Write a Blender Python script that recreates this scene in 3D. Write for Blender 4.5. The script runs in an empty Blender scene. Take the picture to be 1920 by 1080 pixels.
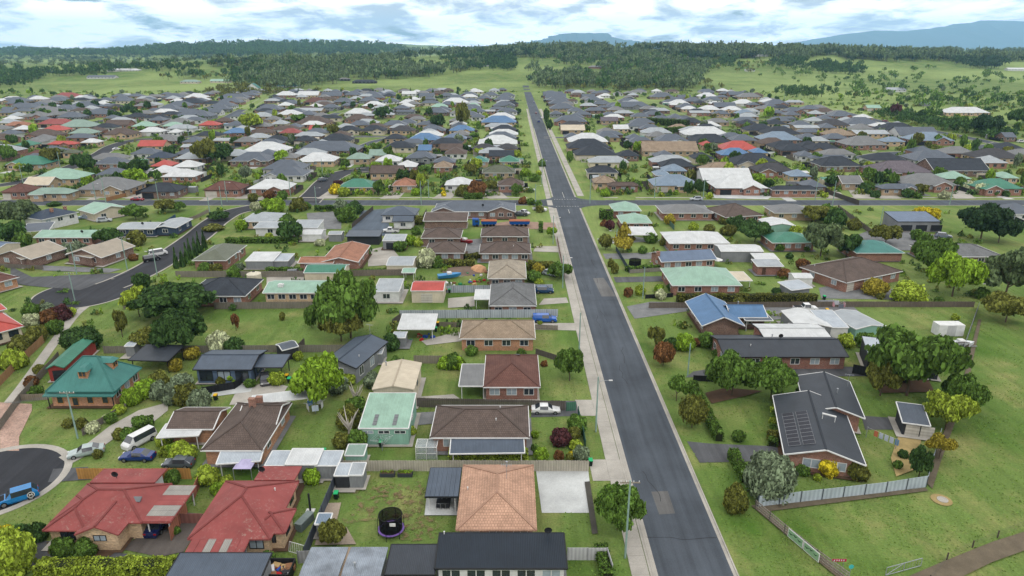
import bpy, bmesh, math, random
import numpy as np
from mathutils import Vector, Matrix
random.seed(7); rng = np.random.default_rng(7)
R = math.radians
scene = bpy.context.scene
COL = scene.collection
# ------------------------------------------------------------ camera
CAM_H, FPX = 55.5, 1280.0
PITCH = math.atan(450 / FPX)
SP, CP = math.sin(PITCH), math.cos(PITCH)
cam_d = bpy.data.cameras.new('camera'); cam = bpy.data.objects.new('camera', cam_d); COL.objects.link(cam)
cam.location = (0, 0, CAM_H); cam.rotation_euler = (R(90) - PITCH, 0, 0)
cam_d.sensor_width = 36; cam_d.lens = 36 * FPX / 1920; cam_d.clip_start = 1; cam_d.clip_end = 60000
scene.camera = cam
# ------------------------------------------------------------ sky, sun, exposure
SUN_EL, SUN_AZ = R(52), R(150)
world = bpy.data.worlds.new('World'); scene.world = world; world.use_nodes = True
nt = world.node_tree; nt.nodes.clear()
def wn(t, **k):
    n = nt.nodes.new(t)
    for a, b in k.items(): setattr(n, a, b)
    return n
out = wn('ShaderNodeOutputWorld'); bg = wn('ShaderNodeBackground'); bg2 = wn('ShaderNodeBackground'); mixs = wn('ShaderNodeMixShader')
sky = wn('ShaderNodeTexSky', sky_type='NISHITA', sun_disc=False, sun_elevation=SUN_EL, sun_rotation=SUN_AZ, altitude=200, air_density=1.0, dust_density=1.5)
bg.inputs[1].default_value = 0.09
nt.links.new(sky.outputs[0], bg.inputs[0])
tc = wn('ShaderNodeTexCoord'); sep = wn('ShaderNodeSeparateXYZ'); nt.links.new(tc.outputs['Generated'], sep.inputs[0])
def wm(op, a, b, clamp=False):
    n = wn('ShaderNodeMath', operation=op, use_clamp=clamp)
    for i, v in enumerate((a, b)):
        if isinstance(v, (int, float)): n.inputs[i].default_value = v
        else: nt.links.new(v, n.inputs[i])
    return n.outputs[0]
den = wm('ADD', wm('ABSOLUTE', sep.outputs[2], 0.0), 0.2)
comb = wn('ShaderNodeCombineXYZ')
nt.links.new(wm('DIVIDE', sep.outputs[0], den), comb.inputs[0]); nt.links.new(wm('DIVIDE', sep.outputs[1], den), comb.inputs[1])
def wnoise(scale, detail, rough, off):
    mp = wn('ShaderNodeMapping'); mp.inputs['Location'].default_value = off; mp.inputs['Scale'].default_value = (1.15, 0.95, 1)
    nt.links.new(comb.outputs[0], mp.inputs[0])
    n = wn('ShaderNodeTexNoise'); n.inputs['Scale'].default_value = scale; n.inputs['Detail'].default_value = detail; n.inputs['Roughness'].default_value = rough
    n.inputs['Distortion'].default_value = 0.3
    nt.links.new(mp.outputs[0], n.inputs['Vector']); return n.outputs[0]
n1 = wnoise(1.8, 9, 0.58, (3.1, 0.4, 0)); n2 = wnoise(2.7, 10, 0.57, (9.3, 5.2, 2))
mr = wn('ShaderNodeMapRange', interpolation_type='SMOOTHSTEP'); mr.inputs['From Min'].default_value = 0.30; mr.inputs['From Max'].default_value = 0.42
nt.links.new(n1, mr.inputs[0]); nt.links.new(mr.outputs[0], mixs.inputs[0])
ramp = wn('ShaderNodeValToRGB'); nt.links.new(n2, ramp.inputs[0])
e = ramp.color_ramp.elements; e[0].position = 0.39; e[0].color = (0.36, 0.37, 0.39, 1); e[1].position = 0.55; e[1].color = (1.08, 1.03, 0.97, 1)
em = e.new(0.48); em.color = (0.74, 0.73, 0.72, 1)
nt.links.new(ramp.outputs[0], bg2.inputs[0]); bg2.inputs[1].default_value = 2.5
nt.links.new(bg.outputs[0], mixs.inputs[1]); nt.links.new(bg2.outputs[0], mixs.inputs[2]); nt.links.new(mixs.outputs[0], out.inputs[0])
sd = bpy.data.lights.new('sun', 'SUN'); sd.energy = 1.5; sd.angle = R(10); sd.color = (1, 0.96, 0.9)
sun = bpy.data.objects.new('sun', sd); COL.objects.link(sun)
_d = Vector((math.sin(SUN_AZ) * math.cos(SUN_EL), math.cos(SUN_AZ) * math.cos(SUN_EL), math.sin(SUN_EL)))
sun.rotation_euler = _d.to_track_quat('Z', 'Y').to_euler(); sun.location = (0, 0, 300)
vs = scene.view_settings; vs.view_transform = 'Standard'; vs.look = 'None'; vs.gamma = 1; vs.exposure = -0.24; vs.use_curve_mapping = False
cy = scene.cycles; cy.use_denoising = True; cy.max_bounces = 5; cy.diffuse_bounces = 3; cy.glossy_bounces = 2; cy.transmission_bounces = 3; cy.volume_bounces = 1; cy.caustics_reflective = False; cy.caustics_refractive = False
# ------------------------------------------------------------ pixel -> place
def ray(px, py):
    s, t = (px - 960) / FPX, (py - 540) / FPX
    return Vector((s, CP - t * SP, -SP - t * CP))
def G(px, py, h=0.0):
    d = ray(px, py); k = (CAM_H - h) / -d.z
    return Vector((d.x * k, d.y * k, h))
def sstep(a, b, x):
    t = np.clip((x - a) / (b - a), 0, 1); return t * t * (3 - 2 * t)
def terrain(x, y):
    x = np.asarray(x, float); y = np.asarray(y, float)
    t = sstep(1000, 1900, y)
    z = t * (24 + 7 * np.sin(x / 260 + 0.7) + 5 * np.sin(y / 310 + x / 500) + 4 * np.sin(x / 120 + y / 170))
    z = z + 22 * np.exp(-(((x - 60) / 420) ** 2 + ((y - 1900) / 500) ** 2))
    z = z - t * 26 * np.exp(-(((x + 1500) / 600) ** 2 + ((y - 2300) / 700) ** 2))
    z = z + 24 * np.exp(-(((x + 560) / 300) ** 2 + ((y - 1500) / 260) ** 2))
    z = z + 62 * sstep(2900, 4000, y) * np.exp(-(((x + 1150) / 800) ** 2))
    z = z + 3 * sstep(2300, 3300, y) * np.sin(x / 600)
    z = z + 24 * np.exp(-(((x - 800) / 350) ** 2 + ((y - 1750) / 300) ** 2))
    return z
_K = np.arange(300.0, 9000.0, 6.0)
def GT(px, py):
    d = ray(px, py); d.normalize(); hit = np.nonzero(CAM_H + d.z * _K <= terrain(d.x * _K, d.y * _K))[0]
    if not len(hit): return None
    k = float(_K[hit[0]]); return Vector((d.x * k, d.y * k, float(terrain(d.x * k, d.y * k))))
# ------------------------------------------------------------ mesh helper
class MB:
    def __init__(s): s.v = []; s.f = []; s.m = []
    def face(s, pts, m=0):
        i = len(s.v); s.v += [tuple(p) for p in pts]; s.f.append(tuple(range(i, i + len(pts)))); s.m.append(m)
    def hexa(s, b, t, m=0, mt=None):
        n = len(b)
        i = len(s.v); s.v += [tuple(p) for p in b] + [tuple(p) for p in t]
        s.f.append(tuple(i + n - 1 - k for k in range(n))); s.m.append(m)
        s.f.append(tuple(i + n + k for k in range(n))); s.m.append(m if mt is None else mt)
        for k in range(n):
            s.f.append((i + k, i + (k + 1) % n, i + n + (k + 1) % n, i + n + k)); s.m.append(m)
    def box(s, x0, y0, z0, x1, y1, z1, m=0):
        s.hexa([(x0, y0, z0), (x1, y0, z0), (x1, y1, z0), (x0, y1, z0)], [(x0, y0, z1), (x1, y0, z1), (x1, y1, z1), (x0, y1, z1)], m)
    def bar(s, a, b, w, h=None, m=0):
        a = Vector(a); b = Vector(b); h = h or w; d = (b - a).normalized()
        u = d.cross(Vector((0, 0, 1))); u = Vector((1, 0, 0)) if u.length < 1e-4 else u.normalized(); n = u.cross(d)
        c = [(-1, -1), (1, -1), (1, 1), (-1, 1)]
        s.hexa([a + u * (i * w / 2) + n * (j * h / 2) for i, j in c][::-1], [b + u * (i * w / 2) + n * (j * h / 2) for i, j in c][::-1], m)
    def tube(s, pts, rs, n=8, m=0, cap=True):
        pts = [Vector(p) for p in pts]
        if isinstance(rs, (int, float)): rs = [rs] * len(pts)
        base = len(s.v)
        for i, p in enumerate(pts):
            d = (pts[min(i + 1, len(pts) - 1)] - pts[max(i - 1, 0)]).normalized()
            u = d.cross(Vector((0, 1, 0.01)));  u = u.normalized() if u.length > 1e-3 else Vector((1, 0, 0)); w = d.cross(u)
            for k in range(n):
                a = 2 * math.pi * k / n; s.v.append(tuple(p + (u * math.cos(a) + w * math.sin(a)) * rs[i]))
        for i in range(len(pts) - 1):
            for k in range(n):
                a = base + i * n + k; b = base + i * n + (k + 1) % n
                s.f.append((a, b, b + n, a + n)); s.m.append(m)
        if cap:
            s.f.append(tuple(base + k for k in range(n))[::-1]); s.m.append(m)
            e = base + (len(pts) - 1) * n; s.f.append(tuple(e + k for k in range(n))); s.m.append(m)
    def cyl(s, x, y, z0, z1, r, n=16, m=0, r1=None): s.tube([(x, y, z0), (x, y, z1)], [r, r if r1 is None else r1], n, m)
    def mesh(s, name, mats, smooth=False):
        me = bpy.data.meshes.new(name); me.from_pydata(s.v, [], s.f)
        for m in mats: me.materials.append(m)
        me.polygons.foreach_set('material_index', s.m)
        uv = me.uv_layers.new(name='UVMap').data; vv = me.vertices
        for p in me.polygons:
            n = p.normal
            if abs(n.z) > 0.995 or n.length < 0.1: t, q = Vector((1, 0, 0)), Vector((0, 1, 0))
            else: t = Vector((-n.y, n.x, 0)).normalized(); q = n.cross(t)
            for li in p.loop_indices:
                c = vv[me.loops[li].vertex_index].co; uv[li].uv = (c.dot(t), c.dot(q))
        if smooth: me.polygons.foreach_set('use_smooth', [True] * len(me.polygons))
        return me
    def build(s, name, mats, parent=None, loc=(0, 0, 0), rz=0, smooth=False):
        if not isinstance(mats, (list, tuple)): mats = [mats]
        return link(name, s.mesh(name, mats, smooth), parent, loc, rz)
def link(name, me, parent=None, loc=(0, 0, 0), rz=0, sc=None):
    o = bpy.data.objects.new(name, me); COL.objects.link(o); o.parent = parent; o.location = loc; o.rotation_euler = (0, 0, rz)
    if sc is not None: o.scale = sc
    return o
ALL = []
def tag(o, label, cat, group=None):
    o['label'] = label; o['category'] = cat
    if group: o['group'] = group
    ALL.append(o); return o
def thing(name, label, cat, loc=(0, 0, 0), rz=0, group=None):
    o = link(name, None, None, loc, rz); o.empty_display_size = 0.3; return tag(o, label, cat, group)
def struct(o): o['kind'] = 'structure'; return o
# ------------------------------------------------------------ materials
def lin(c, f=1.0):
    r = []
    for x in c:
        x = x / 255; r.append(f * (x / 12.92 if x <= 0.04045 else ((x + 0.055) / 1.055) ** 2.4))
    return (*r, 1)
MATS = {}
def mat(key, rgb, kind='plain', rough=0.7, f=0.565, metal=0.0, spec=0.14):
    if key in MATS: return MATS[key]
    m = bpy.data.materials.new(key); MATS[key] = m; m.use_nodes = True
    N = m.node_tree.nodes; L = m.node_tree.links; b = N['Principled BSDF']
    c = lin(rgb, f); b.inputs['Roughness'].default_value = rough; b.inputs['Metallic'].default_value = metal; b.inputs['Specular IOR Level'].default_value = spec
    b.inputs['Base Color'].default_value = c
    def nd(t, **k):
        n = N.new(t)
        for a, v in k.items():
            if a in n.inputs.keys(): n.inputs[a].default_value = v
            else: setattr(n, a, v)
        return n
    def mul(col_out, fac_out, lo, hi):
        mrn = nd('ShaderNodeMapRange'); mrn.inputs[1].default_value = 0.3; mrn.inputs[2].default_value = 0.7; mrn.inputs[3].default_value = lo; mrn.inputs[4].default_value = hi; L.new(fac_out, mrn.inputs[0])
        x = nd('ShaderNodeVectorMath', operation='MULTIPLY'); L.new(col_out, x.inputs[0]); L.new(mrn.outputs[0], x.inputs[1]); return x.outputs[0]
    def noise(sc, det=4, vec=None, rough=0.6):
        n = nd('ShaderNodeTexNoise'); n.inputs['Scale'].default_value = sc; n.inputs['Detail'].default_value = det; n.inputs['Roughness'].default_value = rough
        if vec: L.new(vec, n.inputs['Vector'])
        return n.outputs[0]
    def rgbn(c):
        n = nd('ShaderNodeRGB'); n.outputs[0].default_value = c; return n.outputs[0]
    def bump(h, st, dist):
        n = nd('ShaderNodeBump'); n.inputs['Strength'].default_value = st; n.inputs['Distance'].default_value = dist; L.new(h, n.inputs['Height']); L.new(n.outputs[0], b.inputs['Normal'])
    tcn = nd('ShaderNodeTexCoord'); uv = tcn.outputs['UV']; ob = tcn.outputs['Object']
    geo = nd('ShaderNodeNewGeometry').outputs['Position']
    if kind == 'plain':
        L.new(mul(rgbn(c), noise(1.3, 5, geo), 0.86, 1.12), b.inputs['Base Color'])
    elif kind in ('tile', 'brick'):
        t = nd('ShaderNodeTexBrick'); L.new(uv, t.inputs['Vector']); t.inputs['Scale'].default_value = 1.0
        w, h, mo = (0.33, 0.36, 0.035) if kind == 'tile' else (0.24, 0.086, 0.012)
        t.inputs['Brick Width'].default_value = w; t.inputs['Row Height'].default_value = h; t.inputs['Mortar Size'].default_value = mo
        t.inputs['Mortar Smooth'].default_value = 0.4
        k = 0.09 if kind == 'tile' else 0.3
        t.inputs['Color1'].default_value = tuple(x * (1 - k) for x in c[:3]) + (1,); t.inputs['Color2'].default_value = tuple(x * (1 + k) for x in c[:3]) + (1,)
        t.inputs['Mortar'].default_value = tuple(x * 0.62 for x in c[:3]) + (1,) if kind == 'tile' else (0.32, 0.28, 0.24, 1)
        o = mul(t.outputs[0], noise(0.5, 6, geo), 0.78, 1.18)
        o = mul(o, noise(4, 3, geo), 0.9, 1.1)
        L.new(o, b.inputs['Base Color']); bump(t.outputs['Fac'], -0.5 if kind == 'tile' else -0.3, 0.03)
    elif kind in ('metal', 'paling', 'garage'):
        wv = nd('ShaderNodeTexWave', wave_type='BANDS', bands_direction='Y' if kind == 'garage' else 'X'); L.new(uv, wv.inputs['Vector'])
        wv.inputs['Scale'].default_value = {'metal': 1.6, 'paling': 2.2, 'garage': 1.2}[kind]
        o = mul(rgbn(c), noise(0.45, 6, geo), 0.84 if 'weathered' not in key else 0.6, 1.12 if 'weathered' not in key else 1.35)
        mp = nd('ShaderNodeMapping'); mp.inputs['Scale'].default_value = (6, 0.35, 1); L.new(uv, mp.inputs[0])
        o = mul(o, noise(1, 3, mp.outputs[0]), 0.88, 1.08 if kind != 'paling' else 1.2)
        o = mul(o, wv.outputs[1], 0.88, 1.06)
        L.new(o, b.inputs['Base Color']); bump(wv.outputs[1], 0.35, 0.04)
    elif kind == 'rusty':
        o = nd('ShaderNodeMixRGB'); o.inputs[1].default_value = c; o.inputs[2].default_value = lin((120, 62, 44), f)
        mrn = nd('ShaderNodeMapRange'); mrn.inputs[1].default_value = 0.52; mrn.inputs[2].default_value = 0.6; L.new(noise(1.6, 6, geo), mrn.inputs[0]); L.new(mrn.outputs[0], o.inputs[0]); L.new(o.outputs[0], b.inputs['Base Color'])
    elif kind == 'lichen':
        o = nd('ShaderNodeMixRGB'); o.inputs[1].default_value = c; o.inputs[2].default_value = lin((175, 150, 140), f)
        mrn = nd('ShaderNodeMapRange'); mrn.inputs[1].default_value = 0.54; mrn.inputs[2].default_value = 0.64; L.new(noise(2.6, 8, geo, 0.8), mrn.inputs[0])
        mb = nd('ShaderNodeMapRange'); mb.inputs[1].default_value = .42; mb.inputs[2].default_value = .62; L.new(noise(0.22, 3, geo), mb.inputs[0]); m2 = nd('ShaderNodeMath', operation='MULTIPLY'); L.new(mrn.outputs[0], m2.inputs[0]); L.new(mb.outputs[0], m2.inputs[1]); L.new(m2.outputs[0], o.inputs[0])
        t = nd('ShaderNodeTexBrick'); L.new(uv, t.inputs['Vector']); t.inputs['Scale'].default_value = 1
        t.inputs['Brick Width'].default_value = 0.33; t.inputs['Row Height'].default_value = 0.36; t.inputs['Mortar Size'].default_value = 0.02
        x = mul(o.outputs[0], noise(0.4, 5, geo), 0.8, 1.15); L.new(x, b.inputs['Base Color']); bump(t.outputs['Fac'], -0.35, 0.03)
    elif kind in ('asphalt', 'concrete', 'dirt', 'gravel'):
        big = noise({'asphalt': 0.12, 'concrete': 0.25, 'dirt': 0.5, 'gravel': 0.5}[kind], 6, geo); fine = noise(9 if kind != 'gravel' else 5, 4, geo)
        mp = nd('ShaderNodeMapping'); mp.inputs['Scale'].default_value = (0.9, 0.03, 1); L.new(geo, mp.inputs[0])
        o = mul(mul(rgbn(c), big, 0.8, 1.2), fine, 0.86, 1.14)
        if kind == 'asphalt': o = mul(mul(o, noise(1, 4, mp.outputs[0]), 0.8, 1.22), noise(0.035, 3, geo), 0.86, 1.14)
        L.new(o, b.inputs['Base Color']); bump(fine, 0.25, 0.03)
    elif kind == 'grass':
        dry = nd('ShaderNodeMixRGB'); dry.inputs[1].default_value = c; dry.inputs[2].default_value = lin((160, 156, 102), f)
        mrn = nd('ShaderNodeMapRange'); mrn.inputs[1].default_value = 0.47; mrn.inputs[2].default_value = 0.76; L.new(noise(0.11, 8, geo, 0.68), mrn.inputs[0]); L.new(mrn.outputs[0], dry.inputs[0])
        lush = nd('ShaderNodeMixRGB'); L.new(dry.outputs[0], lush.inputs[1]); lush.inputs[2].default_value = lin((84, 118, 46), f)
        mr2 = nd('ShaderNodeMapRange'); mr2.inputs[1].default_value = 0.5; mr2.inputs[2].default_value = 0.68; L.new(noise(0.045, 5, geo), mr2.inputs[0]); L.new(mr2.outputs[0], lush.inputs[0])
        mp = nd('ShaderNodeMapping'); mp.inputs['Scale'].default_value = (0.7, 0.05, 1); L.new(geo, mp.inputs[0])
        far = nd('ShaderNodeMixRGB'); L.new(lush.outputs[0], far.inputs[1]); far.inputs[2].default_value = lin((148, 168, 98), f)
        mr3 = nd('ShaderNodeMapRange'); mr3.inputs[1].default_value = 0.46; mr3.inputs[2].default_value = 0.6; L.new(noise(0.0035, 5, geo), mr3.inputs[0]); L.new(mr3.outputs[0], far.inputs[0])
        patch = nd('ShaderNodeMixRGB'); L.new(far.outputs[0], patch.inputs[1]); patch.inputs[2].default_value = lin((150, 140, 92), f)
        mr4 = nd('ShaderNodeMapRange'); mr4.inputs[1].default_value = 0.64; mr4.inputs[2].default_value = 0.82; L.new(noise(0.55, 7, geo, 0.7), mr4.inputs[0]); L.new(mr4.outputs[0], patch.inputs[0])
        o = mul(mul(patch.outputs[0], noise(3.5, 6, geo, 0.75), 0.66, 1.32), noise(1, 3, mp.outputs[0]), 0.86, 1.16)
        L.new(o, b.inputs['Base Color']); bump(noise(5, 4, geo), 0.5, 0.1)
    elif kind == 'leaf':
        oi = nd('ShaderNodeObjectInfo').outputs['Random']
        isl = nd('ShaderNodeNewGeometry').outputs['Random Per Island']
        o = mul(mul(mul(rgbn(c), noise(0.9, 3, geo), 0.72, 1.35), oi, 0.9, 1.12), isl, *((0.55, 1.5) if 'turf' not in key else (0.85, 1.14)))
        L.new(o, b.inputs['Base Color'])
        tr = nd('ShaderNodeBsdfTranslucent'); L.new(o, tr.inputs[0]); mx = nd('ShaderNodeMixShader'); mx.inputs[0].default_value = 0.3
        L.new(b.outputs[0], mx.inputs[1]); L.new(tr.outputs[0], mx.inputs[2]); L.new(mx.outputs[0], N['Material Output'].inputs[0])
    return m
ROOF = {'slate': (98, 107, 120), 'charcoal': (68, 74, 83), 'dkgrey': (84, 84, 88), 'grey': (128, 130, 132), 'lightgrey': (176, 184, 190), 'white': (222, 226, 228),
        'brown': (110, 97, 91), 'redbrown': (120, 86, 78), 'tan': (168, 150, 130), 'cream': (220, 208, 186), 'red': (196, 88, 80), 'maroon': (158, 84, 82), 'weathered': (150, 160, 172), 'terracotta': (178, 130, 108),
        'pink': (206, 166, 142), 'mint': (160, 196, 178), 'sage': (146, 172, 160), 'teal': (76, 140, 118), 'green': (78, 140, 134), 'olive': (112, 118, 102), 'blue': (96, 134, 176),
        'bluegrey': (134, 154, 174), 'navy': (58, 72, 92), 'mauve': (122, 114, 122), 'slateblue': (112, 130, 156), 'beige': (178, 168, 152), 'black': (40, 50, 62), 'silver': (190, 200, 210), 'greyblue': (90, 102, 118)}
TILED = {'dkgrey', 'brown', 'redbrown', 'tan', 'terracotta', 'pink', 'mauve', 'beige', 'charcoal', 'olive'}
WALL = {'brick': (156, 94, 74), 'redbrick': (142, 72, 56), 'orange': (196, 132, 88), 'creambrick': (224, 190, 148), 'cream': (230, 220, 198), 'white': (232, 234, 234), 'blue': (104, 124, 152),
        'greywall': (150, 154, 158), 'dark': (62, 64, 68), 'mintwall': (150, 196, 178), 'tanbrick': (186, 158, 122), 'brownbrick': (112, 72, 62), 'greenwall': (62, 96, 80), 'redwall': (164, 72, 66), 'navywall': (70, 86, 108)}
def roofmat(c, tiled=None):
    t = (c in TILED) if tiled is None else tiled
    if c == 'maroon': return mat('roof_maroon', ROOF[c], 'lichen', 0.6)
    return mat('roof_%s_%s' % (c, 'tile' if t else 'sheet'), ROOF[c], 'tile' if t else 'metal', 0.75 if t else 0.5, spec=0.1 if t else 0.16)
def wallmat(c):
    k = 'brick' if c in ('brick', 'redbrick', 'orange', 'creambrick', 'tanbrick', 'brownbrick') else ('metal' if c in ('blue', 'greywall', 'mintwall', 'dark', 'cream', 'redwall') else 'plain')
    return mat('wall_' + c, WALL[c], k, 0.85)
M_white = mat('white_paint', (236, 238, 238), rough=0.5); M_glass = mat('window_glass', (52, 60, 70), rough=0.08, spec=0.8); M_curtain = mat('curtained_glass', (170, 184, 196), rough=0.15, spec=0.7)
M_dark = mat('dark_paint', (44, 46, 50), rough=0.5); M_timber = mat('weathered_timber', (150, 140, 126), 'paling', 0.9); M_conc = mat('concrete', (186, 182, 174), 'concrete', 0.9); M_concl = mat('pale_concrete', (208, 212, 212), 'concrete', 0.85)
M_asph = mat('asphalt', (85, 92, 101), 'asphalt', 0.9); M_asphn = mat('new_asphalt', (62, 64, 70), 'asphalt', 0.85); M_drive = mat('dark_driveway', (98, 100, 104), 'asphalt', 0.9); M_gravel = mat('gravel', (134, 136, 138), 'gravel', 0.95)
M_grass = mat('grass', (112, 137, 70), 'grass', 0.95, spec=0.1); M_dirt = mat('dirt', (116, 106, 90), 'dirt', 0.95); M_mulch = mat('mulch', (96, 76, 60), 'dirt', 0.95); M_pave = mat('pink_paving', (190, 152, 136), 'brick', 0.9)
M_steel = mat('galvanised', (176, 182, 188), rough=0.45, metal=0.3); M_pole = mat('pole_paint', (150, 178, 170), rough=0.7); M_tyre = mat('tyre', (30, 30, 32), rough=0.9); M_rim = mat('rim', (160, 164, 168), rough=0.35, metal=0.6)
M_bark = mat('bark', (104, 90, 76), 'dirt', 0.95); M_deadw = mat('bleached_wood', (206, 200, 190), 'dirt', 0.9); M_black = mat('black_plastic', (28, 29, 32), rough=0.6)
LEAF = {'bright': (122, 152, 48), 'mid': (88, 116, 50), 'dark': (64, 90, 46), 'olive': (104, 108, 50), 'yellow': (188, 174, 44), 'lime': (142, 160, 58), 'rust': (112, 80, 50), 'purple': (78, 48, 50), 'grey': (112, 126, 100), 'gum': (92, 108, 74), 'flower': (172, 178, 144), 'deep': (50, 72, 44), 'gold': (150, 140, 54)}
def leaf(c): return mat('leaves_' + c, LEAF[c], 'leaf', 0.65, f=0.86, spec=0.1)
# ------------------------------------------------------------ builders
LM = []           # landmarks (place, phrase) used to say where a thing stands
def region(p):
    side = 'paddock side' if p.x > 20 else 'trampoline side'
    r = 'short of' if p.y < 235 else 'along' if p.y < 300 else 'soon past' if p.y < 480 else 'well past' if p.y < 720 else 'far past'
    return r + ' the cross street', side
FARH = []
def near(p):
    best = min(LM, key=lambda q: (q[0] - p).length) if LM else None
    if best and (best[0] - p).length < 24: return 'beside ' + best[1]
    r, s = region(p)
    if FARH:
        q = min(FARH, key=lambda e: (e[0] - p).length)
        if (q[0] - p).length < 22: return 'by a %s roof %s, %s' % (q[1], r, s)
    return r + ', ' + s
def px2m(px, p):
    zc = p.y * CP + (CAM_H - p.z) * SP
    return px * zc / FPX
UNITM = {}
def unit(key, fn):
    if key not in UNITM: UNITM[key] = fn()
    return UNITM[key]
def win_frame(m):
    b = MB()
    for z0, z1 in ((0, .07), (.93, 1)): b.box(-.5, -.05, z0, .5, .03, z1)
    for x0, x1 in ((-.5, -.45), (-.025, .025), (.45, .5)): b.box(x0, -.05, .07, x1, .03, .93)
    return b.mesh('window', [m])
def pane_mesh(m):
    b = MB(); b.box(-.46, -.015, .06, .46, .02, .94); return b.mesh('pane', [m])
def farwin(m, g):
    b = MB(); b.box(-.5, -.03, 0, .5, .03, 1, 0); b.box(-.44, -.05, .1, .44, .02, .9, 1); return b.mesh('window', [m, g])
def slab_mesh(m, key):
    b = MB(); b.box(-.5, -.05, 0, .5, .03, 1); return b.mesh(key, [m])
class V:
    def __init__(s, A, B, d=None, yf=None, roof='hip', rc=None, wc=None, he=2.6, pitch=22, oh=.45, win=None, open_=False, tiled=None, gar=(), doors=(), z0=0.0, gut=None, lh=None, winh=1.25, winw=1.7, dark=False):
        a, b = G(A[0], A[1], he), G(B[0], B[1], he)
        if lh: b.z = lh
        s.w = math.hypot(b.x - a.x, b.y - a.y); s.ang = math.atan2(b.y - a.y, b.x - a.x)
        s.d = d if d is not None else max(1.5, G(A[0], yf, he).y - a.y)
        s.M = Matrix.Translation((a.x, a.y, 0)) @ Matrix.Rotation(s.ang, 4, 'Z')
        s.__dict__.update(roof=roof, rc=rc, wc=wc, he=he, pitch=pitch, oh=oh, win=win, open_=open_, tiled=tiled, gar=gar, doors=doors, z0=z0, gut=gut, winh=winh, winw=winw, dark=dark)
    def geo(s):
        w, d, h, t = s.w, s.d, s.he, math.tan(R(s.pitch))
        c = [(0, 0, h), (w, 0, h), (w, d, h), (0, d, h)]
        if s.roof == 'hip':
            if w >= d: r1, r2 = (d / 2, d / 2, h + t * d / 2), (w - d / 2, d / 2, h + t * d / 2)
            else: r1, r2 = (w / 2, w / 2, h + t * w / 2), (w / 2, d - w / 2, h + t * w / 2)
            if w >= d: F = [(c[0], c[1], r2, r1), (c[1], c[2], r2), (c[2], c[3], r1, r2), (c[3], c[0], r1)]; caps = [(r1, r2), (c[0], r1), (c[3], r1), (c[1], r2), (c[2], r2)]
            else: F = [(c[0], c[1], r1), (c[1], c[2], r2, r1), (c[2], c[3], r2), (c[3], c[0], r1, r2)]; caps = [(r1, r2), (c[0], r1), (c[1], r1), (c[2], r2), (c[3], r2)]
            return F, c, caps
        if s.roof == 'gx':
            z = h + t * d / 2; a, b = (0, d / 2, z), (w, d / 2, z)
            return [(c[0], c[1], b, a), (a, b, c[2], c[3])], [c[0], c[1], b, c[2], c[3], a], [(a, b)]
        if s.roof == 'gy':
            z = h + t * w / 2; a, b = (w / 2, 0, z), (w / 2, d, z)
            return [(c[0], a, b, c[3]), (a, c[1], c[2], b)], [c[0], a, c[1], c[2], b, c[3]], [(a, b)]
        dz = t * d
        zz = {'skf': (0, 0, dz, dz), 'skb': (dz, dz, 0, 0), 'skl': (0, t * w, t * w, 0), 'skr': (t * w, 0, 0, t * w), 'flat': (0, 0, .06, .06)}[s.roof]
        q = [(x, y, z + k) for (x, y, z), k in zip(c, zz)]
        return [tuple(q)], q, []
    def z_at(s, u, v):
        w, d, h, t = s.w, s.d, s.he, math.tan(R(s.pitch))
        return h + .1 + {'hip': t * min(u, v, w - u, d - v), 'gx': t * min(v, d - v), 'gy': t * min(u, w - u), 'skf': t * v, 'skb': t * (d - v), 'skl': t * u, 'skr': t * (w - u), 'flat': .05}[s.roof]
    def P(s, u, v, z): return s.M @ Vector((u, v, z))
NEARR = []
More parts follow.
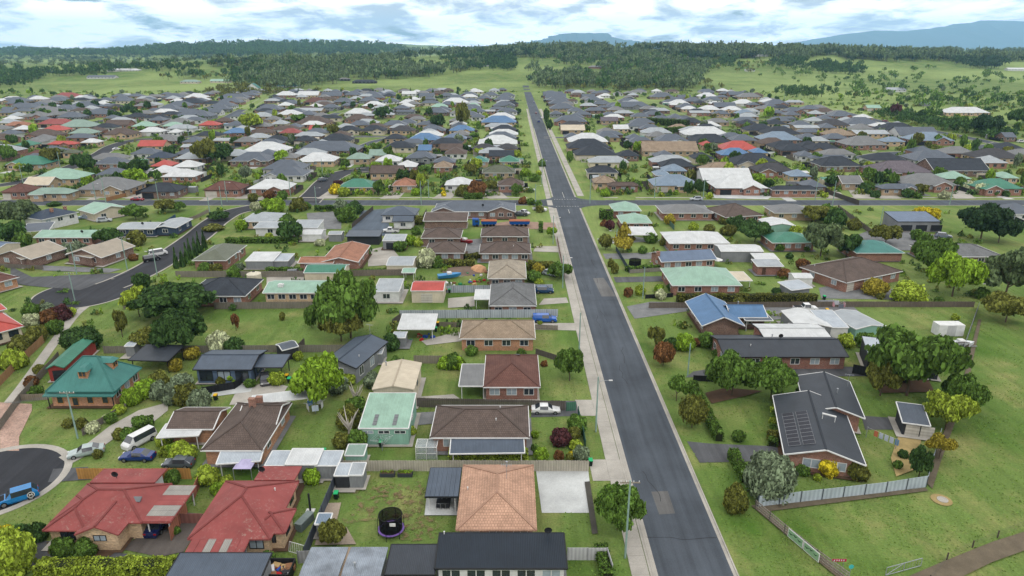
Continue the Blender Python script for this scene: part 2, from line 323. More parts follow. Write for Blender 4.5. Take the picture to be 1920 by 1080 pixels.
def house(label, vols, det=1, name='house', cat='house', short=None, extras=(), group=None, gut='white', sheets=None):
    v0 = vols[0]
    root = thing(name, label, cat, v0.P(v0.w / 2, v0.d / 2, 0), v0.ang, group)
    Ri = (Matrix.Translation(root.location) @ Matrix.Rotation(v0.ang, 4, 'Z')).inverted()
    root_c = Vector(root.location)
    if short: LM.append((root_c, short))
    def ch(o, v, M=None):
        o.parent = root; o.matrix_local = Ri @ (v.M if M is None else v.M @ M); return o
    for v in vols:
        cs = [v.P(a, b_, 0) for a, b_ in ((0, 0), (v.w, 0), (v.w, v.d), (0, v.d))]; NEARR.append((min(c.x for c in cs), max(c.x for c in cs), min(c.y for c in cs), max(c.y for c in cs)))
    for i, v in enumerate(vols):
        rc = v.rc or vols[0].rc; wc = v.wc or vols[0].wc or 'brick'; rm = roofmat(rc, v.tiled); th = .1
        v.he += .013 * i
        F, ring, caps = v.geo()
        b = MB()
        up = lambda p, k=th: (p[0], p[1], p[2] + k)
        for f in F: b.face([up(p) for p in f]); b.face(list(f)[::-1])
        n = len(ring)
        for k in range(n): p, q = ring[k], ring[(k + 1) % n]; b.face([p, q, up(q), up(p)])
        ro = ch(b.build('roof', rm), v)
        if det >= 1:
            g = MB()
            for k in range(n):
                p, q = Vector(ring[k]), Vector(ring[(k + 1) % n]); g.bar(p + Vector((0, 0, .03)), q + Vector((0, 0, .03)), .14, .17)
            gm = v.gut or gut; o = g.build('gutter', {'white': M_white, 'dark': M_dark, 'roof': rm}.get(gm, M_white)); o.parent = ro
            if caps and det >= 1 and (v.tiled or (v.tiled is None and rc in TILED) or det > 1):
                g = MB()
                for p, q in caps: g.bar(Vector(up(p, .12)), Vector(up(q, .12)), .26, .1)
                o = g.build('ridge_cap', mat('ridge_' + rc, tuple(int(x * .86) for x in ROOF[rc]), rough=.8)); o.parent = ro
        if not v.open_ and det >= 1 and root_c.y < 236 and random.random() < .8:
            global PZ
            PZ += .0011; e_ = random.uniform(.35, 1.0); q_ = [v.P(*p) for p in ((v.oh - e_, v.oh - e_, PZ), (v.w - v.oh + e_, v.oh - e_, PZ), (v.w - v.oh + e_, v.d - v.oh + e_, PZ), (v.oh - e_, v.d - v.oh + e_, PZ))]
            ap = MB(); ap.face(q_); struct(ap.build('paving', random.choice((M_conc, M_gravel, M_mulch, M_conc)))); NOGRASS.append([(p.x, p.y) for p in q_])
        # walls
        x0, y0, x1, y1 = v.oh, v.oh, v.w - v.oh, v.d - v.oh
        if v.open_:
            k = 0
            for x in (x0, x1):
                for y in ((y0, y1) if v.open_ is True else (y0,)):
                    p = MB(); p.box(x - .06, y - .06, v.z0, x + .06, y + .06, v.he + .05 + (v.z_at(x, y) - v.he - .12 if v.roof != 'hip' else 0)); ch(p.build('post', M_dark if v.dark else M_white), v)
        else:
            W = MB(); t = math.tan(R(v.pitch)); zt = v.he + t * v.oh - .01
            if v.roof == 'gx':
                zr = v.he + t * v.d / 2 - .02
                W.hexa([(x0, y0, 0), (x0, y0, zt), (x0, v.d / 2, zr), (x0, y1, zt), (x0, y1, 0)], [(x1, y0, 0), (x1, y0, zt), (x1, v.d / 2, zr), (x1, y1, zt), (x1, y1, 0)])
            elif v.roof == 'gy':
                zr = v.he + t * v.w / 2 - .02
                W.hexa([(x0, y0, 0), (x1, y0, 0), (x1, y0, zt), (v.w / 2, y0, zr), (x0, y0, zt)], [(x0, y1, 0), (x1, y1, 0), (x1, y1, zt), (v.w / 2, y1, zr), (x0, y1, zt)])
            else:
                zs = [v.z_at(x, y) - .13 for x, y in ((x0, y0), (x1, y0), (x1, y1), (x0, y1))]
                W.hexa([(x0, y0, 0), (x1, y0, 0), (x1, y1, 0), (x0, y1, 0)], [(x0, y0, zs[0]), (x1, y0, zs[1]), (x1, y1, zs[2]), (x0, y1, zs[3])])
            ch(W.build('wall', wallmat(wc)), v)
            nf, nl, nr = v.win if v.win is not None else (max(1, round(v.w / 4)), max(1, round(v.d / 5)), max(1, round(v.d / 5)))
            gm = M_dark if wc in ('cream', 'creambrick', 'blue') and det > 1 else M_white
            def put(u, vv, rot, ww, hh, z):
                Mw = Matrix.Translation((u, vv, z)) @ Matrix.Rotation(rot, 4, 'Z') @ Matrix.Diagonal((ww, 1, hh, 1))
                if det >= 1:
                    o = link('window', unit(('wf', gm.name), lambda: win_frame(gm))); ch(o, v, Mw)
                    pm = random.choice((M_glass, M_glass, M_curtain)); c = link('pane', unit(('pn', pm.name), lambda: pane_mesh(pm)), o)
                else:
                    o = link('window', unit('fw', lambda: farwin(M_white, M_glass))); ch(o, v, Mw)
            used = [(u - ww / 2 - .3, u + ww / 2 + .3) for u, ww in v.gar] + [(u - .8, u + .8) for u in v.doors]
            zb = v.he - .35 - v.winh
            for k in range(nf):
                u = x0 + (x1 - x0) * (k + .5) / nf
                if any(a - v.winw / 2 < u < b_ + v.winw / 2 for a, b_ in used): continue
                put(u, y0 - .012, 0, min(v.winw, (x1 - x0) * .7 / nf + .3), v.winh, zb)
            if det >= 1 or v.w > 6:
                if root_c.x < 0 or det > 1:
                    for k in range(nr): put(x1 + .012, y0 + (y1 - y0) * (k + .5) / nr, R(90), min(1.5, v.d / 3), v.winh, zb)
                if root_c.x > 0 or det > 1:
                    for k in range(nl): put(x0 - .012, y0 + (y1 - y0) * (k + .5) / nl, R(-90), min(1.5, v.d / 3), v.winh, zb)
            for u, ww in v.gar:
                gmn = {True: 'dark'}.get(v.dark, 'pale'); gmat = mat('garage_' + gmn, (48, 52, 58) if v.dark else (214, 210, 200), 'garage', .6)
                o = link('garage_door', unit(('gd', gmn), lambda: slab_mesh(gmat, 'garage_door'))); ch(o, v, Matrix.Translation((u, y0 - .012, .03)) @ Matrix.Diagonal((ww, 1, min(2.2, v.he - .3), 1)))
            for u in v.doors:
                dm = mat('door_paint', (96, 72, 60), rough=.5); o = link('door', unit('door', lambda: slab_mesh(dm, 'door'))); ch(o, v, Matrix.Translation((u, y0 - .012, .1)) @ Matrix.Diagonal((.95, 1, 2.05, 1)))
    for ex in extras:
        kind, vi, fu, fv = ex[:4]; v = vols[vi]; u, w_ = fu * v.w, fv * v.d; z = v.z_at(u, w_); T = Matrix.Translation((u, w_, z))
        b = MB()
        if kind == 'flue': b.cyl(0, 0, -.3, .7, .09, 8); b.cyl(0, 0, .7, .8, .16, 8); ch(b.build('flue', M_steel), v, T)
        elif kind == 'vent': b.cyl(0, 0, -.2, .3, .06, 6); b.cyl(0, 0, .28, .36, .1, 6); ch(b.build('vent_pipe', M_white), v, T)
        elif kind == 'chimney': b.box(-.45, -.3, -1.2, .45, .3, 1.1); b.box(-.5, -.35, 1.1, .5, .35, 1.2); ch(b.build('chimney', wallmat('brick')), v, T)
        elif kind == 'dish':
            b.tube([(0, 0, -.2), (0, 0, .6)], .035, 6)
            ringp = [[(math.cos(a) * r, -.25 + (1 - r * r / .2025) * .12, .75 + math.sin(a) * r * .9) for a in np.linspace(0, 2 * math.pi, 15)[:-1]] for r in (.45, .22)]
            for k in range(14):
                k2 = (k + 1) % 14; b.face([ringp[0][k], ringp[0][k2], ringp[1][k2], ringp[1][k]])
            b.face(ringp[1]); b.tube([(0, -.13, .55), (0, -.6, .72)], .02, 5); ch(b.build('satellite_dish', M_dark), v, T)
        elif kind == 'aerial':
            b.tube([(0, 0, -.2), (0, 0, 2.2)], .03, 5); b.tube([(-.7, 0, 2.1), (.7, 0, 2.1)], .02, 5)
            for k in range(6): b.tube([(-.6 + k * .24, -.35, 2.1), (-.6 + k * .24, .35, 2.1)], .014, 4)
            ch(b.build('aerial', M_steel), v, T)
        elif kind == 'heater': b.box(-.6, -.5, -.1, .6, .5, .55); b.box(-.4, -.3, .55, .4, .3, .65); ch(b.build('rooftop_cooler', M_white), v, T)
        elif kind == 'skylight':
            t = math.atan(math.tan(R(v.pitch))); b.box(-.5, -.35, .0, .5, .35, .14); ch(b.build('skylight', mat('skylight', (120, 124, 128), rough=.2)), v, T @ Matrix.Rotation(t if fv < .5 else -t, 4, 'X'))
    return root, vols
def strips(hs, vi, n, cols, axis='u', z=.045):
    """alternate roof sheets laid on a flat carport roof, each a piece of its own"""
    root, vols = hs; v = vols[vi]; Ri = (Matrix.Translation(root.location) @ Matrix.Rotation(vols[0].ang, 4, 'Z')).inverted()
    for k in range(n):
        b = MB(); L = v.w if axis == 'u' else v.d
        a, c = k * L / n + .02, (k + 1) * L / n - .02
        q = [(a, .02), (c, .02), (c, v.d - .02), (a, v.d - .02)] if axis == 'u' else [(.02, a), (v.w - .02, a), (v.w - .02, c), (.02, c)]
        zz = [v.z_at(x, y) for x, y in q]
        b.hexa([(x, y, h + .005) for (x, y), h in zip(q, zz)], [(x, y, h + z) for (x, y), h in zip(q, zz)])
        o = b.build('roof_sheet', cols[k % len(cols)]); o.parent = root; o.matrix_local = Ri @ v.M
# ------------------------------------------------------------ trees
def cards(lobes, n, size, seed, flat=.5):
    r = np.random.default_rng(seed); L = np.array([l for l in lobes], float); wts = (L[:, 3] * L[:, 4]); wts /= wts.sum()
    m = n * 5; k = r.choice(len(L), m, p=wts); d = r.normal(size=(m, 3)); d /= np.linalg.norm(d, axis=1)[:, None]
    P = L[k, :3] + d * L[k, 3:6] * (r.uniform(.76, 1.05, (m, 1)) + (r.random((m, 1)) < .14) * r.uniform(.05, .3, (m, 1)))
    q = (P[:, None, :] - L[None, :, :3]) / L[None, :, 3:6]; q = (q * q).sum(2); q[np.arange(m), k] = 9
    ok = (~(q < .6).any(1) | (r.random(m) > .85)) & (P[:, 2] > .01); idx = np.nonzero(ok)[0][:n]; n = len(idx); P = P[idx]
    Nn = d[idx] + r.normal(size=(n, 3)) * flat; Nn /= np.linalg.norm(Nn, axis=1)[:, None]
    up = r.normal(size=(n, 3)); T = np.cross(Nn, up); T /= np.linalg.norm(T, axis=1)[:, None]; B = np.cross(Nn, T)
    s = size * (r.uniform(.35, 1.0, n) ** 1.0 + (r.random(n) < .18) * r.uniform(.3, .9, n))[:, None]; e = r.uniform(.5, 1.0, n)[:, None]
    v = np.stack([P - T * s - B * s * e * .4, P + B * s * e * -1.0, P + T * s - B * s * e * .1, P + T * s * .5 + B * s * e, P - T * s * .6 + B * s * e * .8], 1).reshape(-1, 3)
    return v, n
def cards_mesh(name, v, n, m, k=5):
    me = bpy.data.meshes.new(name); me.vertices.add(len(v)); me.vertices.foreach_set('co', v.astype(np.float32).ravel())
    me.loops.add(n * k); me.loops.foreach_set('vertex_index', np.arange(n * k, dtype=np.int32)); me.polygons.add(n)
    me.polygons.foreach_set('loop_start', np.arange(0, n * k, k, dtype=np.int32)); me.polygons.foreach_set('loop_total', np.full(n, k, np.int32))
    me.materials.append(m); me.update(calc_edges=True); return me
def lobes_for(shape, seed):
    r = np.random.default_rng(seed); L = []
    if shape == 'round':
        L = [(0, 0, .58, .5, .5, .26)]
        for k in range(19):
            a = k * 2.4 + r.uniform(-.3, .3); e = r.uniform(-.35, 1) ; q = r.uniform(.62, .82); g = r.uniform(.2, .36)
            L.append((q * math.cos(a) * math.cos(e), q * math.sin(a) * math.cos(e), .58 + .33 * q * math.sin(e) * 1.15, g, g, g * r.uniform(.38, .55)))
    elif shape == 'bush':
        L = [(0, 0, .42, .74, .74, .48)] + [(.55 * math.cos(a) * r.uniform(.8, 1.1), .55 * math.sin(a) * r.uniform(.8, 1.1), r.uniform(.25, .65), .38, .38, .28) for a in np.linspace(0, 6.28, 8)[:-1]] + [(r.uniform(-.3, .3), r.uniform(-.3, .3), .76, .34, .34, .22) for _ in range(3)]
    elif shape == 'gum':
        for k in range(11):
            a = r.uniform(0, 6.28); q = r.uniform(.15, .75); L.append((q * math.cos(a), q * math.sin(a), r.uniform(.42, .88), *(r.uniform(.22, .4) * np.array((1, 1, .42)))))
    elif shape == 'cone':
        L = [(0, 0, z, .95 * (1.04 - z) + .05, .95 * (1.04 - z) + .05, .16) for z in np.linspace(.12, .9, 7)]
    elif shape == 'ball':
        L = [(0, 0, .62, .95, .95, .37)]
    elif shape == 'pear':
        L = [(0, 0, .6, .8, .8, .36), (.2, .1, .82, .45, .45, .18), (-.25, -.1, .4, .55, .55, .2)]
    return L
LOD = {'L': (9500, .06), 'M': (2800, .105), 'S': (640, .2)}
def trunk_mesh(shape, seed):
    r = random.Random(seed); b = MB(); top = .62 if shape != 'gum' else .75
    b.tube([(0, 0, -.02), (r.uniform(-.02, .02), r.uniform(-.02, .02), top * .5), (0, 0, top)], [.035, .026, .012], 7)
    for k in range(6):
        a = k * 1.05 + r.random(); z = r.uniform(.22, .5); q = r.uniform(.22, .42)
        b.tube([(0, 0, z), (q * .5 * math.cos(a), q * .5 * math.sin(a), z + .12), (q * math.cos(a), q * math.sin(a), z + .25)], [.016, .011, .005], 5)
    return b.mesh('trunk', [M_bark])
KINDN = {'round': ('tree', 'tree', 'leafy tree'), 'gum': ('gum_tree', 'tree', 'loose airy tree'), 'cone': ('conifer', 'tree', 'narrow upright conifer'), 'ball': ('clipped_tree', 'tree', 'clipped round-headed tree'), 'bush': ('bush', 'bush', 'rounded bush'), 'pear': ('street_tree', 'tree', 'young oval-crowned tree')}
COLW = {'bright': 'bright green', 'mid': 'mid green', 'dark': 'dark green', 'olive': 'olive green', 'yellow': 'vivid yellow', 'lime': 'lime green', 'rust': 'rust tinged', 'purple': 'purple leaved', 'grey': 'grey green', 'gum': 'dull green', 'flower': 'white flowering', 'deep': 'very dark green', 'gold': 'golden'}
PLANTS = []
def plant(cx, ybase, rx, ytop, shape='round', color='mid', label=None, group=None, world=None, r=None, h=None):
    p = world if world is not None else G(cx, ybase); zc = p.y * CP + (CAM_H - p.z) * SP
    r = r or rx * zc / FPX
    if h is None:
        dep = math.atan2(CAM_H, p.y); k = zc / FPX
        h = max(.6, ((ybase - ytop) * k - .25 * r * math.sin(dep)) / math.cos(dep))
    ppx = r * FPX / zc; lod = 'L' if ppx > 24 else 'M' if ppx > 9 else 'S'
    seed = random.randrange(4); n, sz = LOD[lod]
    if shape in ('cone',): n = int(n * .6)
    nm, cat, word = KINDN[shape]
    size_w = 'small ' if h < 2.2 and cat == 'tree' else 'low ' if h < 1.0 else 'large ' if (r > 4 and cat == 'tree') else 'tall ' if h > 6 and shape != 'cone' else ''
    lab = label or None
    root = thing(nm, lab or '', cat, p, random.uniform(0, 6.28), group)
    if not lab: PLANTS.append((root, size_w + COLW[color] + ' ' + word, p))
    me = unit(('crown', shape, lod, seed), lambda: cards_mesh('crown', *cards(lobes_for(shape, seed * 11 + len(shape)), n, sz, seed + 5), leaf('mid')))
    o = link('crown', me, root, (0, 0, 0), 0, (r, r, h)); o.material_slots[0].link = 'OBJECT'; o.material_slots[0].material = leaf(color)
    if shape != 'bush' and lod != 'S' or shape in ('round', 'gum', 'pear', 'ball'):
        link('trunk', unit(('trunk', shape, seed), lambda: trunk_mesh(shape, seed)), root, (0, 0, 0), 0, (max(r, h * .5), max(r, h * .5), h))
    return root
def hedge(pts, wid, h, color, label, cat='hedge', name='hedge', group=None):
    q = [G(*p) for p in pts]; root = thing(name, label, cat, q[0], 0, group); core = MB(); n = 0; vv = []
    tot = sum((q[i + 1] - q[i]).length for i in range(len(q) - 1)); dist = q[0].y
    sz = .12 if dist < 160 else .2; dens = 95 if dist < 160 else 30
    for i in range(len(q) - 1):
        a, b = q[i] - q[0], q[i + 1] - q[0]; L = (b - a).length; ang = math.atan2(b.y - a.y, b.x - a.x)
        Mx = Matrix.Translation(a) @ Matrix.Rotation(ang, 4, 'Z')
        w2, hh = wid / 2 - .12, h - .14
        core.hexa([Mx @ Vector(p) for p in ((.05, -w2, 0), (L - .05, -w2, 0), (L - .05, w2, 0), (.05, w2, 0))], [Mx @ Vector(p) for p in ((.1, -w2 * .9, hh), (L - .1, -w2 * .9, hh), (L - .1, w2 * .9, hh), (.1, w2 * .9, hh))])
        m = max(40, min(9000, int(L * (2 * h + wid) * dens))); r = np.random.default_rng(i + 3)
        u = r.uniform(0, L, m); sel = r.uniform(0, 2 * h + wid, m); y = np.where(sel < h, -wid / 2, np.where(sel < 2 * h, wid / 2, r.uniform(-wid / 2, wid / 2, m))); z = np.where(sel < 2 * h, r.uniform(.03, h, m), h)
        lump = 1 + .1 * np.sin(u * 2.1 + i) + .07 * np.sin(u * 5.3); y = y * lump + r.normal(size=m) * .05; z = z * (.94 + .06 * np.sin(u * 1.3 + 1)) + r.normal(size=m) * .05
        P = np.stack([u, y, np.maximum(z, .02)], 1) @ np.array(Mx.to_3x3()).T + np.array(a)
        T = r.normal(size=(m, 3)); T /= np.linalg.norm(T, axis=1)[:, None]; B = np.cross(T, r.normal(size=(m, 3))); B /= np.linalg.norm(B, axis=1)[:, None]
        s = sz * r.uniform(.6, 1.4, m)[:, None]
        vv.append(np.stack([P - T * s, P - B * s, P + T * s, P + B * s * .8], 1).reshape(-1, 3)); n += m
    v = np.concatenate(vv); link('foliage', cards_mesh('foliage', v, n, leaf(color), 4), root)
    core.build('branches', mat('hedge_inside', (40, 48, 26), rough=.95), root)
    return root
# ------------------------------------------------------------ fences
def bay_mesh(style, m, var):
    r = random.Random(var); b = MB()
    if style == 'paling':
        n = 16
        for k in range(n):
            x0, x1 = k / n + .003, (k + 1) / n - .003; dz = r.uniform(-.025, .02); dy = r.uniform(-.008, .008); b.box(x0, -.012 + dy, .03, x1, .012 + dy, 1 + dz)
        for z in (.2, .78): b.box(0, .014, z, 1, .05, z + .05)
    elif style == 'panel':
        b.box(.01, -.015, .02, .99, .015, .97); b.box(0, -.03, .97, 1, .03, 1.0); b.box(0, -.03, 0, 1, .03, .02)
    elif style == 'rail':
        for z in (.12, .4, .68, .94): b.box(0, -.02, z - .07, 1, .02, z + .07)
    elif style == 'lattice':
        for z in (.5, .97): b.box(0, -.02, z - .02, 1, .02, z + .02)
        for k in range(14): b.box(k / 14, -.01, .02, k / 14 + .02, .01, .97)
    elif style == 'wire':
        for z in (.25, .5, .75, .96): b.box(0, -.006, z - .006, 1, .006, z + .006)
    return b.mesh('fence_panel', [m])
def fence(pts, h, rgb, label, style='paling', bay=2.4, post=None, key=None, group=None, world=False, name='fence'):
    q = [Vector(p) for p in pts] if world else [G(*p) for p in pts]
    root = thing(name, label, 'fence', q[0], 0, group)
    m = mat('fence_%s_%d_%d_%d' % (style, *rgb), rgb, 'paling' if style in ('paling', 'rail') else 'metal' if style == 'panel' else 'plain', .85)
    pm = mat('post_%d_%d_%d' % tuple(post or rgb), post or tuple(int(x * .8) for x in rgb), rough=.9)
    for i in range(len(q) - 1):
        a, b = q[i] - q[0], q[i + 1] - q[0]; L = (b - a).length; n = max(1, round(L / bay)); ang = math.atan2(b.y - a.y, b.x - a.x)
        for k in range(n):
            p = a.lerp(b, k / n); var = random.randrange(3)
            o = link('fence_panel', unit(('bay', style, m.name, var), lambda: bay_mesh(style, m, var)), root, p, ang, (L / n, 1, h * random.uniform(.985, 1.01)))
            if post or style in ('rail', 'wire', 'panel'):
                link('post', unit(('post', pm.name), lambda: (lambda b_: (b_.box(-.06, -.06, -.05, .06, .06, 1.0), b_.mesh('post', [pm]))[1])(MB())), root, p, ang, (1, 1, h * 1.03))
    return root
# ------------------------------------------------------------ cars
CARS = {'sedan': (4.7, 1.8, [(0, .5, .56), (.03, .66, .72), (.27, .84, .92), (.42, .9, 1.43), (.70, .93, 1.42), (.86, .93, 1.0), (.98, .86, .92), (1, .6, .66)]),
        'suv': (4.65, 1.86, [(0, .6, .66), (.03, .82, .88), (.24, .98, 1.06), (.37, 1.02, 1.68), (.86, 1.04, 1.68), (.98, 1.02, 1.1), (1, .7, .76)]),
        'hatch': (4.2, 1.75, [(0, .5, .56), (.03, .68, .74), (.25, .86, .94), (.40, .92, 1.46), (.80, .94, 1.44), (.97, .92, 1.0), (1, .65, .7)]),
        'ute': (5.25, 1.86, [(0, .68, .74), (.03, .92, .98), (.22, 1.04, 1.12), (.33, 1.08, 1.76), (.58, 1.1, 1.76), (.63, 1.1, 1.16), (.64, 1.08, 1.1), (.99, 1.08, 1.1), (1, .7, .75)]),
        'canopy': (5.25, 1.86, [(0, .68, .74), (.03, .92, .98), (.22, 1.04, 1.12), (.33, 1.08, 1.76), (.6, 1.1, 1.76), (.97, 1.1, 1.74), (.99, 1.08, 1.15), (1, .7, .75)]),
        'van': (4.8, 1.85, [(0, .7, .8), (.03, .95, 1.02), (.1, 1.08, 1.2), (.24, 1.12, 1.92), (.96, 1.14, 1.92), (.99, 1.1, 1.2), (1, .7, .8)])}
def car(px, py, ang, kind, rgb, label, cat=None, accents=True, scale=1.0, group=None, name=None):
    L, Wd, st = CARS[kind]; p = G(px, py); hw = Wd / 2
    name = name or {'sedan': 'parked_car', 'hatch': 'parked_car', 'suv': 'parked_suv', 'ute': 'parked_utility', 'canopy': 'parked_utility', 'van': 'parked_van'}[kind]
    root = thing(name, label, cat or {'ute': 'ute', 'canopy': 'ute', 'van': 'van'}.get(kind, 'car'), p, R(ang), group); root.scale = (scale,) * 3
    pm = mat('paint_%d_%d_%d' % rgb, rgb, rough=.25, spec=.6)
    body, gl = MB(), MB(); S = []
    for x, zb, zt in st:
        cab = zt - zb > .25; X = (x - .5) * -L; k = 1 - .1 * (abs(x - .5) * 2) ** 6
        S.append(([(X, hw * .88 * k, .24), (X, hw * k, .5), (X, hw * .97 * k, zb), (X, hw * (.74 if cab else .88) * k, zt)], cab))
    for i in range(len(S) - 1):
        (a, ca), (b, cb) = S[i], S[i + 1]
        for sgn in (1, -1):
            A = [(x, y * sgn, z) for x, y, z in a]; B = [(x, y * sgn, z) for x, y, z in b]
            for k in range(3):
                f = [A[k], B[k], B[k + 1], A[k + 1]]
                (gl if (k == 2 and ca and cb and not (kind == 'canopy' and i == 4)) else body).face(f if sgn < 0 else f[::-1])
        f = [a[3], b[3], (b[3][0], -b[3][1], b[3][2]), (a[3][0], -a[3][1], a[3][2])]
        (gl if ca != cb else body).face(f)
        body.face([(a[0][0], a[0][1], .24), (a[0][0], -a[0][1], .24), (b[0][0], -b[0][1], .24), (b[0][0], b[0][1], .24)])
    for s_ in (S[0][0], S[-1][0]): body.face(s_ + [(x, -y, z) for x, y, z in s_[::-1]])
    body.build('body', pm, root)
    if gl.f: gl.build('windows', M_glass, root)
    rw = .33 if kind in ('sedan', 'hatch') else .38
    for fx in (.18, .8):
        for sgn in (1, -1):
            w = MB(); y = sgn * (hw - .1); w.tube([(0, -.12, 0), (0, .12, 0)], rw, 14); o = w.build('wheel', M_tyre, root, ((.5 - fx) * L, y, rw))
            r_ = MB(); r_.tube([(0, -.02, 0), (0, .02, 0)], rw * .64, 10); r_.build('rim', M_rim, o, (0, sgn * .115, 0))
    for sgn in (1, -1):
        h = MB(); h.box(-.06, -.2, -.07, .06, .2, .07); h.build('headlight', mat('headlight', (236, 238, 240), rough=.15), root, (L * .485, sgn * hw * .68, .66 if kind in ('sedan', 'hatch') else .8))
        t = MB(); t.box(-.05, -.16, -.08, .05, .16, .08); t.build('taillight', mat('taillight', (170, 30, 30), rough=.2), root, (-L * .49, sgn * hw * .7, .74 if kind in ('sedan', 'hatch') else .9))
    if kind == 'ute':
        t = MB(); t.box(-L * .48, -hw * .8, 1.09, -L * .15, hw * .8, 1.13); t.build('tray_cover', M_black, root)
    return root
# ------------------------------------------------------------ poles
POLES = {}
def pole(px, yb, yt, label, arm=None, lamp=0, key=None, r=.13, hmin=6.5):
    p = G(px, yb); zc = p.y * CP + CAM_H * SP; dep = math.atan2(CAM_H, p.y); h = (yb - yt) * zc / FPX / math.cos(dep); h = max(hmin, min(11, h))
    root = thing('power_pole' if not (lamp and not arm) else 'street_lamp', label, 'pole', p)
    b = MB(); b.tube([(0, 0, -.1), (0, 0, h)], [r, r * .75], 10); b.build('shaft', M_pole, root)
    if arm:
        b = MB(); b.box(-1.1, -.05, h - .35, 1.1, .05, h - .22); a = b.build('crossarm', M_timber, root)
        for x in (-1, -.4, .4, 1):
            c = MB(); c.cyl(x, 0, h - .22, h - .05, .05, 6); c.build('insulator', M_white, a)
    if lamp:
        b = MB(); b.tube([(0, 0, h - .9), (lamp * .7, 0, h - .6), (lamp * 1.7, 0, h - .55)], .035, 6); a = b.build('lamp_arm', M_steel, root)
        c = MB(); c.box(min(lamp * 1.6, lamp * 2.15), -.1, h - .62, max(lamp * 1.6, lamp * 2.15), .1, h - .5); c.build('lamp_head', M_white, a)
    if key: POLES[key] = (p, h)
    return root
def wire(a, b, label, n=4, sag=.5):
    (p, h), (q, k) = a, b
    for i in range(n):
        off = Vector(((-1, -.4, .4, 1)[i], 0, -.1)); A = p + off + Vector((0, 0, h)); B = q + off + Vector((0, 0, k))
        m = MB(); pts = [A.lerp(B, t) - Vector((0, 0, sag * 4 * t * (1 - t))) - A for t in np.linspace(0, 1, 9)]; m.tube(pts, .016, 4)
        o = m.build('power_line', mat('wire', (120, 122, 124), rough=.5)); o.location = A; tag(o, label, 'wire', 'overhead power lines')
# ------------------------------------------------------------ yard things
def bin_(px, py, lid, label, ang=0):
    root = thing('wheelie_bin', label, 'bin', G(px, py), R(ang))
    b = MB(); b.hexa([(-.22, -.24, .05), (.22, -.24, .05), (.22, .24, .05), (-.22, .24, .05)], [(-.29, -.34, .95), (.29, -.34, .95), (.29, .34, .95), (-.29, .34, .95)]); b.build('body', mat('bin_green', (34, 48, 42), rough=.6), root)
    b = MB(); b.hexa([(-.31, -.38, .95), (.31, -.38, .95), (.31, .36, .95), (-.31, .36, .95)], [(-.28, -.3, 1.05), (.28, -.3, 1.05), (.28, .34, 1.09), (-.28, .34, 1.09)]); b.build('lid', mat('lid_%s' % lid, {'green': (40, 190, 120), 'yellow': (240, 190, 20), 'red': (180, 40, 40), 'blue': (30, 90, 190)}[lid], rough=.5), root)
    for s in (-1, 1):
        b = MB(); b.tube([(-.03, 0, 0), (.03, 0, 0)], .1, 10); b.build('wheel', M_tyre, root, (s * .25, .26, .1))
def poly(name, pts, m, z=None, st=True, edge=None):
    global PZ
    PZ += .0022; zz = z if z is not None else PZ
    NOGRASS.append([(G(*p).x, G(*p).y) for p in pts])
    b = MB(); b.face([G(p[0], p[1]) + Vector((0, 0, zz)) for p in pts]); me = b.mesh(name, [m])
    if me.polygons[0].normal.z < 0:
        b = MB(); b.face([G(p[0], p[1]) + Vector((0, 0, zz)) for p in pts[::-1]]); me = b.mesh(name, [m])
    return struct(link(name, me))
PZ = .03; NOGRASS = []; ROADS = []
def smooth_line(q, n=6):
    out_ = []
    for i in range(len(q) - 1):
        p0, p1, p2, p3 = q[max(i - 1, 0)], q[i], q[i + 1], q[min(i + 2, len(q) - 1)]
        for k in range(n):
            t = k / n; out_.append(.5 * ((2 * p1) + (p2 - p0) * t + (2 * p0 - 5 * p1 + 4 * p2 - p3) * t * t + (3 * p1 - p0 - 3 * p2 + p3) * t ** 3))
    return out_ + [q[-1]]
def ribbon(name, pts, wid, m, z=.02, world=False, kerb=True, smooth=True, ter=False):
    q = [Vector(p) for p in pts] if world else [G(*p) for p in pts]
    if smooth: q = smooth_line(q)
    ROADS.append(([(p.x, p.y) for p in q], wid / 2 + 1))
    def strip(nm, o0, o1, z0, mm, par=None, solid=0):
        b = MB(); Lp, Rp = [], []
        for i, p in enumerate(q):
            d = (q[min(i + 1, len(q) - 1)] - q[max(i - 1, 0)]); d.z = 0; d.normalize(); n = Vector((-d.y, d.x, 0)); zz = (float(terrain(p.x, p.y)) if ter else 0) + z0
            Lp.append(Vector((p.x, p.y, zz)) + n * o1); Rp.append(Vector((p.x, p.y, zz)) + n * o0)
        for i in range(len(q) - 1):
            b.face([Rp[i], Rp[i + 1], Lp[i + 1], Lp[i]])
            if solid:
                dn = Vector((0, 0, solid))
                b.face([Rp[i] - dn, Rp[i + 1] - dn, Rp[i + 1], Rp[i]]); b.face([Lp[i + 1] - dn, Lp[i] - dn, Lp[i], Lp[i + 1]])
        return b.build(nm, mm, par)
    o = struct(strip(name, -wid / 2, wid / 2, z, m))
    if kerb:
        strip('kerb', wid / 2, wid / 2 + .45, z + .1, M_conc, o, .11); strip('kerb', -wid / 2 - .45, -wid / 2, z + .1, M_conc, o, .11)
    return o
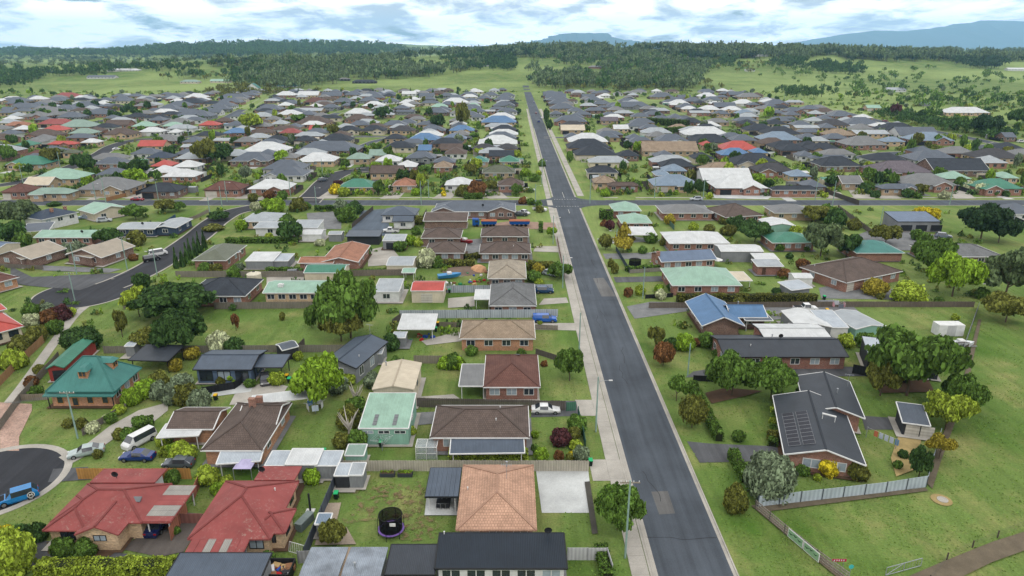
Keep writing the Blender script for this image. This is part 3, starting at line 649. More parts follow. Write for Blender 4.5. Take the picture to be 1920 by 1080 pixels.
# ------------------------------------------------------------ ground, roads
ys = np.concatenate([np.array([-150, 0]), np.linspace(60, 1000, 12), np.linspace(1040, 4600, 150), np.linspace(4700, 9000, 30)])
xs = np.concatenate([np.linspace(-6000, -3100, 20), np.linspace(-3000, 3000, 150), np.linspace(3100, 6000, 20)])
XX, YY = np.meshgrid(xs, ys); ZZ = terrain(XX, YY); nx, ny = len(xs), len(ys)
me = bpy.data.meshes.new('ground')
me.from_pydata(np.stack([XX, YY, ZZ], -1).reshape(-1, 3).tolist(), [], [(j * nx + i, j * nx + i + 1, (j + 1) * nx + i + 1, (j + 1) * nx + i) for j in range(ny - 1) for i in range(nx - 1)])
me.polygons.foreach_set('use_smooth', [True] * len(me.polygons)); me.materials.append(M_grass); struct(link('ground', me))
RX, RW = 20.5, 9.2
def seg(x0, x1, y0, y1): return [(x0, y0, 0), (x1, y1, 0)]
ribbon('main_road', [(RX, y, 0) for y in (8, 120, 250, 500, 800, 1000, 1075)], RW, M_asph, .02, world=True, kerb=False, ter=True)
ribbon('cross_street', [(-330, 255.5, 0), (-100, 255.5, 0), (RX, 255.5, 0), (300, 255.5, 0)], 9.0, M_asph, .026, world=True, kerb=False, smooth=False)
def kerbrun(name, x0, x1, y0, y1, z=.12):
    b = MB(); b.box(x0, y0, 0, x1, y1, z); o = b.build(name, M_conc); struct(o); return o
for y0, y1 in ((8, 246), (266, 640), (650, 1000)):
    kerbrun('kerb', RX - RW / 2 - .18, RX - RW / 2, y0, y1); kerbrun('kerb', RX + RW / 2, RX + RW / 2 + .18, y0, y1)
    kerbrun('gutter_strip', RX - RW / 2, RX - RW / 2 + .4, y0, y1, .03); kerbrun('gutter_strip', RX + RW / 2 - .4, RX + RW / 2, y0, y1, .03)
for x0, x1 in ((-300, 6), (36, 300)):
    kerbrun('kerb', x0, x1, 250.7, 250.9); kerbrun('kerb', x0, x1, 260.1, 260.3); kerbrun('footpath', x0, x1, 264.2, 265.5, .05)
# corner splays of the junction
for x, y, sx, sy in ((RX - RW / 2, 250.8, -1, -1), (RX + RW / 2, 250.8, 1, -1), (RX - RW / 2, 260.2, -1, 1), (RX + RW / 2, 260.2, 1, 1)):
    b = MB(); c = Vector((x + sx * 9, y + sy * 6.5, .034)); arc = [Vector((c.x - sx * 9 * math.cos(a), c.y - sy * 6.5 * math.sin(a), .034)) for a in np.linspace(0, math.pi / 2, 9)]
    pts = [Vector((x, y, .034))] + arc; me_ = (lambda q: (b.face(q), b.mesh('road_corner', [M_asph]))[1])(pts if sx * sy < 0 else pts[::-1]); struct(link('road_corner', me_))
# footpath of separate slabs along the main road
fp = struct(kerbrun('footpath', 13.35, 15.35, 40, 640, .03)); sl = MB(); sl.box(-.99, -.74, 0, .99, .74, .055); slm = sl.mesh('slab', [M_conc])
for k in range(118):
    link('slab', slm, fp, (14.35, 41 + k * 1.5, .03), 0, (1, 1, random.uniform(.96, 1.04)))
kerbrun('apron_strip', 15.42, 15.72, 40, 246, .075); kerbrun('footpath', 13.7, 15.2, 268, 1000, .06); kerbrun('footpath', 26, 28.6, 268, 1000, .06)
M_line = mat('road_paint', (226, 226, 220), rough=.6)
def paint(x0, y0, x1, y1):
    b = MB(); b.box(x0, y0, .03, x1, y1, .038); struct(b.build('road_marking', M_line))
for y0 in (238, 264, 270): paint(RX - .07, y0, RX + .07, y0 + 6)
for k in range(9): paint(RX - 4.2 + k * 1.0, 249.2, RX - 3.7 + k * 1.0, 249.5); paint(RX - 4.2 + k * 1.0, 261.4, RX - 3.7 + k * 1.0, 261.7)
poly('road_patch', [(1221, 922), (1252, 921), (1266, 963), (1236, 965)], mat('patched_asphalt', (112, 112, 112), 'asphalt', .9))
poly('road_patch', [(1112, 522), (1132, 521), (1155, 556), (1128, 556)], mat('patched_asphalt', (112, 112, 112)))
# side streets
ribbon('side_street', [(505, 384), (440, 397), (405, 415), (372, 442), (330, 472), (286, 500), (238, 524), (205, 537)], 8.5, M_asphn, .03)
def disc(name, px, py, r, m, z, ry=None):
    c = G(px, py); b = MB(); b.face([c + Vector((math.cos(a) * r, math.sin(a) * (ry or r), z)) for a in np.linspace(0, 2 * math.pi, 49)[:-1]]); return struct(b.build(name, m))
def ring(name, px, py, r, w, m, z):
    c = G(px, py); b = MB(); A = np.linspace(0, 2 * math.pi, 49)
    for i in range(48):
        q = [(math.cos(A[i + j]) * k, math.sin(A[i + j]) * k) for j, k in ((0, r), (0, r + w), (1, r + w), (1, r))]
        b.hexa([c + Vector((x, y, .01)) for x, y in q], [c + Vector((x, y, z)) for x, y in q])
    return struct(b.build(name, m))
ring('kerb', 158, 550, 10.5, .5, M_conc, .06); disc('turning_circle', 158, 550, 10.6, M_asphn, .064)
D0 = poly('road_corner', [(238, 518), (262, 520), (215, 556), (180, 562), (160, 535)], M_asphn, .07)
ring('kerb', -12, 903, 8.2, 1.0, M_conc, .08); disc('turning_circle', -12, 903, 8.25, mat('fresh_asphalt', (58, 60, 66), 'asphalt', .85), .05)
ribbon('side_street', [(574, 381), (594, 361), (617, 337), (648, 323), (693, 318)], 9.5, M_asphn, .034)
disc('turning_circle', 690, 318, 9, M_asphn, .045)
ribbon('side_street', [(-60, 352), (20, 345), (80, 330), (140, 311), (185, 290), (215, 273), (260, 262), (330, 259), (375, 254), (392, 247)], 8.0, M_asphn, .03)
ribbon('side_street', [(150, 235), (215, 222), (250, 215), (300, 208)], 8.0, M_asph, .03)
ribbon('side_street', [(415, 226), (450, 208), (480, 193), (506, 176)], 8.0, M_asph, .032)
ribbon('side_street', [(610, 221), (645, 208), (665, 204)], 7.5, M_asph, .03)
ribbon('side_street', [(665, 281), (700, 266), (730, 257), (640, 257)], 6, M_asph, .03)
ribbon('side_street', [(1206, 188), (1232, 197), (1262, 210), (1300, 226)], 8.0, M_asph, .03)
ribbon('side_street', [(1440, 180), (1500, 193), (1562, 206), (1666, 231), (1750, 246), (1832, 262), (1930, 284)], 8.0, M_asph, .033)
ribbon('side_street', [(1616, 296), (1666, 288), (1770, 284), (1853, 274), (1880, 268)], 9.0, M_asph, .037)
disc('turning_circle', 1640, 297, 10, M_asph, .048)
ribbon('side_street', [(1320, 226), (1420, 227), (1480, 225)], 6.5, M_asph, .03)
ribbon('side_street', [(1020, 258), (1090, 258), (1100, 257)], 6, M_asph, .03)
# drives, yards, paths
D = poly
D('driveway', [(1005, 882), (1103, 882), (1112, 962), (1016, 962)], M_concl)
D('driveway', [(1103, 862), (1165, 862), (1178, 902), (1112, 902)], M_conc)
D('driveway', [(1078, 750), (1120, 750), (1132, 780), (1086, 780)], M_conc)
D('driveway', [(995, 783), (1000, 752), (1080, 752), (1086, 780)], M_drive)
D('driveway', [(990, 606), (1080, 606), (1084, 620), (990, 618)], M_conc)
D('driveway', [(1020, 560), (1062, 558), (1066, 568), (1010, 572)], M_conc)
D('driveway', [(1288, 828), (1330, 832), (1470, 838), (1480, 858), (1400, 866), (1312, 868)], M_drive)
D('driveway', [(1470, 785), (1468, 800), (1462, 838), (1485, 838), (1480, 790)], M_drive)
D('driveway', [(1615, 780), (1690, 785), (1700, 806), (1622, 806)], M_drive)
D('driveway', [(1175, 575), (1220, 566), (1330, 568), (1560, 562), (1600, 575), (1640, 612), (1560, 590), (1450, 600), (1440, 585), (1330, 578), (1190, 598)], M_gravel)
D('driveway', [(1285, 708), (1300, 697), (1355, 688), (1640, 688), (1650, 705), (1480, 708), (1370, 706)], M_drive)
D('driveway', [(1150, 520), (1245, 518), (1246, 528), (1155, 530)], M_drive)
D('driveway', [(1590, 530), (1620, 520), (1690, 550), (1680, 562), (1540, 560), (1535, 540)], M_gravel)
D('driveway', [(1130, 476), (1225, 474), (1226, 486), (1136, 486)], M_gravel)
D('driveway', [(1120, 448), (1180, 442), (1240, 452), (1125, 458)], M_concl)
D('driveway', [(0, 755), (60, 758), (60, 770), (36, 820), (36, 846), (0, 846)], M_pave)
D('driveway', [(110, 858), (160, 835), (205, 800), (260, 770), (315, 755), (315, 770), (290, 790), (225, 815), (190, 840), (130, 872)], M_conc)
D('driveway', [(100, 880), (165, 876), (170, 900), (90, 905)], M_drive)
D('driveway', [(225, 1030), (330, 960), (390, 965), (345, 1035), (300, 1045)], mat('stained_drive', (104, 98, 94), 'asphalt', .9))
D('driveway', [(0, 1022), (90, 1015), (240, 1040), (260, 1062), (0, 1062)], M_drive)
D('driveway', [(440, 740), (500, 715), (540, 725), (520, 755), (430, 760)], M_conc)
D('driveway', [(395, 745), (420, 690), (480, 715), (470, 735)], M_concl)
D('driveway', [(790, 640), (860, 622), (868, 640), (800, 648)], M_conc)
D('driveway', [(780, 745), (850, 740), (862, 748), (790, 752)], M_conc)
D('yard_paving', [(770, 775), (830, 772), (815, 795), (760, 800)], M_gravel)
D('driveway', [(575, 400), (640, 396), (640, 430), (580, 430)], M_gravel)
D('driveway', [(680, 395), (722, 392), (735, 442), (650, 445)], mat('blue_seal', (96, 108, 122), 'asphalt', .8))
D('driveway', [(690, 470), (730, 460), (760, 495), (690, 500)], M_conc)
D('driveway', [(870, 450), (900, 448), (905, 485), (868, 480)], M_gravel)
D('driveway', [(955, 415), (1040, 418), (1045, 432), (890, 425)], mat('red_gravel', (166, 140, 124), 'gravel', .95))
D('driveway', [(1005, 462), (1055, 462), (1058, 474), (1000, 472)], M_conc)
D('driveway', [(840, 560), (890, 556), (890, 575), (840, 578)], M_conc)
D('driveway', [(500, 515), (570, 510), (570, 525), (500, 535)], M_conc)
D('driveway', [(20, 500), (60, 520), (230, 512), (250, 508), (150, 545), (50, 536), (20, 530)], M_drive)
D('driveway', [(75, 498), (230, 505), (205, 512), (80, 508)], M_gravel)
D('driveway', [(1610, 440), (1650, 425), (1780, 445), (1760, 470), (1640, 470)], M_gravel)
D('driveway', [(1340, 372), (1330, 350), (1350, 345), (1420, 356), (1450, 366), (1440, 374)], M_concl)
D('driveway', [(1150, 376), (1190, 352), (1200, 352), (1190, 376)], M_grass)
for x in (250, 455, 610, 728, 826, 925, 1560, 1612, 1660, 1800): D('driveway', [(x - 16, 373), (x + 20, 373), (x + 36, 356), (x + 10, 356)] if x < 900 else [(x - 10, 373), (x + 30, 373), (x + 8, 356), (x - 22, 356)], M_conc)
# left laneway (park path)
ribbon('path', [(160, 575), (140, 592), (112, 628), (80, 672), (40, 728), (-10, 790)], 1.9, M_conc, .05, kerb=False)
ribbon('path', [(220, 535), (190, 562), (160, 575)], 1.5, M_conc, .052, kerb=False)
D('garden_bed', [(1150, 560), (100, 560), (1150, 560)], M_mulch) if False else None
D('garden_bed', [(88, 1018), (160, 1022), (225, 1032), (205, 1045), (90, 1040)], M_mulch)
D('garden_bed', [(1322, 738), (1360, 728), (1430, 734), (1396, 744), (1334, 758)], M_mulch)
D('garden_bed', [(1690, 800), (1730, 800), (1720, 880), (1680, 895), (1670, 860)], mat('dry_grass', (176, 156, 108), 'dirt', .95))
D('garden_bed', [(1640, 722), (1740, 712), (1752, 736), (1650, 738)], M_mulch)
D('garden_bed', [(1738, 908), (1750, 860), (1800, 735), (1834, 600), (1840, 600), (1812, 735), (1764, 866), (1748, 918)], M_dirt)
D('garden_bed', [(612, 945), (640, 944), (630, 985), (598, 990)], mat('pale_gravel', (172, 158, 142), 'gravel', .95))
D('garden_bed', [(590, 1024), (600, 990), (650, 990), (668, 1022)], mat('pale_gravel', (172, 158, 142)))
D('garden_bed', [(1096, 905), (1106, 904), (1121, 1002), (1110, 1003)], mat('dark_bed', (84, 82, 76), 'dirt', .95))
M_worn = mat('worn_lawn', (142, 124, 92), 'dirt', .95)
_n = M_worn.node_tree; _tr = _n.nodes.new('ShaderNodeBsdfTransparent'); _mx = _n.nodes.new('ShaderNodeMixShader'); _no = _n.nodes.new('ShaderNodeTexNoise'); _no.inputs['Scale'].default_value = 1.1; _no.inputs['Detail'].default_value = 8; _no.inputs['Roughness'].default_value = .7
_g = _n.nodes.new('ShaderNodeNewGeometry'); _n.links.new(_g.outputs['Position'], _no.inputs['Vector']); _mr = _n.nodes.new('ShaderNodeMapRange'); _mr.inputs[1].default_value = .5; _mr.inputs[2].default_value = .62; _mr.inputs[4].default_value = .85; _n.links.new(_no.outputs[0], _mr.inputs[0]); _n.links.new(_mr.outputs[0], _mx.inputs[0])
_n.links.new(_tr.outputs[0], _mx.inputs[1]); _n.links.new(_n.nodes['Principled BSDF'].outputs[0], _mx.inputs[2]); _n.links.new(_mx.outputs[0], _n.nodes['Material Output'].inputs[0])
def blob(name, px, py, rx, ry, m):
    global PZ
    PZ += .0022; c = G(px, py); b = MB(); r_ = random.Random(px); ph = [r_.uniform(0, 6) for _ in range(4)]
    b.face([c + Vector((math.cos(a) * rx * (1 + .25 * math.sin(3 * a + ph[0]) + .15 * math.sin(5 * a + ph[1])), math.sin(a) * ry * (1 + .25 * math.sin(2 * a + ph[2]) + .15 * math.sin(7 * a + ph[3])), PZ)) for a in np.linspace(0, 6.2832, 40)[:-1]]); return struct(b.build(name, m))
for x_, y_, a_, c_ in ((768, 945, 2.2, 3.6), (778, 985, 2.0, 2.6), (700, 935, 3.2, 2.2), (690, 965, 3.0, 2.0), (800, 998, 1.6, 1.6), (735, 925, 2.6, 2.2)): blob('bare_ground', x_, y_, a_, c_, M_worn)
D('patio', [(800, 933), (858, 933), (858, 968), (796, 968)], M_concl)
D('dirt_track', [(1700, 1084), (1770, 1054), (1860, 1018), (1960, 986), (1960, 1020), (1860, 1056), (1800, 1085)], M_dirt)
D('garden_bed', [(1408, 950), (1420, 948), (1585, 1082), (1570, 1085)], M_dirt)
D('garden_bed', [(1420, 952), (1735, 916), (1740, 922), (1430, 962)], M_dirt)
disc('manhole_surround', 1765, 938, 1.25, mat('dry_grass', (176, 156, 108)), .09); ring('manhole_rim', 1767, 938, .5, .16, M_conc, .15); disc('manhole_cover', 1767, 938, .52, M_conc, .13)

for k in range(16):
    r_ = random.Random(k); x, y = r_.uniform(17, 24), r_.uniform(52, 200); pts = [(x, y, 0)]
    for q in range(7): x += r_.uniform(-.35, .35); y += r_.uniform(.6, 1.6); pts.append((x, y, 0))
    if k % 4 == 0: pts = [(16.2 + q * 1.4, pts[0][1] + r_.uniform(-.3, .3), 0) for q in range(7)]
    ribbon('road_crack', pts, .07, mat('crack_seal', (52, 54, 58), 'asphalt', .8), .0345 + k * .0003, world=True, kerb=False)
ROADS[:] = [q for q in ROADS if q[1] > 1.1]
# ------------------------------------------------------------ near houses
def Hx(x0, x1, yn, **k): return V((x0, yn), (x1, yn), **k)
h = house('pink terracotta tiled hip-roof house beside a pale concrete parking pad', [Hx(855, 1006, 995, yf=873, rc='pink', wc='brick', win=(3, 3, 2)),
    Hx(797, 859, 933, yf=879, roof='flat', rc='greyblue', open_=True, he=2.5, dark=False, gut='dark')], 2, gut='roof', short='the pink tiled house',
    extras=(('flue', 0, .62, .93), ('aerial', 0, .62, .6), ('vent', 0, .1, .55)))
strips(h, 1, 7, [roofmat('greyblue')], 'u', .03)
h = house('long low black-roofed house with white rendered walls', [Hx(815, 1064, 1067, yf=1005, roof='skf', pitch=4, rc='black', wc='white', he=2.7, oh=.35, win=(5, 1, 1), winh=1.1, winw=2.1)], 2, gut='dark', short='the black-roofed white house', extras=(('dish', 0, .87, .95), ('vent', 0, .04, .96)))
house('dark corrugated steel carport attached beside the black-roofed house', [Hx(721, 815, 1079, yf=1025, roof='skf', pitch=3, rc='charcoal', tiled=False, open_=True, he=2.4, gut='dark', dark=True)], 1, name='carport', cat='carport')
h = house('weathered streaky galvanised twin-roofed shed behind the trampoline lawn', [V((548, 1120), (622, 1120), yf=1028, roof='gx', pitch=5, rc='weathered', wc='greywall', he=2.5, oh=.15, win=(0, 0, 0)), V((630, 1120), (704, 1120), yf=1028, roof='gx', pitch=5, rc='weathered', wc='greywall', he=2.5, oh=.15, win=(0, 0, 0)), V((618, 1119), (634, 1119), yf=1029, roof='flat', rc='tan', tiled=False, wc='greywall', he=2.4, oh=.05, win=(0, 0, 0))], 1, name='shed', cat='shed', short='the twin-roofed galvanised shed', gut='roof', extras=(('flue', 1, .3, .5),))
house('grey steel shed behind the clipped lime hedge', [V((288, 1120), (474, 1120), yf=1042, roof='skf', pitch=3, rc='greyblue', wc='greywall', he=3.0, oh=.2, win=(0, 0, 0))], 1, name='shed', cat='shed', gut='dark')
h = house('maroon L-shaped house with lichen roof and carport of striped sheeting', [Hx(94, 266, 981, yf=908, rc='maroon', wc='creambrick', pitch=26, win=(0, 2, 1)),
    V((80, 996), (160, 996), yf=930, rc='maroon', wc='creambrick', pitch=26, win=(1, 1, 0)),
    V((140, 1004), (222, 1004), d=7, roof='gy', rc='maroon', wc='creambrick', pitch=24, win=(1, 0, 0), winw=1.5, winh=.8),
    V((170, 908), (290, 908), d=3.2, roof='skb', pitch=3, rc='maroon', wc='white', win=(0, 0, 0)),
    V((266, 981), (320, 981), yf=913, roof='flat', rc='maroon', wc='redwall', open_=True, he=2.5)], 2, gut='roof', short='the maroon house with the striped carport', extras=(('dish', 3, .35, .3), ('skylight', 0, .82, .4)))
M_cl = mat('clear_sheet', (168, 166, 160), 'metal', .5)
strips(h, 4, 7, [roofmat('maroon'), M_cl, M_cl, roofmat('maroon'), roofmat('maroon'), M_cl, M_cl], 'v', .05)
h = house('maroon hip-roof house with lichen patches and a front striped awning', [Hx(352, 507, 1012, yf=903, rc='maroon', wc='creambrick', pitch=27, win=(3, 2, 3)),
    V((465, 1001), (534, 1001), yf=955, rc='maroon', wc='creambrick', pitch=24, win=(1, 1, 1)),
    V((478, 903), (552, 903), d=3.2, roof='skb', pitch=3, rc='maroon', wc='creambrick', win=(0, 0, 0)),
    V((343, 1046), (452, 1046), yf=1014, roof='skf', pitch=5, rc='maroon', open_=True, he=2.3)], 2, gut='roof', short='the maroon house with the striped awning', extras=(('dish', 2, .1, .5), ('vent', 0, .8, .7)))
strips(h, 3, 7, [roofmat('maroon'), roofmat('maroon'), M_cl, roofmat('maroon'), M_cl, roofmat('maroon'), roofmat('maroon')], 'u', .05)
h = house('brown tiled T-shaped brick house with white carport and lean-to', [Hx(376, 492, 846, yf=756, rc='brown', wc='orange', pitch=26, win=(1, 1, 2)),
    V((310, 806), (400, 806), d=6.5, roof='gx', rc='brown', wc='orange', pitch=20, win=(0, 0, 0)),
    V((440, 800), (517, 800), yf=755, roof='gx', rc='brown', wc='orange', pitch=22, win=(1, 0, 1)),
    V((293, 822), (372, 818), d=3.8, roof='flat', rc='white', open_=True, he=2.4),
    V((405, 872), (488, 866), d=3.5, roof='skf', pitch=7, rc='silver', wc='orange', open_='f', he=2.1)], 2, short='the brown T-shaped tiled house', extras=(('chimney', 0, .5, .66), ('chimney', 0, .5, .86)))
h = house('steep green-roofed cottage with two dormers and a front veranda', [Hx(85, 214, 735, yf=690, rc='green', wc='orange', pitch=44, he=3.0, win=(0, 1, 3)),
    V((80, 744), (212, 744), d=2.6, roof='skf', pitch=12, rc='green', open_='f', he=2.4, dark=True)], 2, gut='roof', short='the green dormer cottage')
root, vs_ = h; v = vs_[0]; Ri = (Matrix.Translation(root.location) @ Matrix.Rotation(v.ang, 4, 'Z')).inverted()
for fu, fv, rot in ((.5, .18, 0), (.82, .55, R(90))):
    b = MB(); b.hexa([(-.75, 0, -.3), (.75, 0, -.3), (.75, 2.2, -.3), (-.75, 2.2, -.3)], [(-.75, 0, 1.2), (.75, 0, 1.2), (.75, 2.2, 1.2), (-.75, 2.2, 1.2)], 1)
    b.hexa([(-1.0, -.3, 1.2), (1.0, -.3, 1.2), (1.0, 2.6, 1.2), (-1.0, 2.6, 1.2)], [(-.45, .3, 1.75), (.45, .3, 1.75), (.3, 2.6, 1.9), (-.3, 2.6, 1.9)], 0)
    o = b.build('dormer', [roofmat('green'), wallmat('orange')]); o.parent = root; u_, w_ = fu * v.w, fv * v.d
    if rot: u_ = v.w - 2.0
    o.matrix_local = Ri @ v.M @ Matrix.Translation((u_, w_, v.z_at(u_, w_) + .1)) @ Matrix.Rotation(rot, 4, 'Z')
    f_ = link('window', unit('dormwin', lambda: win_frame(mat('oiled_timber', (196, 140, 70)))), o, (0, -.02, .2), 0, (1.2, 1, .95)); link('pane', unit(('pn', M_glass.name), lambda: pane_mesh(M_glass)), f_)
for k in range(4):
    f_ = MB(); f_.box(-.5, -.05, 0, .5, .05, 1.5, 0); f_.box(-.42, -.07, .1, .42, .04, 1.4, 1); o = f_.build('window' if k != 1 else 'door', [mat('oiled_timber', (196, 140, 70)), M_glass]); o.parent = root; o.matrix_local = Ri @ v.M @ Matrix.Translation((v.w * (.16 + .22 * k), v.oh - .02, .7 if k != 1 else .3))
house('green gable shed with red walls next to the dormer cottage', [V((86, 692), (120, 690), d=13, roof='gy', pitch=24, rc='teal', wc='redwall', he=2.7, oh=.2, win=(0, 0, 0), gar=((1.9, 2.2),), dark=True)], 1, name='shed', cat='shed', gut='roof')
house('black-roofed open pergola with bare rafters behind the cottage garden', [V((240, 676), (315, 678), d=6, roof='skf', pitch=4, rc='charcoal', tiled=False, open_=True, he=2.5, dark=True)], 1, name='pergola', cat='pergola', gut='dark')
house('blue-grey clad house with dark ridged roof and open side carport', [Hx(361, 472, 694, yf=657, roof='gx', pitch=13, rc='greyblue', wc='blue', he=2.9, win=(3, 1, 1), winh=1.9, winw=2.3),
    Hx(470, 530, 690, yf=668, roof='skf', pitch=4, rc='greyblue', open_=True, he=2.7, dark=True)], 2, gut='dark', short='the blue-grey clad house')
house('charcoal gable studio with pale glazed side wall', [V((601, 682), (668, 692), d=12, roof='gy', pitch=17, rc='greyblue', wc='greywall', he=3.0, oh=.3, win=(1, 2, 3), winh=1.8)], 2, gut='dark', short='the charcoal gable studio', extras=(('vent', 0, .8, .3), ('aerial', 0, .5, .97)))
house('big cream steel shed with a clear strip along its ridge', [Hx(698, 776, 731, yf=681, roof='gy', pitch=11, rc='cream', wc='cream', he=3.3, oh=.15, win=(0, 0, 1))], 2, name='shed', cat='shed', gut='roof', short='the big cream shed', extras=(('flue', 0, .12, .85),))
h = house('mint green steel shed with skylight squares in its roof', [Hx(672, 766, 804, yf=749, roof='skf', pitch=7, rc='mint', wc='mintwall', he=2.9, oh=.1, win=(3, 1, 1), winh=.5)], 2, name='shed', cat='shed', short='the mint green shed')
root, vs_ = h; v = vs_[0]; Ri = (Matrix.Translation(root.location) @ Matrix.Rotation(v.ang, 4, 'Z')).inverted()
for uu in (.3, .7):
    for kk in range(3):
        b = MB(); b.box(-.3, -.4, .02, .3, .4, .06); o = b.build('skylight', mat('skylight', (120, 124, 128))); o.parent = root; w_ = v.d * (.12 + .1 * kk); o.matrix_local = Ri @ v.M @ Matrix.Translation((uu * v.w, w_, v.z_at(uu * v.w, w_))) @ Matrix.Rotation(R(7), 4, 'X')
house('brown tiled hip-roof brick house with sloping dark patio roof', [Hx(806, 993, 822, yf=761, rc='brown', wc='brick', pitch=23, win=(3, 2, 1)),
    V((843, 852), (984, 850), d=4.8, roof='skf', pitch=6, rc='greyblue', open_='f', he=2.05)], 2, short='the brown tiled house by the glasshouse', extras=(('vent', 0, .66, .3), ('vent', 0, .7, .6)))
house('reddish brown tiled brick house with a flat taupe patio roof', [Hx(906, 1013, 727, yf=666, rc='redbrown', wc='redbrick', pitch=25, win=(3, 1, 1)),
    Hx(860, 911, 725, yf=684, roof='flat', rc='grey', open_=True, he=2.5)], 2, short='the red-brown tiled house', extras=(('skylight', 0, .6, .7),))
house('tan tiled hip-roof brick house with a concrete side yard', [Hx(861, 1004, 636, yf=601, rc='tan', wc='orange', pitch=22, win=(4, 1, 1))], 2, short='the tan tiled house')
house('grey tiled pyramid-roofed house with white flat carport', [Hx(917, 1006, 574, yf=533, rc='grey', tiled=True, wc='brick', pitch=24, win=(3, 1, 1)),
    Hx(889, 920, 562, d=6.5, roof='flat', rc='white', open_=True, he=2.5)], 2, short='the grey pyramid-roofed house')
house('beige tiled hip-roof brick house beside a junk-filled yard', [Hx(914, 987, 523, yf=490, rc='beige', wc='brownbrick', pitch=23, win=(3, 1, 1))], 2, short='the beige tiled house')
house('nearer brown tiled front unit with white window frames', [Hx(898, 996, 476, d=10, rc='brown', wc='brownbrick', win=(5, 1, 1))], 1, short='the brown brick units', extras=(('vent', 0, .66, .3),))
house('brown tiled front unit with a white-posted porch and hedge', [Hx(901, 992, 444, d=10, rc='brown', wc='brownbrick', win=(3, 1, 1))], 1)
house('nearer brown tiled rear unit behind the shared drive', [Hx(796, 871, 475, d=10, rc='brown', wc='brownbrick', win=(3, 1, 1))], 1)
house('farther brown tiled rear unit behind the shared drive', [Hx(789, 864, 447, d=10, rc='brown', wc='brownbrick', win=(2, 1, 1))], 1)
house('long brown-roofed brick garage behind the twin-gabled house', [Hx(793, 876, 415, d=8, roof='skf', pitch=8, rc='brown', wc='brownbrick', win=(0, 0, 0))], 1, name='garage', cat='garage')
house('long slate-roofed brick house with two white-trimmed front gables', [Hx(812, 967, 397, d=13, rc='slate', wc='brownbrick', pitch=20, win=(6, 1, 1)),
    Hx(808, 855, 398, d=5, roof='gy', rc='slate', wc='brownbrick', pitch=20, win=(2, 0, 0)), Hx(913, 966, 398, d=5, roof='gy', rc='slate', wc='brownbrick', pitch=20, win=(3, 0, 0))], 1, short='the twin-gabled slate-roofed house', extras=(('dish', 0, .6, .2), ('flue', 0, .6, .5)))
house('white walled house with blue-grey hip roofs beside a sealed yard', [Hx(714, 780, 404, d=10, rc='greyblue', wc='white', win=(3, 1, 1)), Hx(735, 775, 416, d=6, roof='gx', rc='greyblue', wc='white', win=(1, 0, 0))], 1, gut='dark', short='the white house by the sealed yard')
house('low charcoal flat-roofed shed at the end of the sealed yard', [Hx(647, 712, 444, d=6, roof='skf', pitch=4, rc='slate', wc='dark', win=(0, 0, 0))], 1, name='shed', cat='shed', gut='dark')
house('weathered terracotta-brown roofed house with a lower front wing', [V((600, 492), (672, 492), d=16, roof='gy', pitch=14, rc='terracotta', wc='brick', he=2.7, win=(1, 2, 3)), Hx(558, 625, 494, d=6, roof='gx', rc='terracotta', wc='brick', pitch=14, win=(2, 1, 0))], 1, short='the terracotta-brown house')
house('grey-brown sheet roofed brick house with blue-roofed side patio', [V((360, 489), (424, 489), d=15, roof='hip', rc='olive', tiled=False, wc='brick', win=(1, 1, 3)), V((424, 480), (452, 472), d=6, roof='flat', rc='slateblue', open_=True)], 1, short='the grey-brown roofed brick house')
house('long mint-roofed cream brick house with rooftop cooler', [Hx(492, 622, 550, d=9, roof='gx', pitch=14, rc='mint', wc='creambrick', win=(6, 1, 1))], 1, short='the long mint-roofed house', extras=(('heater', 0, .22, .3),))
house('cream shed with teal roof and cluttered front', [Hx(569, 644, 512, d=7, roof='gx', pitch=14, rc='teal', wc='cream', he=3.0, win=(0, 0, 0), oh=.15)], 1, name='shed', cat='shed')
house('charcoal tiled hip-roof brick house half hidden by big trees', [Hx(345, 460, 556, d=12, rc='charcoal', wc='brick', win=(4, 1, 2))], 1, short='the charcoal tiled house')
house('cream shed with coral red roof and white roller doors', [Hx(770, 832, 546, d=7, roof='gx', pitch=13, rc='red', wc='cream', he=2.9, oh=.15, win=(0, 0, 0), gar=((3.6, 2.6),))], 1, name='shed', cat='shed', short='the red-roofed cream shed')
house('white portable building with blue striped roof', [Hx(700, 748, 548, d=8, roof='skf', pitch=4, rc='lightgrey', wc='white', oh=.1, win=(1, 0, 1))], 1, name='portable_building', cat='shed')
house('open shelter with a rust-flecked white roof full of furniture', [Hx(745, 814, 618, yf=593, roof='skf', pitch=4, rc='white', open_=True, he=2.5)], 1, name='shelter', cat='shelter', short='the rust-flecked shelter')
house('small silver garden shed beside the rust-flecked shelter', [Hx(735, 760, 634, d=3, roof='gx', pitch=10, rc='silver', wc='greywall', he=2.1, oh=.08, win=(0, 0, 0))], 1, name='garden_shed', cat='shed')
house('grey lidded garden shed near the charcoal gable studio', [Hx(697, 716, 664, d=2.6, roof='skf', pitch=5, rc='silver', wc='greywall', he=2.2, oh=.08, win=(0, 0, 0))], 1, name='garden_shed', cat='shed')
house('dark kit shed with half-white roof by the park fence', [V((529, 658), (560, 650), d=3.5, roof='gx', pitch=14, rc='slate', wc='dark', he=2.2, oh=.08, win=(0, 0, 0))], 1, name='garden_shed', cat='shed')
house('silver tin shed standing against the park fence', [Hx(233, 251, 650, d=2.4, roof='gx', pitch=8, rc='silver', wc='greywall', he=2.3, oh=.08, win=(0, 0, 0))], 1, name='garden_shed', cat='shed')
house('open-fronted white-roofed garden shed in the trampoline yard', [Hx(626, 654, 893, d=2.6, roof='skf', pitch=5, rc='silver', wc='dark', he=2.1, oh=.08, win=(0, 0, 0))], 1, name='garden_shed', cat='shed')
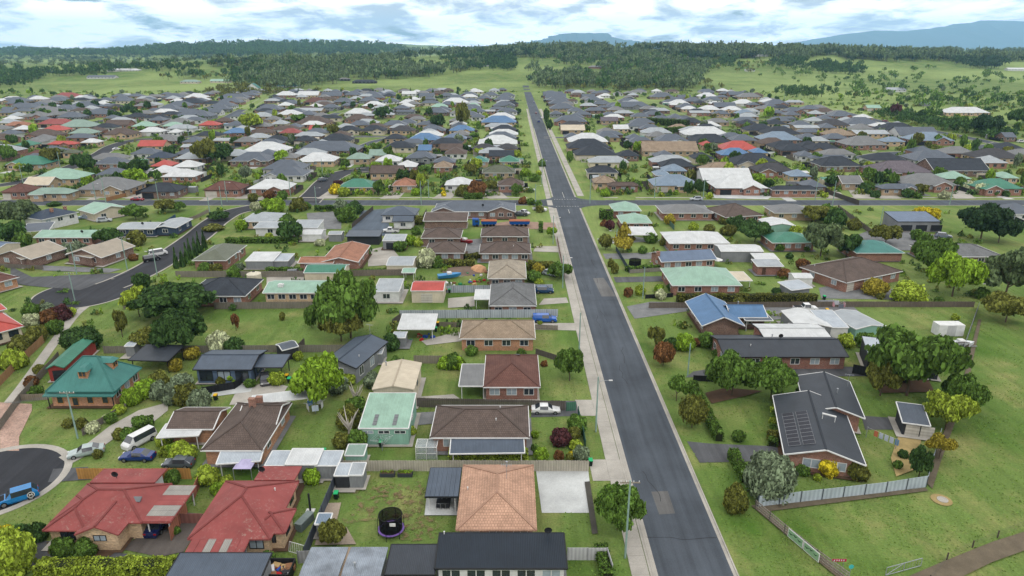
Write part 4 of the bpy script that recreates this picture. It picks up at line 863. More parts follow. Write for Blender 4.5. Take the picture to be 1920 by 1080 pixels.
house('closed pale grey garden shed in the trampoline yard', [Hx(653, 680, 892, d=2.6, roof='skf', pitch=5, rc='lightgrey', wc='greywall', he=2.15, oh=.08, win=(0, 0, 0))], 1, name='garden_shed', cat='shed')
house('narrow timber cubby with a blue-grey roof by the grey fence', [Hx(590, 617, 984, d=1.8, roof='skf', pitch=6, rc='bluegrey', wc='greywall', he=2.0, oh=.12, win=(0, 0, 0))], 1, name='cubby_house', cat='shed')
house('low mint garden shed behind the weathered paling fence', [Hx(646, 682, 855, d=2.6, roof='skf', pitch=4, rc='sage', wc='mintwall', he=1.9, oh=.08, win=(0, 0, 0))], 1, name='garden_shed', cat='shed')
for lab, x0, x1, rc in (('grey corrugated lean-to nearest the brown T-shaped house', 496, 540, 'silver'), ('bright white lean-to between two grey ones', 534, 596, 'white'), ('grey corrugated lean-to against the curved rail', 590, 636, 'silver')):
    house(lab, [Hx(x0, x1 - 2, 874 - (rc == 'white') * 2, yf=848 - (rc == 'white') * 4, roof='skf', pitch=3, rc=rc, wc='greywall', he=2.3 + (rc == 'white') * .2, oh=.1, win=(0, 0, 0))], 1, name='lean_to', cat='shed')
house('long white-roofed open walkway behind the brown T-shaped house', [V((470, 762), (582, 748), d=3.5, roof='skb', pitch=3, rc='white', open_=True, he=2.5)], 1, name='walkway_shelter', cat='shelter')
# right of the road
h = house('charcoal-roofed brick house with twin rows of solar panels', [V((1470, 853), (1624, 874), d=17.5, roof='gy', pitch=17, rc='charcoal', tiled=False, wc='brick', he=2.7, oh=.7, win=(0, 1, 2)),
    V((1510, 772), (1622, 786), d=12.5, roof='gy', pitch=17, rc='charcoal', tiled=False, wc='brick', he=2.85, oh=.6, win=(1, 1, 2))], 2, short='the solar-panelled house', extras=(('flue', 1, .62, .45), ('aerial', 1, .9, .8)))
root, vs_ = h; v = vs_[0]; Ri = (Matrix.Translation(root.location) @ Matrix.Rotation(v.ang, 4, 'Z')).inverted(); t_ = R(17)
M_pv = mat('solar_cells', (26, 30, 46), rough=.4, spec=.2); pv = MB(); pv.box(-.8, -.5, 0, .8, .5, .04, 1); pv.box(-.77, -.47, .03, .77, .47, .05, 0); pvm = pv.mesh('solar_panel', [M_pv, mat('panel_frame', (168, 172, 178), rough=.5)])
for cidx in range(2):
    for r_ in range(9):
        u_ = 1.5 + cidx * 1.85; w_ = 2.3 + r_ * 1.04; o = link('solar_panel', pvm, root); o.matrix_local = Ri @ v.M @ Matrix.Translation((u_, w_, v.z_at(u_, w_) + .06)) @ Matrix.Rotation(-t_, 4, 'Y')
for uu in (.36, .68):
    f_ = link('window', unit(('wf', M_white.name), lambda: win_frame(M_white))); f_.parent = root; f_.matrix_local = Ri @ v.M @ Matrix.Translation((uu * v.w, v.oh - .02, .9)) @ Matrix.Diagonal((2.3, 1, 1.4, 1)); link('pane', unit(('pn', M_curtain.name), lambda: pane_mesh(M_curtain)), f_)
b = MB(); b.tube([(0, 0, 0), (0, 0, .9)], .05, 6); b.tube([(1.6, -.6, 0), (1.6, -.6, .9)], .05, 6); b.tube([(-.1, 0, .9), (1.7, -.6, .9)], .14, 8); o = b.build('solar_heater', M_white); o.parent = root; o.matrix_local = Ri @ v.M @ Matrix.Translation((v.w * .58, v.d * .52, v.z_at(v.w * .58, v.d * .52)))
house('bright blue-roofed brick house with a white-posted veranda', [Hx(1316, 1397, 612, yf=566, roof='gy', pitch=24, rc='blue', tiled=False, wc='brownbrick', oh=.9, win=(0, 3, 0)),
    Hx(1370, 1440, 596, yf=573, roof='gx', pitch=22, rc='blue', wc='brownbrick', win=(1, 0, 0)), Hx(1398, 1450, 602, d=6, roof='flat', rc='slate', open_=True, he=2.4)], 2, short='the blue-roofed house', extras=(('flue', 1, .35, .6), ('flue', 0, .8, .4)))
house('long dark-roofed red brick house with white louvred windows', [Hx(1358, 1592, 670, yf=629, roof='gx', pitch=15, rc='charcoal', tiled=False, wc='redbrick', win=(6, 2, 0)), Hx(1432, 1560, 634, d=7, roof='gx', pitch=8, rc='white', wc='redbrick', win=(0, 0, 0), he=3.2)], 2, gut='dark', short='the long dark-roofed brick house', extras=(('dish', 0, .52, .5), ('vent', 0, .25, .3), ('flue', 0, .47, .6)))
h = house('low blue-grey garden pavilion with pale panel doors', [V((1692, 793), (1745, 800), d=5, roof='skf', pitch=10, rc='slate', wc='dark', he=2.3, oh=.3, win=(0, 0, 0), gar=((1.6, 1.9), (3.6, 1.8)))], 2, name='garden_shed', cat='shed', short='the garden pavilion')
house('white gabled workshop behind the long dark-roofed house', [Hx(1496, 1560, 614, d=9, roof='gy', pitch=12, rc='white', wc='greywall', he=2.7, oh=.1, win=(0, 0, 0), gar=((3, 3.6),), dark=True)], 1, name='shed', cat='shed', short='the white workshop')
house('silver-roofed annexe joined to the white workshop', [Hx(1548, 1592, 615, d=8, roof='skf', pitch=5, rc='silver', wc='white', he=2.5, oh=.1, win=(0, 0, 0))], 1, name='shed', cat='shed')
house('pale green low shed on the gravel behind the workshop', [V((1605, 618), (1662, 612), d=9, roof='gy', pitch=9, rc='lightgrey', wc='mintwall', he=2.3, oh=.1, win=(0, 0, 0))], 1, name='shed', cat='shed')
house('small white shed at the corner of the workshop', [Hx(1488, 1512, 618, d=3, roof='flat', rc='lightgrey', wc='cream', he=2.1, oh=.05, win=(0, 0, 0))], 1, name='garden_shed', cat='shed')
house('black-walled shed with silver roof under the spreading tree', [V((1628, 668), (1765, 684), d=8, roof='skf', pitch=4, rc='silver', wc='dark', he=3.2, oh=.1, win=(0, 0, 0))], 1, name='shed', cat='shed', gut='dark')
house('mint hip-roof brick house behind a long clipped hedge', [Hx(1260, 1392, 536, yf=503, rc='mint', wc='redbrick', pitch=21, win=(4, 2, 0))], 1, short='the mint hip-roof house', gut='white')
house('cream flat carport joined to the mint hip-roof house', [Hx(1378, 1411, 527, d=7, roof='flat', rc='cream', open_=True, he=2.4)], 1, name='carport', cat='carport')
house('blue-grey gable-roofed brick house with end chimney', [V((1240, 492), (1345, 487), d=9, roof='gx', pitch=19, rc='slateblue', tiled=False, wc='brick', win=(5, 1, 0))], 1, short='the chimneyed blue-grey house', extras=(('chimney', 0, .0, .3),))
house('white hip-roof brick house with green ridge lines', [Hx(1255, 1369, 457, d=13, rc='white', wc='brick', pitch=17, win=(5, 1, 0))], 1, short='the white hip-roof house')
house('long white-roofed steel shed with open green end', [Hx(1352, 1432, 472, d=7, roof='gx', pitch=9, rc='white', wc='greywall', he=3, oh=.1, win=(0, 0, 0))], 1, name='shed', cat='shed')
house('white-roofed carport in front of the mint units', [Hx(1178, 1232, 441, d=8, roof='skf', pitch=4, rc='white', open_=True, he=2.5)], 1, name='carport', cat='carport')
house('nearer mint pyramid-roofed brick unit', [Hx(1165, 1223, 419, d=11, rc='mint', wc='redbrick', pitch=22, win=(3, 1, 0))], 1, short='the mint roofed units')
house('farther mint pyramid-roofed brick unit with a tall hedge', [Hx(1150, 1203, 396, d=11, rc='mint', wc='redbrick', pitch=24, win=(2, 1, 0))], 1)
house('grey hip-roof house with a deep shaded patio', [Hx(1242, 1338, 400, d=12, rc='grey', wc='brick', pitch=17, win=(4, 1, 0))], 1)
house('dark brown tiled red brick house on the cross street', [V((1360, 408), (1432, 404), d=14, rc='brown', wc='redbrick', pitch=23, win=(3, 1, 0))], 1, short='the dark brown tiled house')
house('grey hip-roof cream house behind a rust-tinged tree', [Hx(1452, 1530, 400, d=11, rc='grey', wc='tanbrick', pitch=20, win=(3, 1, 0))], 1)
house('tall green-walled shed with white roof', [Hx(1440, 1492, 424, d=9, roof='gy', pitch=10, rc='white', wc='mintwall', he=3, oh=.1, win=(0, 0, 0))], 1, name='shed', cat='shed')
house('green hip-roof brick house among large trees', [Hx(1448, 1530, 456, d=11, rc='teal', wc='brick', pitch=19, win=(4, 1, 0))], 1, short='the green hip-roof house')
house('small red brick outhouse with white door', [Hx(1420, 1470, 500, d=5, roof='skf', pitch=5, rc='lightgrey', wc='redbrick', win=(1, 0, 0), doors=(2,))], 1, name='outhouse', cat='shed')
house('white-roofed open garden shelter near the long white shed', [Hx(1418, 1462, 488, d=5, roof='skf', pitch=5, rc='white', open_=True, he=2.2)], 1, name='shelter', cat='shelter')
house('silver-roofed lean-to beside the rusty hedge', [V((1484, 545), (1524, 540), d=5, roof='skf', pitch=5, rc='silver', wc='greywall', he=2.2, win=(0, 0, 0))], 1, name='lean_to', cat='shed')
house('white tin shed with low roof near the gravel turning area', [Hx(1490, 1525, 522, d=4, roof='gx', pitch=14, rc='white', wc='white', he=2.2, oh=.1, win=(0, 0, 0))], 1, name='garden_shed', cat='shed')
house('brown tiled brick house turned corner-on with cream garage door', [V((1587, 531), (1693, 509), d=14, rc='brown', wc='brick', pitch=21, win=(4, 2, 1), gar=((2.2, 2.4),))], 1, short='the corner-on brown tiled house', extras=(('vent', 0, .1, .8),))
house('green hip-roof brick house beyond the corner-on house', [Hx(1606, 1697, 475, d=12, rc='green', wc='brick', pitch=19, win=(0, 1, 0))], 1)
house('charcoal three-door garage with blue-grey roof', [Hx(1683, 1764, 416, d=9, roof='skf', pitch=8, rc='slateblue', tiled=False, wc='greywall', he=3.3, oh=.1, win=(0, 0, 0), gar=((3.2, 3.6), (8, 3.6), (12.8, 3.6)), dark=True)], 1, name='garage', cat='garage', gut='dark', short='the three-door garage')
house('long grey tiled house behind the bright green trees', [Hx(1750, 1885, 482, d=12, rc='grey', tiled=True, wc='brownbrick', pitch=18, win=(5, 1, 0))], 1, short='the long grey tiled house')
house('white house with slate roof behind a black fence', [Hx(1888, 1960, 402, d=12, rc='slate', wc='white', win=(3, 1, 0))], 1)
# left edge
house('coral red roofed cream cottage with a shaded veranda', [V((-60, 640), (45, 612), d=12, rc='red', wc='cream', pitch=22, win=(3, 1, 2))], 2, short='the coral-roofed cottage', extras=(('flue', 0, .7, .4),))
house('small coral red outbuilding roof beside the cottage', [V((-40, 592), (13, 580), d=5, rc='red', wc='cream', win=(1, 0, 1))], 1, name='garden_shed', cat='shed')
house('red-brown tiled brick house at the turning circle', [V((-40, 540), (36, 520), d=11, rc='redbrown', wc='orange', win=(2, 1, 2))], 1, short='the red-brown house at the turning circle')
house('pale-roofed brick house with white porch posts, nearer the fence line', [V((-10, 480), (58, 487), d=11, roof='gy', pitch=17, rc='beige', tiled=False, wc='brownbrick', win=(2, 0, 1)), V((40, 487), (84, 478), d=8, roof='hip', rc='beige', tiled=False, wc='brownbrick', win=(1, 0, 1))], 1, short='the pale-roofed brick house')
house('pale-roofed brick house with white porch posts and a front lawn', [V((122, 478), (190, 484), d=12, roof='gy', pitch=18, rc='beige', tiled=False, wc='brownbrick', win=(2, 0, 1)), V((170, 484), (231, 467), d=10, roof='hip', rc='beige', tiled=False, wc='brownbrick', win=(1, 0, 2))], 1)
house('long mint-roofed brick house with a black satellite dish', [Hx(62, 172, 446, d=9, roof='gx', pitch=15, rc='mint', wc='brick', win=(5, 1, 1))], 1, extras=(('dish', 0, .78, .25),), short='the mint-roofed brick house')
house('navy-walled house with long white roofs', [Hx(217, 290, 430, d=9, roof='gx', pitch=10, rc='lightgrey', wc='navywall', win=(4, 1, 1)), Hx(285, 330, 428, d=12, roof='gy', pitch=9, rc='lightgrey', wc='navywall', win=(1, 1, 2))], 1, short='the navy-walled house', extras=(('dish', 0, .6, .3),))
house('black-roofed white two-storey house with brick chimneys', [V((77, 413), (148, 398), d=10, rc='navy', tiled=False, wc='white', he=3.6, win=(3, 1, 2))], 1, extras=(('chimney', 0, .45, .3), ('chimney', 0, .9, .5)), short='the black-roofed white house with chimneys')
house('mint-roofed cream house with a rooftop solar panel', [V((176, 402), (243, 390), d=12, roof='gy', pitch=16, rc='mint', wc='cream', win=(2, 1, 2))], 1)
house('cream shed with blue-grey roof at the street end', [V((-10, 470), (38, 456), d=8, roof='gy', pitch=14, rc='slateblue', tiled=False, wc='cream', he=2.8, oh=.1, win=(0, 0, 0))], 1, name='shed', cat='shed')
house('dark solar-roofed carport behind the mint-roofed brick house', [V((38, 436), (92, 432), d=8, roof='skf', pitch=6, rc='slate', open_=True)], 1, name='carport', cat='carport')
house('white-roofed house with a garden of round shrubs', [Hx(450, 518, 416, d=12, rc='lightgrey', wc='creambrick', pitch=17, win=(4, 1, 1)), Hx(475, 535, 428, d=6, roof='skf', pitch=5, rc='lightgrey', wc='white', win=(1, 0, 0))], 1, short='the white-roofed shrub-garden house')
house('long white garage with pale sheet roof', [Hx(545, 595, 428, d=8, roof='skf', pitch=5, rc='lightgrey', wc='white', win=(0, 0, 0), oh=.1)], 1, name='garage', cat='garage')
house('white gabled tin shed by the leafy evergreen', [Hx(565, 602, 440, d=6, roof='gx', pitch=12, rc='white', wc='white', he=2.3, oh=.1, win=(0, 0, 0))], 1, name='garden_shed', cat='shed')
house('pale grey tin shed on the strip of lawn', [Hx(615, 640, 440, d=4, roof='gx', pitch=12, rc='lightgrey', wc='greywall', he=2.2, oh=.1, win=(0, 0, 0))], 1, name='garden_shed', cat='shed')
house('pair-roofed white shed with a clear extension', [Hx(459, 512, 490, d=7, roof='skf', pitch=4, rc='white', wc='greywall', he=2.4, oh=.1, win=(0, 0, 0)), Hx(505, 540, 490, d=6, roof='skf', pitch=3, rc='silver', wc='greywall', he=2.2, oh=.1, win=(0, 0, 0))], 1, name='shed', cat='shed')
house('grey garage with dark roller door by the yellow bush', [Hx(717, 758, 452, d=6, roof='skf', pitch=4, rc='lightgrey', wc='greywall', he=2.8, oh=.1, win=(0, 0, 0), gar=((2.6, 3.2),), dark=True)], 1, name='garage', cat='garage')
house('long grey tin garage beside the cluttered yard', [Hx(724, 774, 498, d=8, roof='gx', pitch=9, rc='lightgrey', wc='cream', he=2.6, oh=.1, win=(0, 0, 0))], 1, name='garage', cat='garage')
house('small mint-roofed open shelter near the paling fence', [Hx(753, 778, 512, d=4, roof='gx', pitch=12, rc='mint', open_=True, he=2.3)], 1, name='shelter', cat='shelter')
# ------------------------------------------------------------ fences
TIM = (150, 142, 130); DKT = (104, 98, 92); BL = (44, 46, 50)
fence([(638, 884), (1104, 884)], 1.8, (196, 190, 176), 'weathered pale paling fence behind the pink tiled house')
fence([(572, 1050), (640, 884)], 1.8, (92, 100, 112), 'blue-grey sheet metal fence beside the trampoline lawn', 'panel')
fence([(560, 1056), (716, 1050)], 1.7, (168, 170, 172), 'pale grey fence between the silver shed and trampoline lawn', 'panel')
fence([(1064, 1050), (1138, 1050), (1148, 1082)], 1.7, (206, 208, 210), 'off-white panel fence beside the black-roofed house', 'panel')
fence([(147, 899), (360, 899)], 1.8, (196, 146, 84), 'new orange-brown paling fence behind the maroon house')
fence([(362, 940), (378, 905)], 1.7, (182, 120, 104), 'salmon side fence between the two maroon houses', 'panel')
fence([(338, 982), (385, 982)], 1.5, (150, 104, 96), 'dull red gate fence joining the two maroon houses', 'panel')
fence([(322, 1014), (352, 960)], 1.9, (206, 138, 112), 'salmon screen wall beside the striped carport', 'panel')
fence([(782, 764), (1060, 770)], 1.8, DKT, 'dark paling fence between the brown and red-brown tiled houses')
fence([(1062, 771), (1080, 770)], 1.6, (84, 134, 112), 'short green metal fence end by the white car', 'panel')
fence([(1084, 778), (1098, 842)], 1.5, (60, 104, 92), 'green metal front fence beside the purple shrub', 'panel')
fence([(776, 682), (866, 682)], 1.7, TIM, 'grey paling fence behind the green lawn of the red-brown house')
fence([(1004, 664), (1048, 678)], 1.2, DKT, 'low dark side fence by the red-brown house')
fence([(750, 597), (1046, 595)], 1.9, (196, 206, 216), 'long pale blue metal fence beside the blue canopy ute', 'panel')
fence([(806, 612), (1046, 619)], 1.1, (140, 132, 120), 'paling fence just in front of the pale blue metal fence')
fence([(832, 549), (1036, 546)], 1.8, (186, 196, 206), 'pale metal fence behind the grey pyramid-roofed house', 'panel')
fence([(736, 612), (752, 600)], 1.6, DKT, 'short dark paling fence at the park corner')
fence([(195, 663), (716, 660)], 1.6, (138, 134, 124), 'long grey paling fence along the park lawn')
fence([(402, 580), (612, 578)], 1.7, (140, 134, 124), 'grey paling fence along the upper edge of the park')
fence([(232, 582), (244, 560)], 1.0, TIM, 'short paling fence by the lime-tipped tree')
fence([(330, 520), (570, 520)], 1.7, (146, 140, 130), 'grey paling fence behind the charcoal tiled house')
fence([(560, 520), (775, 516)], 1.7, (138, 128, 118), 'brown-grey paling fence behind the cluttered yard')
fence([(0, 808), (38, 755), (112, 672)], 1.5, (142, 136, 126), 'grey timber fence along the left laneway grass')
fence([(36, 752), (90, 750)], 1.2, (158, 146, 130), 'low gate fence beside the dormer cottage')
fence([(155, 818), (238, 768)], 1.2, (128, 122, 114), 'low paling fence beside the cottage front lawn')
fence([(-10, 735), (34, 690), (84, 642)], 1.7, (170, 132, 96), 'brown paling fence of the coral-roofed cottage')
fence([(548, 672), (572, 648)], 1.7, DKT, 'dark side fence between kit shed and lime tree')
fence([(380, 740), (440, 730), (470, 710)], 1.4, BL, 'black slat fence around the blue-grey house garden', 'panel')
fence([(1420, 952), (1500, 943), (1580, 934), (1660, 925), (1736, 913)], 1.75, (190, 204, 212), 'pale blue steel fence with dark posts by the solar-panelled house', 'panel', 3.4, (84, 92, 100))
fence([(1736, 913), (1748, 868), (1762, 820)], 1.6, (190, 204, 212), 'pale steel side fence running up beside the paddock', 'panel', 3.0, (84, 92, 100))
fence([(1792, 702), (1812, 640), (1834, 578)], 1.5, (150, 156, 160), 'grey wire-topped fence along the long paddock edge', 'panel', 3)
fence([(1416, 954), (1470, 1000), (1530, 1048), (1590, 1092)], 1.3, (168, 160, 150), 'four-rail timber fence running down to the paddock gate', 'rail', 3, (120, 116, 110))
fence([(1216, 578), (1560, 576), (1826, 576)], 1.4, (120, 110, 100), 'long dark timber fence behind the white ute')
fence([(1300, 714), (1480, 722)], 1.1, BL, 'low black fence in front of the round leafy tree', 'panel')
fence([(1598, 700), (1700, 720)], 1.8, BL, 'tall black fence behind the solar-panelled house', 'panel')
fence([(1690, 655), (1815, 655)], 1.5, DKT, 'dark paling fence behind the white container')
fence([(1155, 470), (1180, 512)], 1.3, (70, 84, 96), 'slate blue front fence by the backyard trampoline net', 'panel')
fence([(1180, 513), (1250, 508)], 1.1, (150, 146, 138), 'low grey paling fence behind the mint hip-roof house')
fence([(1210, 560), (1262, 557)], 1.0, BL, 'low black picket fence by the white flower bed', 'panel')
fence([(1246, 412), (1264, 432)], 1.6, (96, 130, 116), 'green metal side fence below the mint units', 'panel')
fence([(1570, 392), (1640, 445)], 1.7, (128, 120, 112), 'dark timber fence beside the three-door garage drive')
fence([(1860, 398), (1960, 440)], 1.7, BL, 'black fence in front of the white slate-roofed house', 'panel')
fence([(1380, 288), (1470, 330), (1545, 362), (1610, 385)], 1.9, (92, 88, 84), 'long dark diagonal fence beside the grass laneway')
fence([(660, 428), (700, 394)], 1.6, (96, 88, 80), 'brown timber fence on the sealed yard edge')
fence([(1045, 450), (1058, 520)], 1.0, (128, 92, 76), 'low brick-coloured front fence of the brown units', 'panel')
fence([(285, 440), (330, 410)], 1.6, (62, 92, 128), 'blue panel fence by the navy-walled house', 'panel')
fence([(325, 425), (372, 408), (392, 398)], 1.2, TIM, 'curving grey paling fence on the street corner')
fence([(0, 502), (82, 506)], 1.2, (128, 122, 114), 'low paling fence below the pale-roofed brick house')
fence([(1742, 1092), (1775, 1050), (1823, 1027), (1870, 1008), (1925, 986)], 1.0, (110, 104, 96), 'wire fence on timber posts beside the dirt track', 'wire', 5, (92, 84, 74))
fence([(790, 418), (800, 398)], 1.4, DKT, 'short dark fence by the long brown garage')
fence([(200, 378), (330, 345), (345, 338)], 1.5, (176, 132, 92), 'orange-brown paling fence beside the red car')
fence([(455, 352), (500, 336)], 1.2, (206, 210, 212), 'white front fence of the white hip-roofed corner house', 'panel')
fence([(0, 318), (70, 318), (140, 302)], 1.1, (222, 214, 192), 'long cream wall around the teal-roofed house', 'panel')
# paddock gate, sign boards
root = thing('field_gate', 'galvanised steel mesh gate across the dirt track', 'gate', G(1660, 1080))
a, b_ = G(1660, 1080) - root.location, G(1726, 1062) - root.location
b = MB()
for z in (.1, 1.15): b.bar(a + Vector((0, 0, z)), b_ + Vector((0, 0, z)), .06)
for t in (0, .5, 1): p = a.lerp(b_, t); b.bar(p + Vector((0, 0, .1)), p + Vector((0, 0, 1.15)), .06)
b.bar(a + Vector((0, 0, .1)), a.lerp(b_, .5) + Vector((0, 0, 1.15)), .05); b.build('gate_frame', M_steel, root)
b = MB()
for k in range(12): p = a.lerp(b_, k / 12); b.bar(p + Vector((0, 0, .1)), p + Vector((0, 0, 1.15)), .02)
b.build('gate_mesh', M_steel, root)
M_sign = mat('sign_green', (150, 190, 150)); M_ink = mat('sign_ink', (46, 84, 54))
for (x0, y0, x1, y1), lab in (((1476, 1012, 1504, 1036), 'upper white-framed green sign board with dark bird shapes on the rail fence'), ((1505, 1037, 1534, 1062), 'lower white-framed green sign board with dark bird shapes on the rail fence')):
    p, q = G(x0, y0), G(x1, y1); d = (q - p); L = d.length; root = thing('sign_board', lab, 'sign', p, math.atan2(d.y, d.x), 'sign boards on the rail fence')
    b = MB(); b.box(0, -.08, .55, L, -.03, 1.75); b.build('frame', M_white, root); b = MB(); b.box(.1, -.1, .65, L - .1, -.075, 1.65); b.build('panel', M_sign, root)
    for k in range(3):
        x = L * (.2 + .28 * k); b = MB(); pts = [(-.35, .1), (-.1, .0), (0, -.12), (.12, 0), (.4, .16), (.12, .12), (0, .05), (-.12, .12)]
        b.hexa([(x + u, -.115, 1.15 + w + .15 * (k % 2)) for u, w in pts], [(x + u, -.1, 1.15 + w + .15 * (k % 2)) for u, w in pts]); b.build('bird_motif', M_ink, root)
for px_, py_, col, lab, wd in ((1570, 1068, (200, 40, 90), 'small pink street-style sign on two posts inside the paddock', 1.6), (1592, 1082, (80, 200, 200), 'small round turquoise marker on a post', .5)):
    root = thing('small_sign', lab, 'sign', G(px_, py_)); b = MB()
    for s in ((-wd * .35, wd * .35) if wd > 1 else (0,)): b.tube([(s, 0, 0), (s, 0, 1.3)], .03, 6)
    b.build('post', M_steel, root); b = MB()
    if wd > 1: b.box(-wd / 2, -.05, 1.15, wd / 2, -.02, 1.5)
    else: b.tube([(0, -.05, 1.45), (0, -.02, 1.45)], .28, 14)
    s = b.build('board', mat('sign_%d' % px_, col, rough=.5), root)
    if wd > 1:
        for k in range(5): b = MB(); b.box(-.6 + k * .26, -.058, 1.24, -.48 + k * .26, -.051, 1.42); b.build('letter', M_white, s)
# ------------------------------------------------------------ poles and lines
pole(1172, 1046, 917, 'tall street power pole by the tree in front of the pink tiled house', lamp=0, arm=True, key='a')
pole(1117, 810, 712, 'pole with street lamp by the white sedan driveway', lamp=1, key='b')
pole(1086, 656, 588, 'slim pole on the footpath by the tan tiled house', key='c')
pole(1289, 706, 650, 'pole on the lawn before the long dark-roofed house', key='d')
pole(146, 822, 738, 'leaning old pole with crossarm in the cottage front garden', arm=True, key='e')
pole(141, 566, 512, 'pole with crossarm at the turning circle', arm=True, key='f')
pole(144, 514, 455, 'pole in front of the pale-roofed brick house lawn', arm=True)
pole(239, 506, 445, 'street pole with lamp by the pale-roofed lawn house', lamp=1, arm=True)
pole(295, 517, 468, 'slim pole beside the parked white van', lamp=-1)
pole(1205, 560, 502, 'pole by the low black picket fence')
pole(1155, 470, 430, 'slim pole by the golden conifers', lamp=-1)
pole(1055, 540, 480, 'pole beside the small street tree near the beige house', lamp=1)
pole(1037, 458, 405, 'pole with lamp near the brown units', lamp=1)
pole(1650, 425, 402, 'pale pole beside the three-door garage')
for x, yb, yt, w in ((395, 410, 370, 'by the curving corner fence'), (426, 378, 340, 'before the brown veranda house'), (417, 392, 350, 'on the corner verge'), (593, 384, 350, 'at the side street mouth'), (545, 368, 332, 'by the white corner house'), (790, 384, 340, 'before the orange tiled house'), (804, 371, 338, 'beside the orange tiled house'), (1004, 385, 346, 'at the junction corner'), (1106, 382, 330, 'opposite the junction corner'), (1227, 371, 335, 'by the red brick bungalow'), (1318, 375, 335, 'by the silver car'), (1528, 376, 335, 'by the black-roofed corner house'), (1560, 390, 340, 'by the double garage'), (1780, 385, 345, 'by the white flower garden'), (200, 385, 335, 'behind the white caravan'), (180, 375, 345, 'before the grey solar house'), (297, 374, 345, 'before the black-roofed brick house'), (44, 345, 310, 'at the cream wall'), (115, 322, 285, 'by the cream wall end'), (1016, 345, 300, 'on the long road verge'), (1470, 190, 170, 'at the far estate edge'), (1500, 195, 176, 'along the far outer road'), (605, 330, 298, 'by the small turning circle'), (190, 272, 245, 'beside the upper left street'), (355, 262, 235, 'by the pale curved wall')):
    pole(x, yb, yt, 'distant pole ' + w, lamp=random.choice((0, 1)), r=.16, hmin=7)
wire(POLES['e'], (G(30, 815), 5.5), 'thin power line from the cottage garden pole', 4, .3)
# ------------------------------------------------------------ vehicles
car(35, 938, -145, 'suv', (26, 130, 200), 'blue car with round white logo in the turning circle', name='parked_suv')
lg = MB(); c_ = ALL[-1]
for sgn in (1, -1):
    b = MB(); b.tube([(0, 0, 0), (0, sgn * .02, 0)], .42, 20); o = b.build('logo_disc', M_white, c_, (-1.45, sgn * .95, .82)); b = MB(); b.tube([(0, 0, 0), (0, sgn * .02, 0)], .33, 20); b.build('logo_ring', M_black, o, (0, sgn * .012, 0))
    b = MB(); pts = [(-.2, -.17), (-.11, -.17), (-.11, .05), (0, -.12), (.11, .05), (.11, -.17), (.2, -.17), (.2, .18), (.1, .18), (0, .02), (-.1, .18), (-.2, .18)]; b.hexa([(x, sgn * .024, z) for x, z in pts], [(x, sgn * .04, z) for x, z in pts]); b.build('logo_letter', M_white, o)
b = MB(); b.hexa([(1.35, -.7, 1.02), (2.1, -.66, .92), (2.1, .66, .92), (1.35, .7, 1.02)], [(1.35, -.7, 1.05), (2.1, -.66, .95), (2.1, .66, .95), (1.35, .7, 1.05)]); b.build('bonnet_wrap', M_black, c_)
car(163, 852, -155, 'sedan', (176, 192, 192), 'silver sedan parked on the sloping concrete drive')
car(263, 832, -118, 'van', (238, 240, 242), 'white van with a dark roof hatch beside the hedge')
car(259, 861, 180, 'sedan', (22, 54, 128), 'dark blue sedan on the lawn behind the orange fence')
car(336, 874, 180, 'hatch', (86, 94, 104), 'grey car half hidden behind the orange fence')
car(300, 988, 90, 'sedan', (30, 40, 84), 'navy car under the striped carport')
car(1023, 773, 0, 'sedan', (240, 242, 244), 'white sedan beside the dark paling fence')
car(1021, 603, 0, 'canopy', (20, 96, 190), 'bright blue canopy ute by the pale blue fence')
car(1020, 549, 0, 'suv', (20, 66, 110), 'deep blue wagon behind the grey pyramid-roofed house')
car(1031, 516, -35, 'hatch', (190, 200, 210), 'silver hatchback under the small street tree')
car(1509, 583, 0, 'ute', (236, 238, 240), 'white dual-cab ute on the gravel yard')
car(733, 436, 180, 'ute', (238, 240, 242), 'white ute on the blue sealed yard')
car(498, 716, -70, 'hatch', (70, 70, 76), 'dark hatchback under the blue-grey house carport')
car(285, 489, 40, 'van', (36, 38, 42), 'black box trailer van parked at the kerb', scale=.9)
car(297, 479, 40, 'van', (240, 242, 244), 'white van parked on the curving side street')
car(553, 517, 10, 'suv', (38, 46, 58), 'dark wagon beside the cream teal-roofed shed')
car(1768, 446, -25, 'suv', (120, 132, 148), 'grey wagon parked by the three-door garage')
car(1305, 376, 180, 'suv', (206, 214, 222), 'silver wagon driving on the cross street')
car(1012, 395, -30, 'ute', (236, 238, 240), 'white ute beside the blue skip trucks', scale=1)
car(984, 401, -50, 'hatch', (226, 228, 232), 'white hatchback behind the twin-gabled house corner')
car(258, 376, 0, 'sedan', (160, 24, 40), 'red sedan on a white driveway')
car(605, 340, 55, 'suv', (92, 100, 112), 'grey wagon on the short side street')
car(735, 354, 75, 'suv', (236, 238, 240), 'white wagon on the driveway by the teal-roofed house')
car(992, 358, 0, 'sedan', (226, 230, 234), 'white sedan on the verge before the brown corner house')
car(196, 416, 20, 'suv', (198, 206, 214), 'silver wagon behind the mint solar-roofed house')
car(162, 410, 20, 'sedan', (150, 170, 186), 'pale blue sedan by the black-roofed white house')
car(1010, 229, 90, 'suv', (30, 70, 140), 'blue wagon far along the long road', cat='car')
car(1005, 213, 90, 'sedan', (120, 40, 44), 'red car far along the long road')
car(1016, 222, 90, 'sedan', (236, 238, 240), 'white car parked on the far footpath')
car(1001, 193, 90, 'sedan', (70, 90, 130), 'small blue car near the far end of the long road')
car(219, 281, 30, 'sedan', (238, 240, 242), 'white sedan on the upper left street')
car(1660, 228, -15, 'sedan', (130, 40, 60), 'maroon car on the far outer road')
car(1914, 267, 0, 'suv', (238, 240, 242), 'white wagon at the far right corner house')
car(975, 405, 180, 'ute', (70, 74, 82), 'dark ute among the vehicles behind the twin-gabled house')
